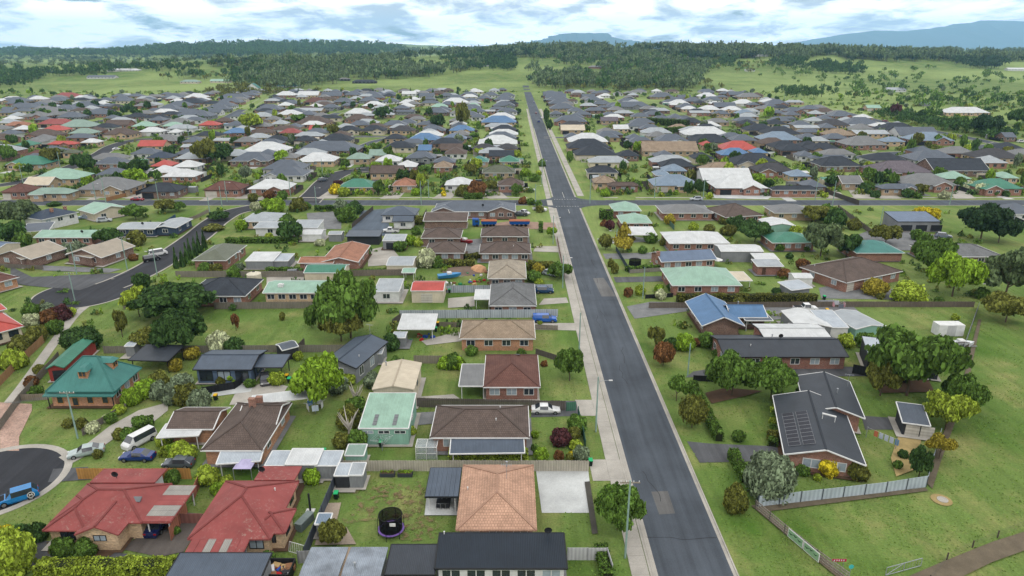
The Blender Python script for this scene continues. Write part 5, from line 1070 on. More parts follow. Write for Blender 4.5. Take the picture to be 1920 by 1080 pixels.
# caravan, boats, skip trailers
def caravan(px_, py_, ang, label, L=6.0):
    root = thing('caravan', label, 'caravan', G(px_, py_), R(ang)); b = MB(); pts = [(-L / 2, .45), (L / 2 - .4, .45), (L / 2, 1.1), (L / 2 - .3, 2.4), (-L / 2 + .3, 2.55), (-L / 2, 2.2)]
    b.hexa([(x, -1.15, z) for x, z in pts], [(x, 1.15, z) for x, z in pts]); b.build('body', M_white, root)
    for k in range(3): b = MB(); b.box(-.45, -.03, 0, .45, .03, .55); b.build('window', M_glass, root, (-L / 2 + 1.2 + k * 1.6, -1.16, 1.35))
    for s in (-1, 1): b = MB(); b.tube([(0, -.1, 0), (0, .1, 0)], .34, 12); b.build('wheel', M_tyre, root, (0, s * 1.08, .34))
    b = MB(); b.bar((L / 2 - .4, 0, .5), (L / 2 + 1, 0, .5), .1); b.build('drawbar', M_steel, root)
caravan(212, 367, 10, 'white caravan beside the grey solar-roofed house')
caravan(1596, 236, 0, 'white caravan in the far paddock-side estate')
def boat(px_, py_, ang, rgb, label, L=5):
    root = thing('boat', label, 'boat', G(px_, py_), R(ang)); b = MB(); st = [(0, .95, .35), (.5, 1, .3), (.8, .7, .4), (1, .04, .75)]; prev = None
    for t, wd, zb in st:
        x = (t - .5) * L; r_ = [(x, -wd, 1.15 + .2 * t), (x, -wd * .6, zb), (x, wd * .6, zb), (x, wd, 1.15 + .2 * t)]
        if prev:
            for k in range(3): b.face([prev[k], r_[k], r_[k + 1], prev[k + 1]])
            b.face([prev[3], r_[3], r_[0], prev[0]])
        else: b.face(r_)
        prev = r_
    b.build('hull', mat('hull_%d_%d_%d' % rgb, rgb, rough=.4), root); b = MB(); b.box(-.6, -.6, 1.2, .5, .6, 1.75); b.build('cover', M_white, root)
    b = MB(); b.bar((-L / 2, 0, .25), (L / 2 + .8, 0, .35), .12); b.build('trailer', M_steel, root)
boat(843, 522, 15, (70, 150, 210), 'pale blue dinghy in the cluttered back yard', 6)
boat(872, 457, -30, (150, 24, 34), 'red boat on the units shared drive', 5.5)
boat(1800, 652, 0, (226, 232, 236), 'white boat under cover by the paddock fence', 5)
for (x, lab) in ((917, 'blue skip bin truck body with rust-orange rim, beside the parked tractor unit'), (974, 'blue skip bin truck body with rust-orange rim, beside the white ute')):
    root = thing('skip_trailer', lab, 'skip', G(x, 424)); w_ = 2.4 if x < 940 else 3.2; b = MB()
    b.hexa([(-w_, -1.2, .9), (w_, -1.2, .9), (w_, 1.2, .9), (-w_, 1.2, .9)], [(-w_ - .2, -1.25, 1.9), (w_ + .2, -1.25, 1.9), (w_ + .2, 1.25, 1.9), (-w_ - .2, 1.25, 1.9)]); b.build('body', mat('skip_blue', (30, 90, 170), rough=.5), root)
    b = MB(); b.box(-w_ - .2, -1.32, 1.9, w_ + .2, 1.32, 2.05); b.build('rim', mat('skip_rust', (176, 104, 66)), root)
    for k in range(4): b = MB(); b.tube([(0, -1.1, 0), (0, 1.1, 0)], .45, 12); b.build('axle_wheels', M_tyre, root, (-w_ * .7 + k * w_ * .45, 0, .45))
root = thing('tipper_cab', 'blue truck cab parked beside the skip bodies', 'truck', G(893, 424)); b = MB(); pts = [(-1.2, .5), (1, .5), (1.1, 1.5), (.7, 2.5), (-1.2, 2.6)]
b.hexa([(x, -1.1, z) for x, z in pts], [(x, 1.1, z) for x, z in pts]); b.build('cab', mat('skip_blue', (30, 90, 170)), root)
for s in (-1, 1): b = MB(); b.tube([(0, -.15, 0), (0, .15, 0)], .45, 12); b.build('wheel', M_tyre, root, (.3, s, .45))
b = MB(); b.box(-.3, -1.13, 1.5, .7, -1.08, 2.2); b.build('window', M_glass, root)
# ------------------------------------------------------------ trampoline, tank, clotheslines, bins and so on
def trampoline(px_, py_, r_, pad, label, hh=2.3, net=True):
    root = thing('trampoline', label, 'trampoline', G(px_, py_)); A = np.linspace(0, 2 * math.pi, 25)
    b = MB()
    for i in range(24):
        q = [(math.cos(A[i + j]) * k, math.sin(A[i + j]) * k) for j, k in ((0, r_ * .8), (0, r_), (1, r_), (1, r_ * .8))]; b.hexa([(x, y, .72) for x, y in q], [(x, y, .8) for x, y in q])
    b.build('safety_pad', mat('pad_%s' % pad[0], pad[1], rough=.6), root)
    b = MB(); b.tube([(0, 0, .74), (0, 0, .77)], r_ * .81, 24); b.build('jumping_mat', M_black, root)
    b = MB(); b.tube([(0, 0, .8), (0, 0, hh)], r_ * .86, 24, cap=False)
    m = mat('trampoline_net', (18, 19, 22), rough=.9); n_ = m.node_tree; tr_ = n_.nodes.new('ShaderNodeBsdfTransparent'); mx_ = n_.nodes.new('ShaderNodeMixShader'); mx_.inputs[0].default_value = .9
    n_.links.new(tr_.outputs[0], mx_.inputs[1]); n_.links.new(n_.nodes['Principled BSDF'].outputs[0], mx_.inputs[2]); n_.links.new(mx_.outputs[0], n_.nodes['Material Output'].inputs[0]); b.build('net', m, root)
    b = MB(); b.tube([(math.cos(a) * r_ * .88, math.sin(a) * r_ * .88, hh) for a in A], .045, 6); b.build('top_rail', M_black, root)
    for k in range(6):
        a = k * math.pi / 3 + .3; b = MB(); b.tube([(math.cos(a) * r_ * .98, math.sin(a) * r_ * .98, 0), (math.cos(a) * r_ * .98, math.sin(a) * r_ * .98, hh * .8), (math.cos(a) * r_ * .88, math.sin(a) * r_ * .88, hh)], .035, 6); b.build('leg', M_black, root)
    return root
t_ = trampoline(734, 1000, 1.6, ('purple', (140, 110, 190)), 'round black netted trampoline with purple safety pad on the lawn', 2.75)
b = MB(); b.box(-.35, -.02, -.22, .35, .02, .22); o = b.build('logo_patch', M_white, t_, (.5, -1.42, 2.35))
trampoline(1190, 503, 1.8, ('dark', (40, 42, 46)), 'dark backyard trampoline behind the slate blue fence', 2.4)
root = thing('water_tank', 'round cream water tank beside the charcoal tiled house', 'water tank', G(478, 530)); b = MB(); b.tube([(0, 0, 0), (0, 0, 2.4), (0, 0, 2.9)], [1.75, 1.75, .5], 24); b.build('tank', mat('tank_cream', (226, 220, 200)), root); b = MB(); b.cyl(0, 0, 2.85, 3.05, .35, 12); b.build('lid', M_dark, root)
def clothesline(px_, py_, label, washing, r_=1.7):
    root = thing('clothesline', label, 'clothesline', G(px_, py_)); b = MB(); b.tube([(0, 0, 0), (0, 0, 2.1)], .05, 8); b.build('post', M_steel, root)
    b = MB()
    for k in range(4): a = k * math.pi / 2 + .4; b.tube([(0, 0, 1.75), (math.cos(a) * r_, math.sin(a) * r_, 2.15)], .025, 5)
    b.build('arms', M_steel, root); b = MB()
    for q in (.5, .75, 1): b.tube([(math.cos(k * math.pi / 2 + .4) * r_ * q, math.sin(k * math.pi / 2 + .4) * r_ * q, 1.75 + .4 * q) for k in range(5)], .01, 4)
    b.build('lines', M_white, root)
    for k, c in enumerate(washing):
        a = k * 6.28 / len(washing); m = mat('cloth_%d_%d_%d' % c, c, rough=.9); o = MB(); o.box(-.5, -.01, -1.0, .5, .01, 0); s = o.build('washing', m, None, tuple(Vector(root.location) + Vector((math.cos(a) * r_ * .7, math.sin(a) * r_ * .7, 2.05))), a + R(90)); tag(s, 'piece of washing hanging on a rotary clothesline', 'washing', 'washing on the clotheslines')
clothesline(592, 775, 'rotary clothesline hung with white and blue washing on the green lawn', [(232, 234, 238), (232, 234, 238), (90, 150, 210), (232, 234, 238), (200, 214, 230)])
clothesline(717, 845, 'empty rotary clothesline behind the mint green shed', [])
clothesline(1571, 583, 'rotary clothesline with pink washing on the gravel yard', [(226, 170, 180), (214, 220, 230), (226, 170, 180), (120, 126, 140)])
root = thing('washing_line', 'straight washing line with an orange towel and blue-white clothes', 'clothesline', G(1636, 825)); d_ = G(1672, 840) - G(1636, 825); L_ = d_.length; root.rotation_euler = (0, 0, math.atan2(d_.y, d_.x)); b = MB(); b.tube([(-1, 0, 1.7), (L_ + .5, 0, 1.7)], .012, 4); b.build('line', M_white, root)
for x in (-1, L_ + .5): b = MB(); b.tube([(x, 0, 0), (x, 0, 1.9)], .05, 6); b.build('post', M_steel, root)
for k, c in enumerate([(214, 128, 96), (206, 216, 236), (206, 216, 236), (206, 216, 236), (120, 160, 200)]):
    o = MB(); o.box(-.28, -.01, -.95, .28, .01, 0); s = o.build('washing', mat('cloth_%d_%d_%d' % c, c, rough=.9), None, tuple(Vector(root.location) + Matrix.Rotation(root.rotation_euler.z, 3, 'Z') @ Vector((.3 + k * .75, 0, 1.68))), root.rotation_euler.z); tag(s, 'orange towel pegged on the straight washing line' if k == 0 else 'blue-white garment pegged on the straight washing line', 'washing', 'washing on the straight line')
for x, y, l, t in ((1107, 873, 'green', 'dark bin with green lid at the pale fence end'), (927, 744, 'yellow', 'yellow-lidded bin behind the red-brown tiled house'), (943, 744, 'green', 'green-lidded bin behind the red-brown tiled house'), (958, 744, 'red', 'red-lidded bin behind the red-brown tiled house'), (597, 855, 'yellow', 'yellow-lidded bin behind the white lean-to'), (608, 854, 'green', 'green-lidded bin behind the white lean-to'), (543, 718, 'green', 'green-lidded bin beside the lime tree'), (538, 712, 'yellow', 'yellow-lidded bin beside the lime tree'), (393, 752, 'green', 'green-lidded bin by the striped-leaf shrubs'), (405, 750, 'yellow', 'yellow-lidded bin by the striped-leaf shrubs'), (817, 622, 'green', 'green-lidded bin at the rust-flecked shelter'), (821, 612, 'yellow', 'yellow-lidded bin at the rust-flecked shelter'), (836, 549, 'yellow', 'yellow-lidded bin by the red-roofed shed'), (843, 549, 'green', 'green-lidded bin by the red-roofed shed'), (1550, 587, 'yellow', 'yellow-lidded bin behind the white ute'), (1545, 562, 'green', 'green-lidded bin by the corner-on brown house'), (631, 935, 'green', 'green-lidded bin against the blue-grey fence'), (715, 838, 'green', 'green-lidded bin behind the mint green shed')):
    bin_(x, y, l, t)
# glasshouse frame, raised beds, table, container, pool and oddments
root = thing('glasshouse', 'small clear-panelled glasshouse behind the weathered fence', 'glasshouse', G(800, 862)); b = MB()
for x in (-1.5, 0, 1.5):
    for y in (0, 2.2): b.box(x - .04, y - .04, 0, x + .04, y + .04, 2.0)
for y in (0, 2.2): b.box(-1.5, y - .04, 1.0, 1.5, y + .04, 1.06); b.box(-1.5, y - .04, 2.0, 1.5, y + .04, 2.06)
for x in (-1.5, 0, 1.5): b.box(x - .04, 0, 2.06, x + .04, 2.2, 2.1)
b.build('frame', M_white, root)
gm_ = mat('clear_panel', (200, 210, 214), rough=.1); n_ = gm_.node_tree; tr_ = n_.nodes.new('ShaderNodeBsdfTransparent'); mx_ = n_.nodes.new('ShaderNodeMixShader'); mx_.inputs[0].default_value = .35
n_.links.new(tr_.outputs[0], mx_.inputs[1]); n_.links.new(n_.nodes['Principled BSDF'].outputs[0], mx_.inputs[2]); n_.links.new(mx_.outputs[0], n_.nodes['Material Output'].inputs[0])
for k, (x0, x1) in enumerate(((-1.46, -.05), (.05, 1.46))):
    for y in (0, 2.2): b = MB(); b.box(x0, y - .01, .05, x1, y + .01, 1.98); b.build('pane', gm_, root)
    b = MB(); b.box(x0, .05, 2.03, x1, 2.15, 2.05); b.build('pane', gm_, root)
for x, lab in ((727, 'dark raised garden bed with a few seedlings by the paling fence'), (760, 'dark raised garden bed full of leafy greens by the paling fence')):
    root = thing('raised_bed', lab, 'planter', G(x, 892)); b = MB(); b.box(-1, -.4, 0, 1, .4, .55); b.build('planter_box', mat('planter', (70, 76, 82)), root); b = MB(); b.box(-.92, -.34, .55, .92, .34, .58); b.build('soil', M_mulch, root)
    v_, n_ = cards([(-.6, 0, .7, .35, .3, .18), (0, 0, .7, .35, .3, .2), (.6, 0, .7, .35, .3, .2)], 150 if x < 740 else 500, .08, 3); link('greens', cards_mesh('greens', v_, n_, leaf('bright')), root)
root = thing('outdoor_table', 'dark outdoor dining table under the pink house patio roof', 'table', G(832, 948)); b = MB(); b.box(-.9, -.45, .7, .9, .45, .76); b.build('tabletop', M_dark, root)
for x in (-.8, .8):
    for y in (-.38, .38): b = MB(); b.box(x - .04, y - .04, 0, x + .04, y + .04, .7); b.build('leg', M_dark, root)
def chair(p, rz, lab):
    root = thing('outdoor_chair', lab, 'chair', p, rz, 'chairs around the patio table'); b = MB(); b.box(-.24, -.24, .42, .24, .24, .47); b.build('seat', M_dark, root); b = MB(); b.box(-.24, .2, .47, .24, .25, .95); b.build('backrest', M_dark, root)
    for x in (-.2, .2):
        for y in (-.2, .2): b = MB(); b.box(x - .02, y - .02, 0, x + .02, y + .02, .42); b.build('leg', M_dark, root)
for k, x in enumerate((-.6, 0, .6)):
    chair(G(832, 948) + Vector((x, -.75, 0)), R(180), 'black patio chair drawn up to the outdoor dining table'); chair(G(832, 948) + Vector((x, .75, 0)), 0, 'black patio chair drawn up to the outdoor dining table')
b = MB(); p = G(1775, 627); b.box(-2.6, -1.2, .1, 2.6, 1.2, 2.5); root = thing('shipping_container', 'white box container at the corner of the dry lawn', 'container', p); b.build('body', M_white, root); b = MB(); b.box(-.9, -1.24, .15, .9, -1.2, 2.4); b.build('door', mat('container_door', (206, 208, 210), 'metal'), root)
root = thing('swimming_pool', 'bright blue above-ground pool behind the pale tree', 'pool', G(1832, 525)); b = MB(); b.tube([(0, 0, 0), (0, 0, 1.0)], 3.4, 24, cap=False); b.build('wall', M_white, root); b = MB(); b.tube([(0, 0, .3), (0, 0, .85)], 3.36, 24); b.build('water', mat('pool_water', (60, 150, 220), rough=.08), root)
root = thing('satellite_dish', 'large pale satellite dish on a post', 'dish', G(1712, 470)) if False else None
b = MB(); root = thing('umbrella', 'white market umbrella beside the chimneyed blue-grey house', 'umbrella', G(1342, 500)); b.tube([(0, 0, 0), (0, 0, 2.3)], .04, 6); b.build('pole', M_steel, root); b = MB(); b.tube([(0, 0, 2.0), (0, 0, 2.6)], [1.7, .05], 8); b.build('canopy', M_white, root)
b = MB(); root = thing('shade_tent', 'lilac pop-up gazebo between the maroon houses', 'gazebo', G(463, 893)); 
for x in (-1.2, 1.2):
    for y in (-1.2, 1.2): q = MB(); q.box(x - .03, y - .03, 0, x + .03, y + .03, 2.0); q.build('leg', M_steel, root)
b.tube([(0, 0, 2.0), (0, 0, 2.7)], [1.75, .05], 4); o = b.build('canopy', mat('lilac', (196, 190, 226)), root); o.rotation_euler = (0, 0, R(45))
root = thing('skip_of_rubbish', 'dark open trailer heaped with coloured rubbish', 'trailer', G(518, 1082)); b = MB()
for s in ((-1.9, -1.3, 1.9, -1.2), (-1.9, 1.2, 1.9, 1.3), (-1.9, -1.2, -1.8, 1.2), (1.8, -1.2, 1.9, 1.2)): b.box(s[0], s[1], .3, s[2], s[3], 1.5)
b.box(-1.9, -1.3, .25, 1.9, 1.3, .35); b.build('tray', M_dark, root)
def junk(px_, py_, n, rad, label, z0=0, parent=None):
    cols = [(196, 40, 44), (40, 140, 90), (230, 230, 232), (40, 80, 170), (60, 60, 64), (200, 170, 120), (150, 110, 80)]
    r_ = random.Random(n); p0 = G(px_, py_)
    for k in range(n):
        s = r_.uniform(.18, .55); b = MB(); tw = r_.uniform(.7, 1.1); b.hexa([(-s, -s * .7, 0), (s, -s * .7, 0), (s, s * .7, 0), (-s, s * .7, 0)], [(-s * tw, -s * .6, s), (s * tw, -s * .7, s * .9), (s * .9, s * .7, s), (-s, s * .6 * tw, s * 1.1)]); c = r_.choice(cols)
        o = b.build('rubbish_item', mat('junk_%d_%d_%d' % c, c)); o.location = p0 + Vector((r_.uniform(-rad, rad), r_.uniform(-rad * .6, rad * .6), z0)); o.rotation_euler = (0, 0, r_.uniform(0, 6)); tag(o, label, 'rubbish', label)
junk(518, 1082, 34, 1.5, 'loose coloured rubbish heaped in the dark trailer', .6)
junk(870, 535, 26, 7, 'discarded item scattered in the cluttered back yard'); junk(905, 512, 16, 4, 'discarded item scattered in the cluttered back yard'); junk(790, 632, 8, 3, 'household item stored at the rust-flecked shelter'); junk(610, 524, 10, 5, 'clutter in front of the cream teal-roofed shed')
def pile(px_, py_, r_, h_, rgb, label, name='pile'):
    b = MB(); n = 14; rr = random.Random(px_); lv = [(1, 0), (.75, .5), (.4, .85), (.05, 1)]; R_ = [[(math.cos(6.283 * k / n) * r_ * q * rr.uniform(.85, 1.15), math.sin(6.283 * k / n) * r_ * q * .7 * rr.uniform(.85, 1.15), z * h_) for k in range(n)] for q, z in lv]
    for a, c in zip(R_, R_[1:]):
        for k in range(n): b.face([a[k], a[(k + 1) % n], c[(k + 1) % n], c[k]])
    b.face(R_[-1]); tag(b.build(name, mat('pile_%d' % px_, rgb, 'gravel'), None, G(px_, py_)), label, 'pile')
pile(897, 508, 2.6, 1.8, (206, 160, 122), 'heap of orange timber offcuts in the cluttered yard', 'timber_heap'); pile(870, 508, 5.5, .8, (122, 104, 92), 'low brown heap of rubble in the cluttered yard', 'rubble_heap')
b = MB(); root = thing('smoker_flue', 'tall black steel flue standing on a white slab', 'flue', G(582, 958)); b.box(-.55, -.4, 0, .55, .4, .08); b.build('slab', M_white, root); b = MB(); b.tube([(0, 0, .08), (0, 0, 2.6)], .13, 10); b.build('pipe', M_dark, root)
root = thing('garden_cabinet', 'long grey-green storage cabinet on the side lawn', 'cabinet', G(572, 985), R(70)); b = MB(); b.hexa([(-1.3, -.45, 0), (1.3, -.45, 0), (1.3, .45, 0), (-1.3, .45, 0)], [(-1.3, -.45, .9), (1.3, -.45, .9), (1.3, .45, 1.1), (-1.3, .45, 1.1)]); b.build('body', mat('cabinet', (118, 132, 130), 'metal'), root); b = MB(); b.box(-1.35, -.5, 1.1, 1.35, .5, 1.14); b.build('lid', mat('cabinet_lid', (134, 148, 146), 'metal'), root)
root = thing('steel_gate', 'loose white tubular gate leaning by the maroon house', 'gate', G(555, 1038), R(-20)); b = MB()
for x in np.linspace(-1, 1, 9): b.bar((x, 0, .05), (x, .3, 1.2), .035)
b.bar((-1, 0, .05), (1, 0, .05), .05); b.bar((-1, .3, 1.2), (1, .3, 1.2), .05); b.build('bars', M_white, root)
root = thing('air_conditioner', 'white air conditioner beside the maroon house wall', 'air conditioner', G(126, 1022)); b = MB(); b.box(-.45, -.2, 0, .45, .2, .9); b.build('case', M_white, root); b = MB(); b.tube([(0, -.23, .45), (0, -.2, .45)], .3, 16); b.build('fan_grille', M_steel, root)
# ------------------------------------------------------------ houses past the cross street (measured in 4.8x enlargements)
FAR = {}
FAR[(0, 270)] = '''0 240 440 redbrown;245 620 455 sage;610 1090 440 grey;1255 1590 435 charcoal;45 390 190 teal;280 690 322 mint;850 1110 285 slate;830 1100 185 slate;1350 1530 205 red;1550 1770 212 white;1330 1550 262 white;1445 1750 300 white;1310 1530 130 navy;200 400 110 redbrown;550 720 85 olive;200 440 375 cream'''
FAR[(380, 270)] = '''0 340 420 redbrown;400 770 410 white;345 735 72 white;835 1390 66 slate;235 590 158 slate;530 900 232 slate;530 905 292 slate;840 1180 160 white;690 840 132 grey;1280 1500 140 sage;1490 1650 108 sage;1220 1540 395 teal;1500 1800 270 brown;1700 1920 382 terracotta;1740 1920 210 white;1630 1900 38 charcoal'''
FAR[(760, 270)] = '''0 270 132 slate;110 235 62 blue;310 515 52 brown;600 820 52 dkgrey;820 1015 50 dkgrey;750 980 115 charcoal;580 750 165 green;845 1030 165 teal;250 420 215 tan;690 990 265 olive;350 620 378 white;830 1070 382 brown;1530 1910 105 charcoal;1640 1920 265 charcoal;1710 1920 380 tan'''
FAR[(1140, 270)] = '''310 820 70 tan;90 285 112 charcoal;490 800 215 charcoal;520 735 262 bluegrey;430 570 288 bluegrey;860 980 22 red;1030 1370 52 red;1020 1310 105 blue;1310 1450 85 blue;1140 1580 190 charcoal;1340 1690 255 dkgrey;860 1240 258 tan;1640 1840 298 bluegrey;410 830 380 bluegrey;850 1310 332 white;970 1450 405 white;1480 1900 420 charcoal;1560 1820 65 charcoal;1765 1920 130 slate;0 280 382 brown'''
FAR[(1520, 270)] = '''0 360 132 slate;140 520 222 charcoal;0 290 58 charcoal;940 1360 155 slate;1215 1500 90 grey;1520 1920 135 dkgrey;1110 1620 245 charcoal;600 1110 262 mauve;640 1000 410 slate;935 1400 400 grey;1220 1450 318 mint;1540 1920 408 teal;1730 1880 312 mint;285 480 362 grey;0 200 415 slate'''
FAR[(0, 160)] = '''0 220 150 slate;240 390 128 white;460 690 105 maroon;0 110 225 slate;80 290 205 slate;300 470 165 grey;400 570 142 slate;290 540 250 grey;450 660 220 slate;610 860 192 slate;180 400 285 grey;500 720 290 slate;740 980 262 slate;860 1000 140 slate;1000 1140 135 slate;960 1100 202 dkgrey;1260 1380 130 slate;1440 1640 112 slate;1650 1840 112 white;1580 1810 162 charcoal;1480 1700 188 slate;1350 1600 222 slate;1120 1300 288 charcoal;1560 1890 282 slate;1600 1760 246 slate;1770 1920 232 slate;30 250 365 terracotta;270 575 360 maroon;360 570 408 red;510 810 377 sage;930 1150 362 brown;1180 1380 372 mint;1450 1630 372 mint;1780 1960 362 red;210 490 458 brown;610 830 437 sage;910 1180 448 brown;1200 1410 432 white;1490 1630 432 white;130 280 545 teal;420 670 535 red;660 890 532 white;1320 1590 505 grey;1230 1470 552 red;1620 1760 560 lightgrey'''
FAR[(380, 160)] = '''130 400 115 slate;300 485 92 slate;640 830 92 white;850 1040 92 white;1060 1250 97 slate;1250 1420 92 slate;1430 1600 90 slate;1600 1760 90 slate;1790 1920 80 white;60 270 192 slate;110 340 157 slate;0 160 247 slate;0 230 217 slate;460 700 222 slate;700 870 168 slate;900 1100 152 redbrown;1160 1350 152 slate;1400 1570 142 slate;1610 1760 147 slate;1070 1220 202 slate;1220 1370 192 slate;1430 1630 187 white;1760 1920 162 white;820 1070 232 lightgrey;870 1070 268 slate;660 870 267 white;1270 1500 257 white;1500 1700 246 slate;1740 1900 242 slate;240 400 282 slate;550 690 312 grey;830 1130 342 brown;1270 1500 312 brown;180 390 432 blue;420 620 432 brown;680 870 432 maroon;950 1040 402 red;1200 1410 412 charcoal;1410 1640 412 charcoal;1680 1900 412 dkgrey;90 280 502 lightgrey;270 480 512 grey;540 760 502 charcoal;810 1000 502 charcoal;1040 1330 502 charcoal;1630 1820 485 charcoal'''
FAR[(760, 160)] = '''120 260 100 slate;300 440 97 slate;490 650 92 slate;690 840 92 slate;840 990 97 slate;0 130 132 white;370 540 122 slate;330 560 157 white;640 780 122 slate;800 980 132 slate;150 270 127 slate;225 380 197 mint;550 670 187 mint;790 990 187 slate;820 1010 242 slate;550 720 237 slate;720 810 237 lightgrey;180 390 247 slate;0 130 172 grey;0 70 242 slate;740 990 302 white;680 1000 337 blue;780 1000 407 charcoal;150 360 412 slate;390 620 412 blue;20 310 497 blue;330 550 487 slateblue;720 1000 482 slate;650 1010 532 white;1240 1420 95 slate;1260 1450 115 slate;1270 1490 137 slate;1290 1510 167 slate;1300 1540 212 slate;1300 1420 262 slate;1340 1640 332 slate;1390 1640 377 dkgrey;1400 1620 407 cream;1520 1680 267 slate;1590 1710 105 slate;1620 1780 137 slate;1680 1830 172 slate;1730 1880 202 slate;1750 1860 97 white;1770 1920 272 slate;1760 1920 322 mauve;1430 1580 472 slate;1470 1830 512 white;1460 1850 570 charcoal'''
FAR[(1140, 160)] = '''390 600 107 slate;630 750 112 slate;820 990 102 white;870 1040 137 slate;690 870 147 slate;1090 1230 87 slate;1180 1390 107 grey;50 410 202 slate;500 620 152 slate;560 740 167 white;600 800 202 slate;670 810 217 white;960 1160 197 slate;1140 1330 167 white;1380 1530 152 white;1430 1640 172 slate;830 1020 222 white;1040 1220 227 white;760 950 258 lightgrey;950 1110 262 slate;1160 1330 257 bluegrey;1600 1780 237 slate;1750 1920 217 slate;1480 1600 252 slate;1480 1700 302 slate;330 510 267 slate;380 600 322 slate;660 860 337 charcoal;290 490 397 slate;560 740 390 tan;800 1020 397 charcoal;50 190 397 white;690 1100 447 white;1250 1530 410 charcoal;1420 1740 442 charcoal;1690 1910 387 lightgrey;170 320 482 slate;170 440 527 slate;440 740 507 slate;770 1130 522 charcoal;1390 1750 497 bluegrey;1480 1750 562 charcoal;1740 1920 552 charcoal'''
FAR[(1520, 160)] = '''190 420 282 slate;330 640 352 slate;100 360 362 dkgrey;650 990 407 charcoal;800 1160 452 slate;150 410 452 tan;410 720 442 lightgrey;660 860 512 bluegrey;930 1300 502 bluegrey;330 700 542 grey;1230 1620 250 white;1720 1920 482 slate;510 640 207 mint'''
L_ = []
for (ox, oy), txt in FAR.items():
    for e in txt.split(';'):
        x0, x1, y, c = e.split(); L_.append([ox + int(x0) / 4.8, ox + int(x1) / 4.8, oy + int(y) / 4.8, c])
L_.sort(key=lambda e: -e[2])
rects = []
for e in L_:
    a, b_ = G(e[0], e[2], 2.6), G(e[1], e[2], 2.6); rects.append([a.x, b_.x, a.y])
depth = [min(17, max(10, (b_ - a) * .72)) for a, b_, c in rects]
order = sorted(range(len(rects)), key=lambda k: rects[k][2])
for n_, j in enumerate(order):
    for i in order[:n_]:
        if min(rects[i][1], rects[j][1]) - max(rects[i][0], rects[j][0]) > .3 and rects[i][2] + depth[i] + 1.2 > rects[j][2]:
            gap = rects[j][2] - rects[i][2] - 1.2; need = depth[i] - gap; push = min(need, 3 + rects[j][2] * .008)
            rects[j][2] += push; depth[i] = max(4.5, min(depth[i], gap + push))
def road_hit(x, y):
    for pts, hw in ROADS[2:]:
        for (xa, ya), (xb, yb) in zip(pts, pts[1:]):
            if min(ya, yb) - hw < y < max(ya, yb) + hw and min(xa, xb) - hw < x < max(xa, xb) + hw:
                dx, dy = xb - xa, yb - ya; t = max(0, min(1, ((x - xa) * dx + (y - ya) * dy) / (dx * dx + dy * dy + 1e-6)))
                if math.hypot(x - xa - t * dx, y - ya - t * dy) < hw: return True
    return any(math.hypot(x - c_.x, y - c_.y) < r_ for c_, r_ in TURN)
TURN = [(G(690, 318), 10), (G(1640, 297), 11), (G(158, 550), 11)]
drop = []
for k, (a, b_, y0) in enumerate(rects):
    hitc = lambda x0, x1, yy, d: any(road_hit(x0 + (x1 - x0) * u, yy + d * v) for u in (0, .25, .5, .75, 1) for v in (0, .5, 1))
    best = None
    for sh in (0, 2, 4, 6, -3, 9):
        for tr in (0, .15, .3, .45):
            for x0, x1 in ((a + tr * (b_ - a), b_), (a, b_ - tr * (b_ - a))):
                for d in (depth[k], depth[k] * .75, 6):
                    if not best and x1 - x0 > 6 and not hitc(x0, x1, y0 + sh, d): best = (x0, x1, y0 + sh, d)
    if best: rects[k] = list(best[:3]); depth[k] = best[3]
    else: drop.append(k)
keep = [k for k in range(len(rects)) if k not in drop]; print('DROPPED ON ROADS', len(drop)); L_ = [L_[k] for k in keep]; rects = [rects[k] for k in keep]; depth = [depth[k] for k in keep]
WC = {'slate': ('brick', 'tanbrick', 'white', 'greywall', 'brownbrick'), 'charcoal': ('brick', 'cream', 'brownbrick', 'tanbrick'), 'white': ('creambrick', 'brick', 'white'), 'brown': ('brick', 'creambrick'), 'red': ('creambrick', 'brick'), 'blue': ('creambrick', 'redbrick')}
RWD = {'slate': 'slate grey', 'charcoal': 'charcoal', 'dkgrey': 'dark grey', 'grey': 'mid grey', 'lightgrey': 'pale grey', 'white': 'white', 'brown': 'brown tiled', 'redbrown': 'red-brown tiled', 'tan': 'tan tiled', 'cream': 'cream', 'red': 'coral red', 'maroon': 'maroon', 'terracotta': 'terracotta tiled', 'mint': 'mint green', 'sage': 'sage green', 'teal': 'green', 'green': 'deep green', 'olive': 'olive tiled', 'blue': 'bright blue', 'bluegrey': 'blue-grey', 'navy': 'navy', 'mauve': 'mauve tiled', 'slateblue': 'steel blue'}
WWD = {'brick': 'brick', 'redbrick': 'red brick', 'brownbrick': 'dark brick', 'tanbrick': 'tan brick', 'creambrick': 'cream brick', 'white': 'white', 'greywall': 'grey', 'cream': 'cream', 'orange': 'orange brick'}
HOUSE_R = []; FHO = []
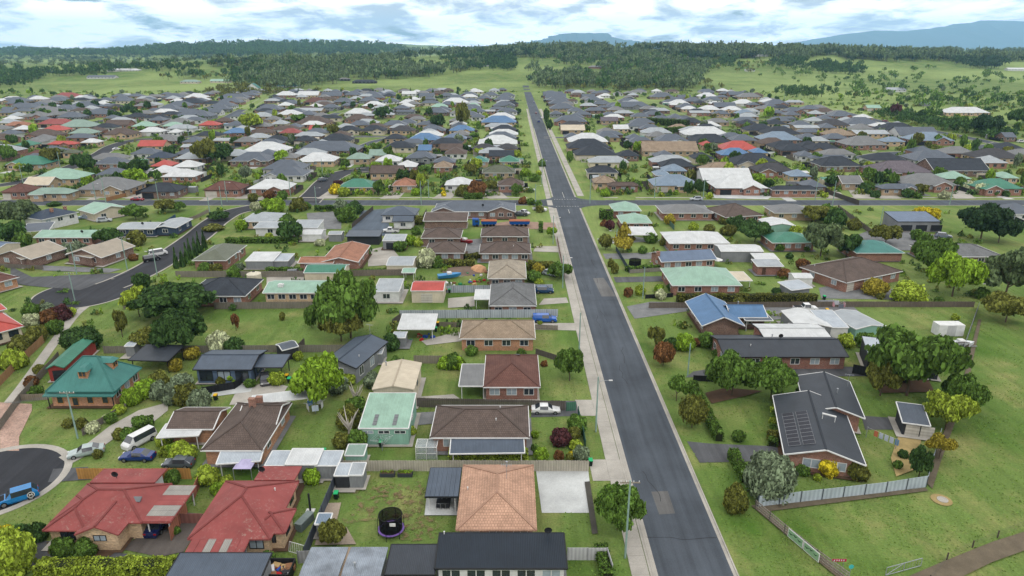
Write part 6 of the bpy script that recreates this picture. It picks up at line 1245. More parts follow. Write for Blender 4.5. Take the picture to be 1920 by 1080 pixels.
for i, (x0, x1, y, c) in enumerate(L_):
    rx0, rx1, ry = rects[i]; w = rx1 - rx0; d = depth[i]
    wc = random.choice(WC.get(c, ('brick', 'creambrick', 'tanbrick')))
    gable = c in ('cream', 'lightgrey') or random.random() < .12
    det = 1 if y > 300 else 0
    vols = [Hx(x0, x1, y, d=d, rc=c, wc=wc, roof='gx' if gable else 'hip', pitch=27 if c != 'lightgrey' else 13, he=2.75, win=None, gut=random.choice(('white', 'dark', 'roof')), gar=((w * .2, min(4.5, w * .3)),) if random.random() < .45 and w > 10 else (), dark=random.random() < .5)]
    if w > 15 and d > 6 and not gable: vols.append(V((x0 + (x1 - x0) * random.choice((.08, .55)), y + (1.1 if y > 300 else .5)), (x0 + (x1 - x0) * random.choice((.45, .9)), y + (1.1 if y > 300 else .5)), d=d * .55, rc=c, wc=wc, roof=random.choice(('hip', 'gy')), pitch=24, he=2.68, win=None)) if True else None
    vols[0].w = w; vols[0].M = Matrix.Translation((rx0, ry, 0))
    if len(vols) > 1:
        vols[1].w = min(vols[1].w, w * .42, 9); vols[1].d = min(vols[1].d, 6); vols[1].M = Matrix.Translation((rx0 + w * random.choice((.06, .5)), ry - 1.3, 0))
    if len(vols) > 1 and vols[1].w < 3.5: vols.pop()
    p = vols[0].P(w / 2, d / 2, 0); r, s = region(p)
    form = 'long ' if w > 22 else 'small ' if w < 11 else ''
    gtxt = '' if not vols[0].gar else ' with dark garage' if vols[0].dark else ' with pale garage'
    ro_, _ = house('%s%s roofed %s house%s %s, %s' % (form, RWD[c], WWD[wc], gtxt, r, s), vols, det, name='house', cat='house')
    FARH.append((p, RWD[c])); FHO.append((ro_, p, RWD[c]))
    if 'gar' and vols[0].gar or random.random() < .5:
        gx = rx0 + w * .2 + (0 if vols[0].gar else random.uniform(0, .5) * w); L2 = random.uniform(5, 8); b = MB(); z = .02 + (i % 9) * .004
        b.face([(gx - 1.9, ry - L2, z), (gx + 1.9, ry - L2, z), (gx + 1.9, ry + .8, z), (gx - 1.9, ry + .8, z)])
        if not any(q[0] < gx + 2 and q[1] > gx - 2 and q[2] < ry - .5 < q[2] + 14 and abs(q[2] - ry) > .1 for q in rects): struct(b.build('driveway', random.choice((M_conc, M_concl, M_drive, M_gravel))))
# boundary fences that keep clear of every house and road
def clear(x, y):
    if 7 < x < 34 or 243 < y < 268: return False
    for a, b_, c, d_ in HR:
        if a - .2 < x < b_ + .2 and c < y < d_ + .2: return False
    for pts, hw in ROADS[2:]:
        for (xa, ya), (xb, yb) in zip(pts, pts[1:]):
            if min(ya, yb) - hw < y < max(ya, yb) + hw and min(xa, xb) - hw < x < max(xa, xb) + hw:
                dx, dy = xb - xa, yb - ya; t = max(0, min(1, ((x - xa) * dx + (y - ya) * dy) / (dx * dx + dy * dy + 1e-6)))
                if math.hypot(x - xa - t * dx, y - ya - t * dy) < hw: return False
    return True
HR = []
for (x0, x1, y, c), (rx0, rx1, ry), (ro_, p, _c) in zip(L_, rects, FHO): HR.append((rx0, rx1, ry - .2, 2 * p.y - ry + .2))
HOUSE_R = HR
for k, ((rx0, rx1, ry), hr) in enumerate(zip(rects, HR)):
    fy = hr[3] + random.uniform(1.5, 4); r, s = region(Vector((rx0, ry, 0))); tone = random.choice((BL, (92, 88, 84), (120, 112, 104), BL, (60, 62, 66), (84, 78, 72)))
    tw = {BL: 'black', (92, 88, 84): 'brown-grey', (120, 112, 104): 'grey', (60, 62, 66): 'charcoal', (84, 78, 72): 'dark brown'}[tone]
    U = [(rx0 - 1.6, ry + 2, 0), (rx0 - 1.6, fy, 0), (rx1 + 1.6, fy, 0), (rx1 + 1.6, ry + 2, 0)]
    runs, cur = [], []
    for a, b_ in zip(U, U[1:]):
        ok = all(clear(a[0] + (b_[0] - a[0]) * t, a[1] + (b_[1] - a[1]) * t) for t in np.linspace(0, 1, 14))
        if ok: cur = cur + [b_] if cur else [a, b_]
        else:
            if cur: runs.append(cur)
            cur = []
    if cur: runs.append(cur)
    if runs:
        q = max(runs, key=len); fence(q, 1.8, tone, '%s boundary fence by a %s roof %s, %s' % (tw, RWD[L_[k][3]], r, s), 'panel', 5 if L_[k][2] > 270 else 12, world=True)
# past the 300 largest houses the rest of the estate is one mass
def inside(px_, py_, pl):
    c = False; n = len(pl)
    for i in range(n):
        (x1, y1), (x2, y2) = pl[i], pl[i - 1]
        if (y1 > py_) != (y2 > py_) and px_ < (x2 - x1) * (py_ - y1) / (y2 - y1) + x1: c = not c
    return c
EST = [(-10, 188), (300, 182), (520, 173), (970, 172), (1010, 176), (1380, 174), (1480, 188), (1560, 207), (1700, 238), (1830, 262), (1930, 290), (1930, 318), (-10, 318)]
rr = random.Random(21); mass = MB(); mmats = [roofmat(c) for c in ('slate', 'charcoal', 'dkgrey', 'grey', 'lightgrey', 'brown', 'white')] + [wallmat(c) for c in ('brick', 'tanbrick', 'white', 'brownbrick', 'cream')] + [M_glass]; nm = 0
for att in range(2300):
    px_, py_ = rr.uniform(-10, 1930), 172 + 146 * rr.random() ** 1.5
    if not inside(px_, py_, EST): continue
    p = G(px_, py_); w, d = rr.uniform(11, 20), rr.uniform(9, 13); x0, y0 = p.x - w / 2, p.y
    if any(min(b_, x0 + w + 1) > max(a, x0 - 1) and min(d_, y0 + d + 1) > max(c, y0 - 1) for a, b_, c, d_ in HR): continue
    if not all(clear(x0 + a * w, y0 + b_ * d) for a in (0, .33, .66, 1) for b_ in (0, .5, 1)): continue
    v = Hx(900, 960, 300, d=d, roof='hip', pitch=26, he=2.75); v.w = w; v.d = d; F, ring_, caps = v.geo(); rm_ = rr.choice((0, 0, 0, 1, 3, 3, 4, 4, 5, 6)); wm_ = 7 + rr.randrange(5); sh = lambda q: (q[0] + x0, q[1] + y0, q[2])
    for f in F: mass.face([sh(q) for q in f], rm_)
    mass.face([sh(q) for q in ring_[::-1]], rm_); mass.box(x0 + .5, y0 + .5, 0, x0 + w - .5, y0 + d - .5, 2.74, wm_)
    for k in range(3): u = x0 + w * (.2 + .3 * k); mass.box(u - .8, y0 + .46, .9, u + .8, y0 + .52, 2.2, 12)
    HR.append((x0, x0 + w, y0 - .2, y0 + d + .2)); FARH.append((Vector((x0 + w / 2, y0 + d / 2, 0)), 'estate')) if False else None; nm += 1
print('MASS HOUSES', nm)
o = mass.build('estate_houses', mmats); o['kind'] = 'stuff'; o['label'] = 'closely packed small houses filling the far estate'; o['category'] = 'houses'
# small backyard sheds in clear spots
rr = random.Random(9); SHED = []
for k, ((rx0, rx1, ry), hr) in enumerate(zip(rects, HR)):
    for att in range(6):
        x, y = rr.uniform(rx0 - 3, rx1 + 1), rr.choice((hr[3] + rr.uniform(1, 5), ry + rr.uniform(0, 8))); w, d = rr.uniform(2.5, 6), rr.uniform(2.2, 4)
        if rr.random() < .62 and all(clear(x + a * w, y + b_ * d) for a in (-.05, .5, 1.05) for b_ in (-.1, .5, 1.1)):
            v = Hx(900, 960, 300, d=d, rc=rr.choice(('white', 'lightgrey', 'silver', 'slate', 'teal', 'bluegrey', 'cream')), wc=rr.choice(('greywall', 'cream', 'white', 'dark', 'mintwall')), roof=rr.choice(('gx', 'skf', 'skb')), pitch=9, he=2.2, oh=.08, win=(0, 0, 0)); v.w = w; v.M = Matrix.Translation((x, y, 0))
            r, s = region(Vector((x, y, 0))); house('small %s roofed garden shed by a %s roof %s, %s' % (RWD.get(v.rc, 'silver'), RWD[L_[k][3]], r, s), [v], 0, name='garden_shed', cat='shed'); HR.append((x - .3, x + w + .3, y - .3, y + d + .3)); break
# a few buildings out on the hills
for x0, x1, y, c, wc, lab in ((162, 215, 148, 'slate', 'white', 'low farmhouse with slate roof on the left hill field'), (200, 260, 135, 'white', 'white', 'white farm buildings on the ridge of the left field'), (337, 372, 157, 'sage', 'cream', 'sage-roofed house at the wood edge'), (393, 430, 156, 'mint', 'cream', 'mint-roofed house among trees below the wood'), (660, 705, 157, 'charcoal', 'dark', 'modern black house on the green slope'), (634, 655, 152, 'grey', 'dark', 'dark shed beside the modern black house'), (770, 796, 135, 'grey', 'greywall', 'long grey barn on the upper slope'), (876, 926, 125, 'charcoal', 'white', 'white and dark house along the hilltop drive'), (660, 692, 112, 'sage', 'cream', 'pale green-roofed house on the skyline wood'), (1412, 1440, 107, 'white', 'white', 'white homestead on the right skyline'), (1104, 1130, 129, 'grey', 'redbrick', 'red barn among the gum trees'), (1398, 1416, 134, 'lightgrey', 'white', 'pale house above the right pasture'), (1890, 1925, 133, 'white', 'white', 'white house at the right pasture edge'), (1726, 1746, 200, 'bluegrey', 'greywall', 'tall blue-grey shed among the right trees'), (1665, 1700, 173, 'lightgrey', 'white', 'pale house screened by the right trees'), (1290, 1310, 108, 'slate', 'white', 'slate-roofed house on the middle skyline')):
    g0 = GT(x0, y)
    if g0 is None: continue
    d_ = ray(x1, y); k_ = g0.y / d_.y; w = d_.x * k_ - g0.x
    v = Hx(960, 980, 300, d=min(14, w * .6), rc=c, wc=wc, roof=random.choice(('hip', 'gx')), he=3.2, win=(max(2, round(w / 6)), 1, 1)); v.w = max(8, min(w, 60)); v.M = Matrix.Translation(g0 - Vector((0, 0, .5)))
    root, _ = house(lab, [v], 0); 
    for o in [root]: o.location.z = g0.z - .4
    for o in root.children: o.location.z += .4 if o.location.z < -1 else 0
for x0, x1, y, lab in ((518, 560, 161, 'steep green-roofed lodge at the wood edge'), (462, 484, 165, 'green A-frame cottage among the trees')):
    g0 = G(x0, y + 4); d_ = ray(x1, y + 4); w = d_.x * g0.y / d_.y - g0.x
    v = Hx(960, 980, 300, d=12, rc='green', wc='white', roof='hip' if x0 > 500 else 'gy', pitch=38, he=2.8, win=(3, 1, 1)); v.w = w; v.M = Matrix.Translation((g0.x, g0.y, 0)); house(lab, [v], 0)
# ------------------------------------------------------------ plants
P = plant
for a in ((1157, 992, 47, 913, 'round', 'mid', 'leafy street tree beside the power pole at the pink tiled house'), (1068, 714, 27, 652, 'round', 'mid', 'round street tree on the red-brown house lawn'), (600, 764, 49, 671, 'round', 'bright', 'bright lime leafed tree beside the long white walkway roof'),
    (325, 596, 68, 532, 'round', 'dark', 'big dark spreading tree at the head of the park'), (262, 594, 28, 538, 'round', 'lime', 'lime-tipped tree beside the big dark park tree'), (345, 662, 47, 582, 'round', 'dark', 'dense dark tree over the park fence'), (283, 655, 30, 612, 'round', 'olive', 'olive tree crowding the dense dark park tree'), (658, 634, 58, 516, 'round', 'mid', 'tallest broad green tree on the park lawn'), (640, 640, 40, 565, 'round', 'olive', 'lower olive lobe tree in front of the tallest park tree'),
    (585, 614, 14, 575, 'pear', 'mid', 'small mop-headed tree on the park lawn'), (157, 656, 37, 612, 'bush', 'dark', 'large round dark shrub by the laneway'), (412, 658, 23, 620, 'bush', 'flower', 'white flowering shrub at the park fence'), (440, 660, 20, 632, 'bush', 'dark'), (733, 655, 19, 624, 'bush', 'dark'), (230, 632, 13, 584, 'gum', 'olive', 'thin young tree on the park lawn'), (530, 600, 6, 585, 'bush', 'olive'), (443, 620, 8, 590, 'gum', 'rust'),
    (623, 1021, 25, 978, 'round', 'olive', 'small yellow-green tree in the gravel corner bed'), (1372, 742, 48, 658, 'round', 'mid', 'broad bright tree before the long dark-roofed house'), (1445, 748, 42, 676, 'round', 'mid', 'second broad tree crowding the solar-panelled house'), (1700, 742, 78, 614, 'round', 'mid', 'huge spreading tree over the black-walled shed'), (1650, 742, 34, 668, 'gum', 'olive', 'smaller loose tree at the foot of the huge spreading tree'), (1800, 772, 38, 700, 'round', 'mid', 'green tree overhanging the paddock edge'), (1772, 806, 42, 734, 'round', 'lime', 'yellow-green tree behind the garden pavilion'), (1760, 862, 26, 815, 'gum', 'gold', 'golden wispy shrub by the paddock fence'), (1722, 895, 20, 842, 'round', 'dark', 'dark upright shrub tree inside the steel fence'),
    (1885, 604, 40, 548, 'round', 'olive', 'flat-topped olive tree at the paddock corner'), (1440, 928, 52, 850, 'bush', 'grey', 'large silvery shrub by the steel fence'), (1377, 957, 25, 910, 'bush', 'olive', 'red-topped globe shrub on the verge'), (1297, 802, 25, 746, 'ball', 'olive', 'clipped orange-green ball tree on the verge'), (1243, 686, 19, 644, 'ball', 'rust', 'clipped rust-coloured ball tree on the lawn'), (1268, 752, 22, 704, 'gum', 'mid', 'thin leafy tree beside the front hedge'), (1228, 655, 18, 612, 'gum', 'olive', 'sparse young tree on the blue-roofed house lawn'),
    (1785, 556, 45, 470, 'round', 'bright', 'bright green tree behind the gravel turning area'), (1742, 520, 36, 440, 'round', 'mid', 'green tree beside the green hip roof'), (1882, 562, 55, 468, 'gum', 'gum', 'pale airy tree beside the pool'), (1538, 480, 36, 412, 'round', 'gum', 'grey-green willow-like tree beside the green hip-roof house'), (1586, 482, 23, 437, 'round', 'dark'), (1660, 458, 27, 420, 'round', 'olive'), (1838, 452, 46, 384, 'gum', 'deep', 'very dark spreading cypress by the three-door garage'), (1872, 455, 32, 402, 'round', 'deep', 'second very dark cypress by the black fence'), (1735, 418, 24, 387, 'round', 'yellow', 'vivid yellow tree behind the three-door garage'), (1702, 566, 33, 527, 'bush', 'lime'), (1640, 552, 26, 522, 'bush', 'gold'), (1415, 454, 30, 412, 'round', 'dark', 'round dark tree near the white hip-roof house'), (1528, 418, 27, 382, 'round', 'olive', 'rust-topped tree on the cross street'), (1168, 472, 18, 444, 'round', 'gold', 'nearer golden conifer beside the slim pole'), (1170, 452, 20, 417, 'cone', 'gold', 'farther golden conifer beside the slim pole'),
    (1135, 468, 12, 440, 'ball', 'olive'), (1143, 432, 9, 414, 'ball', 'purple'), (1133, 424, 8, 412, 'bush', 'rust'), (1178, 556, 9, 540, 'bush', 'rust'), (1145, 500, 7, 486, 'bush', 'olive'), (1153, 512, 8, 494, 'bush', 'olive'), (1050, 522, 22, 490, 'round', 'mid', 'small street tree over the silver hatchback'), (1034, 445, 10, 425, 'round', 'bright'), (545, 452, 24, 414, 'round', 'dark'), (800, 500, 20, 466, 'bush', 'flower', 'white flowering bush behind the brown units'), (820, 500, 14, 480, 'bush', 'mid'), (600, 460, 11, 448, 'bush', 'flower'), (410, 412, 20, 396, 'round', 'dark'), (400, 432, 22, 420, 'bush', 'olive'),
    (40, 424, 36, 374, 'round', 'gum', 'big grey-green tree at the left edge of the cross street'), (18, 462, 32, 412, 'round', 'dark', 'dark tree left of the mint-roofed brick house'), (45, 465, 18, 434, 'bush', 'mid'), (205, 460, 24, 428, 'round', 'dark'), (140, 478, 26, 452, 'bush', 'grey'), (258, 460, 18, 432, 'bush', 'olive'), (255, 412, 22, 384, 'round', 'mid'), (310, 398, 20, 374, 'round', 'olive', 'rounded autumn-tinged tree on the cross street verge'), (335, 396, 14, 378, 'round', 'mid'), (268, 540, 17, 512, 'bush', 'dark'), (102, 386, 14, 378, 'bush', 'dark'), (250, 488, 10, 476, 'bush', 'rust'), (100, 474, 12, 468, 'bush', 'lime'),
    (470, 244, 20, 213, 'round', 'lime', 'large yellow-green tree in the middle of the far estate'), (388, 308, 24, 262, 'round', 'olive', 'tall bronze-green tree on the small reserve'), (415, 306, 24, 268, 'round', 'dark', 'dark tree beside the bronze-green tree on the reserve'), (100, 312, 18, 276, 'round', 'olive'), (158, 325, 20, 288, 'round', 'dark'), (252, 345, 20, 316, 'round', 'bright', 'bright green tree behind the white caravan street'), (264, 330, 18, 298, 'round', 'dark'), (15, 305, 16, 272, 'round', 'mid'), (866, 242, 13, 194, 'round', 'olive', 'tall dark bronze tree among far white roofs'), (820, 242, 14, 214, 'round', 'dark'), (893, 368, 20, 338, 'bush', 'rust', 'rust-brown bush mass over a clipped hedge'), (868, 368, 15, 346, 'bush', 'olive'), (970, 366, 11, 345, 'round', 'mid'), (870, 285, 9, 271, 'round', 'dark'), (1068, 305, 7, 285, 'pear', 'mid'), (1024, 232, 6, 206, 'pear', 'dark'), (1030, 243, 7, 226, 'pear', 'dark'), (1100, 250, 7, 234, 'round', 'mid'), (1640, 345, 22, 320, 'round', 'mid'), (1665, 320, 14, 305, 'round', 'lime'), (1380, 262, 9, 246, 'round', 'mid'), (1440, 222, 9, 202, 'round', 'bright'), (1706, 290, 8, 262, 'round', 'mid'), (1757, 272, 7, 254, 'pear', 'mid'), (1804, 278, 7, 255, 'pear', 'mid'), (1827, 282, 7, 262, 'pear', 'dark'), (1850, 255, 27, 214, 'round', 'deep', 'big dark tree by the far outer road'), (1730, 226, 12, 206, 'round', 'dark'), (1678, 218, 9, 196, 'round', 'purple'), (1905, 235, 16, 204, 'round', 'dark'), (560, 230, 14, 214, 'round', 'mid'), (625, 254, 11, 234, 'round', 'olive'), (718, 224, 14, 200, 'round', 'dark'), (1400, 246, 6, 230, 'round', 'mid'), (1530, 305, 10, 285, 'round', 'mid'), (735, 455, 7, 445, 'bush', 'yellow')):
    P(*a[:6], label=a[6] if len(a) > 6 else None)
bushes = '''1015 862 15 bright;1048 860 11 rust;1068 862 9 olive;1072 858 10 yellow;1090 862 17 grey;1080 842 14 lime;1052 832 22 purple;1076 822 14 olive;1082 808 20 mid;1003 820 8 bright;1003 845 8 mid;1258 655 16 dark;1282 655 22 bright;1306 648 11 rust;1328 650 20 mid;1342 668 9 mid;1456 775 13 lime;1452 800 13 lime;1450 825 14 olive;1460 750 10 lime;1384 826 14 mid;1505 890 14 mid;1532 900 8 lime;1550 888 22 yellow;1605 896 24 olive;1682 878 9 mid;1692 858 10 dark;1584 650 17 lime;1622 650 22 mid;1500 738 10 mid;1020 686 7 rust;1058 668 8 rust;640 838 18 olive;672 838 22 mid;712 828 16 mid;632 735 22 grey;700 725 20 grey;655 720 14 lime;745 818 20 mid;770 815 12 lime;655 800 26 olive;668 770 20 mid;585 905 18 bright;566 882 10 lime;390 905 24 lime;425 915 16 lime;408 925 14 bright;325 905 16 mid;330 1000 10 mid;120 1040 22 mid;160 1042 24 mid;45 1012 18 dark;76 1010 19 dark;12 1012 20 yellow;24 1078 48 lime;0 1050 30 lime;505 1055 14 mid;300 745 20 grey;325 755 24 grey;350 758 24 olive;375 765 22 grey;345 735 22 grey;275 742 24 bright;248 758 20 bright;225 775 14 lime;210 792 12 mid;245 828 17 mid;225 822 14 olive;200 790 10 flower;175 810 14 flower;300 725 20 olive;330 695 14 gold;360 672 16 gold;70 740 14 mid;60 722 14 rust;75 700 12 olive;310 832 18 lime;340 858 20 lime;330 852 16 bright;355 862 16 lime;185 858 10 olive;520 720 17 lime;470 725 12 mid;440 715 14 bright;415 720 10 olive;560 675 10 lime;500 770 8 rust;130 800 12 olive;155 802 12 olive;115 600 20 purple;95 605 20 rust;60 590 18 mid;70 640 22 olive;40 660 22 olive;30 690 24 lime;60 612 16 flower;105 625 16 mid;90 585 14 grey;132 592 13 lime;0 690 20 olive;505 450 10 lime;455 430 14 bright;490 420 16 mid;540 425 18 mid;520 398 18 bright;500 392 14 bright;560 395 18 olive;575 392 10 mid;480 395 12 flower;650 415 22 mid;665 400 18 dark;640 395 14 grey;625 500 12 olive;690 478 6 mid;768 460 12 bright;750 470 14 mid;780 440 10 mid;785 420 12 olive;785 462 10 lime;870 418 6 mid;865 470 8 yellow;980 382 9 rust;995 384 8 mid;1012 398 8 olive;1010 388 8 mid;1000 528 14 mid;1010 512 14 gold;1012 535 10 lime;1200 552 12 lime;1260 545 9 dark;1235 548 10 bright;1238 560 12 flower;1285 542 8 lime;1180 472 6 mid;1205 475 10 mid;1220 455 14 mid;1245 460 10 olive;1420 480 12 lime;1460 470 12 mid;1480 485 8 dark;1470 520 14 rust;1505 505 14 rust;1380 430 18 dark;1365 440 16 olive;1355 420 10 olive;1330 435 12 olive;1300 432 10 lime;1255 420 12 gold;1550 412 22 mid;1565 425 22 dark;1600 430 14 olive;1490 445 14 lime;1550 525 18 mid;1510 470 10 mid;1760 570 10 mid;1840 560 14 mid;1790 600 8 lime;1650 560 8 olive;1720 450 14 mid;1440 560 9 olive;1455 552 10 dark;1385 572 12 olive;1330 525 9 yellow;965 600 0 lime;848 600 0 lime;1012 608 5 lime;835 690 16 bright;858 690 16 bright;850 690 18 mid;978 668 10 mid;885 665 14 mid;765 685 4 dark;742 682 10 mid;470 690 12 lime;380 495 12 lime;460 565 12 bright;470 545 14 bright;440 520 14 mid;405 512 14 olive;385 512 14 mid;450 505 10 grey;360 372 0 mid;420 352 0 mid;475 378 10 olive;505 372 12 rust;530 374 12 mid;540 352 8 lime;630 364 14 yellow;645 368 12 lime;660 360 10 olive;680 362 12 yellow;635 352 10 purple;780 366 10 bright;832 368 6 yellow;830 360 6 yellow;1002 340 12 mid;985 330 12 bright;1016 312 8 mid;1010 328 6 lime;1135 368 10 bright;1240 368 6 lime;1480 365 14 mid;1545 370 8 lime;1720 372 8 mid;1700 370 12 dark;1620 362 12 dark;1640 370 10 dark;1660 362 14 mid;1690 348 10 yellow;1770 372 12 flower;1840 364 14 flower;1818 358 14 flower;1860 366 12 mid;1800 352 14 mid;1885 368 8 dark;1160 352 5 mid;1330 372 7 lime;530 305 16 bright;500 300 12 mid'''
for e in bushes.split(';'):
    x, y, r_, c = e.split(); r_ = int(r_)
    if r_: P(int(x), int(y), r_, int(y) - r_ * random.uniform(1.2, 1.6), 'bush', c)
for x, y in ((331, 503), (343, 500), (352, 494), (358, 486), (367, 480), (374, 474), (384, 468)): P(x, y, 5.5, y - 34, 'cone', 'dark', label='narrow dark cypress in the kerbside row', group='row of kerbside cypresses')
for x, y in ((757, 690), (744, 690)): P(x, y, 5, y - 20, 'cone', 'dark')
for x in (38, 66, 82, 100, 120, 128, 152, 165, 180, 210, 222, 233, 242, 252, 262, 277): y = 200 + (x * 37 % 26); P(x, y, 6.5, y - 15, 'round', 'dark', label='dark round street tree in the left far estate', group='dark street trees of the far estate')
for x in (770, 812, 858, 640, 700, 720, 560): P(x, 178, 3, 166, 'cone', 'dark', label='slim dark conifer at the paddock edge of the estate', group='slim conifers by the far paddock')
for a, b_, c, d_ in (((75, 1078), (332, 1074), 1.7, 1.7), ((1297, 728), (1348, 828), 1.2, 1.5), ((1372, 858), (1398, 905), 1.2, 1.6), ((1126, 1035), (1140, 1092), 1.3, 1.3), ((1268, 566), (1530, 566), 1.6, 2.0), ((1124, 410), (1148, 410), 3.0, 3.2), ((842, 860), (990, 860), 1.6, 1.3), ((250, 806), (290, 798), 2.2, 1.6), ((1172, 508), (1245, 505), 1.2, 1.2), ((425, 455), (560, 455), 2.0, 1.5), ((640, 516), (750, 514), 1.5, 1.4), ((500, 510), (570, 510), 1.5, 1.2), ((890, 500), (830, 500), 2.0, 1.8), ((990, 505), (1045, 508), 2.5, 2.2), ((1010, 434), (1018, 434), 3, 3), ((870, 372), (905, 372), 3.0, 2.2), ((590, 395), (665, 393), 2, 1.8), ((960, 476), (870, 488), 1.5, 1.6), ((1460, 750), (1448, 838), 1.2, 1.0), ((302, 852), (360, 850), 1.6, .9), ((1248, 251), (1300, 246), 4, 4), ((1215, 233), (1290, 238), 6, 5)):
    i_ = random.random(); c_ = ('lime' if a[1] > 1070 or a[0] in (842, 302) else 'olive' if a[0] in (1268, 890, 990, 960) else 'mid')
    o = hedge([a, b_], c, d_, c_, ''); PLANTS.append((o, COLW[c_] + ' clipped hedge', (G(*a) + G(*b_)) / 2))
# bare white trees
for px_, py_, sc, lab in ((655, 825, 5.2, 'bleached bare dead tree beside the mint green shed'), (668, 760, 4.4, 'bleached forked dead tree beside the big cream shed')):
    root = thing('dead_tree', lab, 'tree', G(px_, py_)); r_ = random.Random(px_); b = MB()
    b.tube([(0, 0, -.1), (.1, 0, sc * .3), (0, .1, sc * .5)], [.22, .17, .12], 8); b.build('trunk', M_deadw, root)
    for k in range(10):
        a = r_.uniform(0, 6.28); z = r_.uniform(.2, .5) * sc; q = r_.uniform(.8, 1.8); b = MB(); b.tube([(0, 0, z), (q * .5 * math.cos(a), q * .5 * math.sin(a), z + sc * .22), (q * math.cos(a), q * math.sin(a), z + sc * .5)], [.11, .08, .03], 6); b.build('branch', M_deadw, root)
# infill trees of the far estate, kept off houses and roads; low shrubbery nobody could count
cnt = 0; rr = random.Random(4); shr = {'mid': [], 'dark': [], 'olive': [], 'bright': []}
bproto = [cards(lobes_for('bush', k), 60, .24, k + 3)[0].reshape(-1, 5, 3)[:, :4].reshape(-1, 3) for k in range(3)]
while cnt < 4600:
    px_, py_ = rr.uniform(0, 1920), 172 + 200 * rr.random() ** 1.4; p = G(px_, py_); cnt += 1
    if not clear(p.x, p.y): continue
    if rr.random() < .09:
        P(px_, py_, 0, 0, 'round', rr.choice(('mid', 'dark', 'olive', 'bright', 'dark', 'mid', 'grey', 'lime')), world=p, r=rr.uniform(1.5, 3.2), h=rr.uniform(3.5, 7.5))
    else:
        for q in range(rr.randrange(1, 4)):
            r_, h_ = rr.uniform(.8, 1.9), rr.uniform(1.0, 2.6); shr[rr.choice(list(shr))].append(bproto[rr.randrange(3)] * np.array((r_, r_, h_)) + np.array((p.x + q * rr.uniform(1, 2.4), p.y + rr.uniform(-.6, .6), 0)))
def pin(x, y, pl):
    c = False
    for i in range(len(pl)):
        (x1, y1), (x2, y2) = pl[i], pl[i - 1]
        if (y1 > y) != (y2 > y) and x < (x2 - x1) * (y - y1) / (y2 - y1) + x1: c = not c
    return c
PARK = [(130, 640), (230, 560), (420, 585), (720, 590), (720, 650), (200, 655)]
for att in range(1500):
    px_, py_ = rr.uniform(0, 1830), rr.uniform(392, 640); p = G(px_, py_)
    if inside(px_, py_, PARK) or 11 < p.x < 30 or (px_ > 1640 and py_ > 570) or not clear(p.x, p.y): continue
    if any(a - .8 < p.x < b_ + .8 and c - .8 < p.y < d_ + .8 for a, b_, c, d_ in NEARR) or any(pin(p.x, p.y, pl) for pl in NOGRASS) or rr.random() < .45: continue
    for q in range(rr.randrange(1, 4)):
        r_, h_ = rr.uniform(.35, 1.1), rr.uniform(.4, 1.6); shr[rr.choice(list(shr))].append(bproto[rr.randrange(3)] * np.array((r_, r_, h_)) + np.array((p.x + q * rr.uniform(.6, 1.4), p.y + rr.uniform(-.4, .4), 0)))
for c, vv in shr.items():
    V_ = np.concatenate(vv); o = link('shrubbery', cards_mesh('shrubbery', V_, len(V_) // 4, leaf(c), 4)); o['kind'] = 'stuff'; o['label'] = COLW[c] + ' low garden shrubbery among the houses'; o['category'] = 'shrubbery'
# ------------------------------------------------------------ grass tufts on the near ground
def pip(X, Y, pl):
    c = np.zeros(len(X), bool); n = len(pl)
    for i in range(n):
        (x1, y1), (x2, y2) = pl[i], pl[i - 1]
        if y1 == y2: continue
        c ^= ((y1 > Y) != (y2 > Y)) & (X < (x2 - x1) * (Y - y1) / (y2 - y1) + x1)
    return c
g_ = np.random.default_rng(3); N_ = 105000; TY = 48 + 130 * g_.random(N_) ** 1.15; TX = g_.uniform(-1, 1, N_) * (TY * .82 + 8)
cl = np.sin(TX * .9 + 2 * np.sin(TY * .35)) * np.sin(TY * .8 + np.sin(TX * .5)) + .6 * np.sin(TX * .23 + TY * .31); ok = (cl + g_.normal(size=N_) * .7 > .1) & ~((TX > 13) & (TX < 26)) & (TX < TY * .82 + 6)
for pl in NOGRASS: ok &= ~pip(TX, TY, pl)
for pts, hw in ROADS[1:]:
    for (xa, ya), (xb, yb) in zip(pts, pts[1:]):
        dx, dy = xb - xa, yb - ya; t = np.clip(((TX - xa) * dx + (TY - ya) * dy) / (dx * dx + dy * dy + 1e-6), 0, 1); ok &= np.hypot(TX - xa - t * dx, TY - ya - t * dy) > hw - .6
for cx, cy, rr_ in ((*G(-12, 903).xy, 9.6), (*G(1767, 938).xy, 1.3), (*G(158, 550).xy, 11.3)): ok &= np.hypot(TX - cx, TY - cy) > rr_
TX, TY = TX[ok], TY[ok]; n = len(TX); a = g_.uniform(0, 6.28, n); s_ = g_.uniform(.05, .13, n); hh = g_.uniform(.05, .15, n); le = g_.normal(size=(n, 2)) * .06
v = np.stack([np.stack([TX - np.cos(a) * s_, TY - np.sin(a) * s_, np.zeros(n)], 1), np.stack([TX + np.cos(a) * s_, TY + np.sin(a) * s_, np.zeros(n)], 1), np.stack([TX + np.cos(a) * s_ * .6 + le[:, 0], TY + np.sin(a) * s_ * .6 + le[:, 1], hh], 1), np.stack([TX - np.cos(a) * s_ * .6 + le[:, 0], TY - np.sin(a) * s_ * .6 + le[:, 1], hh * .9], 1)], 1).reshape(-1, 3)
LEAF['turf'] = (108, 134, 62); o = link('grass', cards_mesh('grass', v, n, leaf('turf'), 4)); o['kind'] = 'stuff'; o['label'] = 'tufts of short grass over the lawns and paddock'; o['category'] = 'grass'
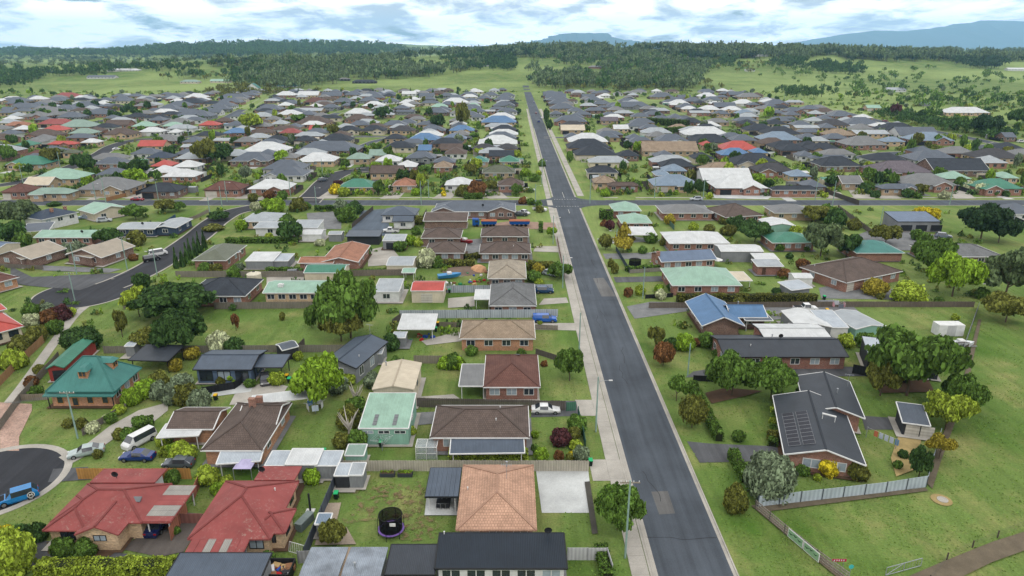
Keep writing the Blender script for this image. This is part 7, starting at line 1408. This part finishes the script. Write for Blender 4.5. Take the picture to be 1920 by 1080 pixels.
# ------------------------------------------------------------ woods
def inside(px_, py_, pl):
    c = False; n = len(pl)
    for i in range(n):
        (x1, y1), (x2, y2) = pl[i], pl[i - 1]
        if (y1 > py_) != (y2 > py_) and px_ < (x2 - x1) * (py_ - y1) / (y2 - y1) + x1: c = not c
    return c
proto = []
for s in range(5):
    proto.append(cards(lobes_for('gum' if s < 3 else 'round', s * 7 + 1), 84, .17, s + 40)[0].reshape(-1, 5, 3)[:, :4].reshape(-1, 3))
def wood(label, pl, n, color, hr=(11, 20), seed=1, rad=(.42, .68)):
    r_ = random.Random(seed); vs_, trunk = [], MB(); k = 0; tries = 0; xs_ = [p[0] for p in pl]; ys_ = [p[1] for p in pl]; org = None
    while k < n and tries < n * 12:
        tries += 1; px_, py_ = r_.uniform(min(xs_), max(xs_)), r_.uniform(min(ys_), max(ys_))
        if not inside(px_ + r_.gauss(0, 14), py_ + r_.gauss(0, 2.2), pl): continue
        p = GT(px_, py_)
        if p is None or p.y > 5200: continue
        if math.sin(p.x / 61 + seed) + math.sin(p.y / 83 + p.x / 130) + .8 * math.sin(p.x / 23 - p.y / 31) < (-.75 if hr[1] < 24 else -1.6): continue
        if 12 < p.x < 30 and p.y < 1550: continue
        hgt = r_.uniform(*hr) * (1.0 if p.y < 2500 else 1.15); q = hgt * r_.uniform(*rad); a = r_.uniform(0, 6.28); ca, sa = math.cos(a), math.sin(a)
        v = proto[r_.randrange(5)] * np.array((q, q, hgt)); v = v @ np.array(((ca, -sa, 0), (sa, ca, 0), (0, 0, 1))).T
        vs_.append(v + np.array((p.x, p.y, p.z - .3))); trunk.tube([p - Vector((0, 0, .5)), p + Vector((0, 0, hgt * .6))], [hgt * .022, hgt * .012], 4, cap=False); k += 1
    if not vs_: return
    V_ = np.concatenate(vs_); o = link('woodland', cards_mesh('woodland', V_, len(V_) // 4, leaf(color), 4)); o['kind'] = 'stuff'; o['label'] = label; o['category'] = 'woodland'
    t = trunk.build('trunks', M_bark, o); t['kind'] = 'stuff'
A1 = [(440, 118), (560, 108), (760, 104), (900, 112), (905, 128), (770, 150), (640, 150), (600, 166), (470, 168), (430, 150), (290, 152), (320, 132)]
wood('dark gum woodland covering the hill behind the far estate', A1, 560, 'gum', seed=1); wood('dark trees within the hill woodland', A1, 300, 'dark', (10, 18), 2); wood('bright understorey trees at the hill woodland edge', A1, 120, 'olive', (6, 11), 22)
A2 = [(990, 108), (1180, 104), (1330, 118), (1320, 140), (1290, 172), (1120, 170), (1000, 166), (985, 140)]
wood('grey-green gum woodland right of the long road end', A2, 420, 'gum', seed=3); wood('dark trees within the right-hand gum woodland', A2, 260, 'dark', (10, 18), 4); wood('olive trees at the edge of the right-hand gum woodland', [(1000, 150), (1300, 140), (1440, 112), (1460, 122), (1330, 172), (1000, 172)], 110, 'olive', (6, 12), 24)
wood('dense forest along the left skyline ridge', [(-20, 92), (350, 88), (560, 82), (730, 84), (760, 98), (500, 106), (200, 108), (-20, 108)], 1700, 'dark', (16, 26), 5)
wood('forest band along the middle and right skyline', [(730, 92), (1100, 92), (1500, 92), (1940, 96), (1940, 116), (1500, 112), (1200, 106), (900, 106), (740, 104)], 1500, 'gum', (14, 24), 6); wood('dark trees mixed through the skyline forest', [(600, 94), (1940, 97), (1940, 112), (1200, 106), (600, 108)], 600, 'deep', (12, 22), 26)
wood('scattered darker trees along the skyline band', [(-20, 96), (1940, 96), (1940, 118), (900, 112), (-20, 116)], 420, 'deep', (10, 18), 7)
wood('scrubby shelter belt below the left field', [(-20, 128), (70, 135), (290, 122), (300, 130), (80, 148), (-20, 165)], 170, 'dark', (8, 14), 8)
wood('tree belt beyond the right pasture', [(1330, 110), (1480, 112), (1620, 130), (1600, 142), (1450, 122), (1340, 124)], 230, 'dark', (8, 15), 9)
wood('dark pine clump on the right rise', [(1790, 108), (1885, 110), (1885, 132), (1790, 132)], 80, 'deep', (12, 18), 10)
wood('garden and hedgerow trees of the right-hand rural blocks', [(1560, 150), (1940, 148), (1940, 236), (1860, 262), (1760, 238), (1640, 208), (1600, 186), (1530, 172)], 90, 'dark', (5, 11), 11); wood('mixed green trees of the right-hand rural blocks', [(1560, 150), (1940, 150), (1940, 236), (1760, 236), (1600, 186)], 90, 'mid', (4, 10), 12)
wood('clipped windbreak of dense conifers beyond the far estate', [(1450, 168), (1530, 172), (1545, 186), (1465, 182)], 70, 'dark', (7, 10), 13, (.3, .4))
wood('sparse hilltop trees above the middle fields', [(700, 104), (960, 104), (985, 130), (900, 134), (760, 128)], 190, 'dark', (9, 16), 14)
wood('scattered trees over the far left valley', [(-20, 110), (420, 108), (420, 126), (-20, 128)], 260, 'gum', (8, 14), 15)
wood('roadside scrub where the left field lane climbs', [(375, 178), (420, 166), (520, 158), (600, 166), (470, 182)], 110, 'olive', (4, 10), 16)
wood('dark hedgerow along the far outer road', [(1600, 200), (1700, 222), (1850, 252), (1900, 258), (1900, 266), (1840, 258), (1700, 230), (1600, 207)], 130, 'dark', (4, 8), 17)
wood('trees spread over the right pasture slope', [(1280, 112), (1640, 118), (1900, 140), (1900, 165), (1600, 165), (1300, 160)], 120, 'mid', (6, 12), 18)
wood('tree line behind the left field', [(0, 150), (60, 132), (300, 124), (470, 118), (480, 128), (330, 140), (280, 132), (70, 146), (10, 168)], 150, 'dark', (8, 14), 19)
# ------------------------------------------------------------ mountains and haze
def mountain(name, prof, D, depth, m):
    b = MB(); cols = []
    xs_ = np.linspace(prof[0][0], prof[-1][0], 90); py = np.interp(xs_, [p[0] for p in prof], [p[1] for p in prof]); r_ = random.Random(len(prof))
    py = py + np.array([r_.gauss(0, .35) for _ in xs_])
    for x, y in zip(xs_, py):
        d = ray(x, y); k = D / d.y; c = Vector((d.x * k, D, CAM_H + d.z * k)); col = []
        for t, q in ((0, 0), (.25, .22), (.5, .55), (.8, .88), (1, 1), (1.35, .8), (2, 0)):
            col.append(Vector((c.x * (1 - .0 * t) + r_.gauss(0, 60), D - depth * (1 - t), max(c.z * q * (1 + r_.gauss(0, .05) * (q < 1)), -5))))
        cols.append(col)
    for a, c in zip(cols, cols[1:]):
        for k in range(len(a) - 1): b.face([a[k], c[k], c[k + 1], a[k + 1]])
    o = b.build(name, m, smooth=True); struct(o)
M_mt = mat('mountain_forest', (64, 74, 66), 'dirt', .95)
mountain('mountain', [(820, 93), (900, 86), (960, 82), (1010, 76), (1040, 66), (1070, 62), (1130, 62), (1145, 69), (1170, 75), (1230, 80), (1290, 86), (1360, 93)], 17000, 2500, M_mt)
mountain('mountain_range', [(1400, 93), (1480, 82), (1580, 64), (1640, 57), (1700, 58), (1760, 52), (1800, 44), (1850, 38), (1920, 40), (2050, 34), (2250, 44), (2500, 60), (2800, 95)], 19000, 3500, M_mt)
far = MB(); far.face([(-24000, 8990, 25), (24000, 8990, 25), (24000, 23000, 10), (-24000, 23000, 10)]); struct(far.build('plain', mat('far_forest', (70, 84, 56), 'dirt', .95)))
for sx in (-1, 1):
    q = [(sx * 5990, -150, -.3), (sx * 24000, -150, -.3), (sx * 24000, 9010, 24.5), (sx * 5990, 9010, 24.5)]; b = MB(); b.face(q if sx > 0 else q[::-1]); struct(b.build('plain', mat('far_forest', (70, 84, 56))))
hz = MB(); hz.box(-24500, -300, -20, 24500, 23500, 900); hm = bpy.data.materials.new('haze'); hm.use_nodes = True; hn = hm.node_tree; hn.nodes.clear()
ho = hn.nodes.new('ShaderNodeOutputMaterial'); hv = hn.nodes.new('ShaderNodeVolumePrincipled'); hv.inputs['Color'].default_value = (.37, .67, 1, 1); hv.inputs['Density'].default_value = 5.6e-5; hv.inputs['Anisotropy'].default_value = .2
hn.links.new(hv.outputs[0], ho.inputs['Volume']); o = hz.build('haze', hm); o['kind'] = 'stuff'; o['label'] = 'pale blue haze in the distance'; o['category'] = 'haze'
# ------------------------------------------------------------ labels of plants, groups of look-alikes
for o, txt, p in PLANTS: o['label'] = txt + ' ' + near(p)
cnt_ = {}
for o, p, c in FHO: cnt_[o['label']] = cnt_.get(o['label'], 0) + 1
for o, p, c in FHO:
    if cnt_[o['label']] > 1:
        q = min((e for e in FHO if e[2] != c), key=lambda e: (e[1] - p).length); o['label'] = o['label'].replace(' the cross street', ' the cross street beside %s roof' % q[2], 1)
def trim(t):
    for a, b_ in ((', beside', ' beside'), (' house with ', ' with '), (' with pale garage', ''), (' with dark garage', ''), (' roofed', ''), (' the cross street', ' cross street'), ('rounded ', ''), ('narrow upright ', ''), (' a ', ' '), (' the ', ' ')):
        if len(t.split()) <= 16: break
        t = t.replace(a, b_, 1)
    return t
for o in ALL: o['label'] = trim(o['label'])
by = {}
for o in ALL: by.setdefault(o['label'], []).append(o)
for lab, os_ in by.items():
    if len(os_) > 1:
        g_ = os_[0].get('group') or lab
        for o in os_: o['group'] = g_
for o in COL.objects:
    if o.name.startswith('haze'): o.visible_shadow = True
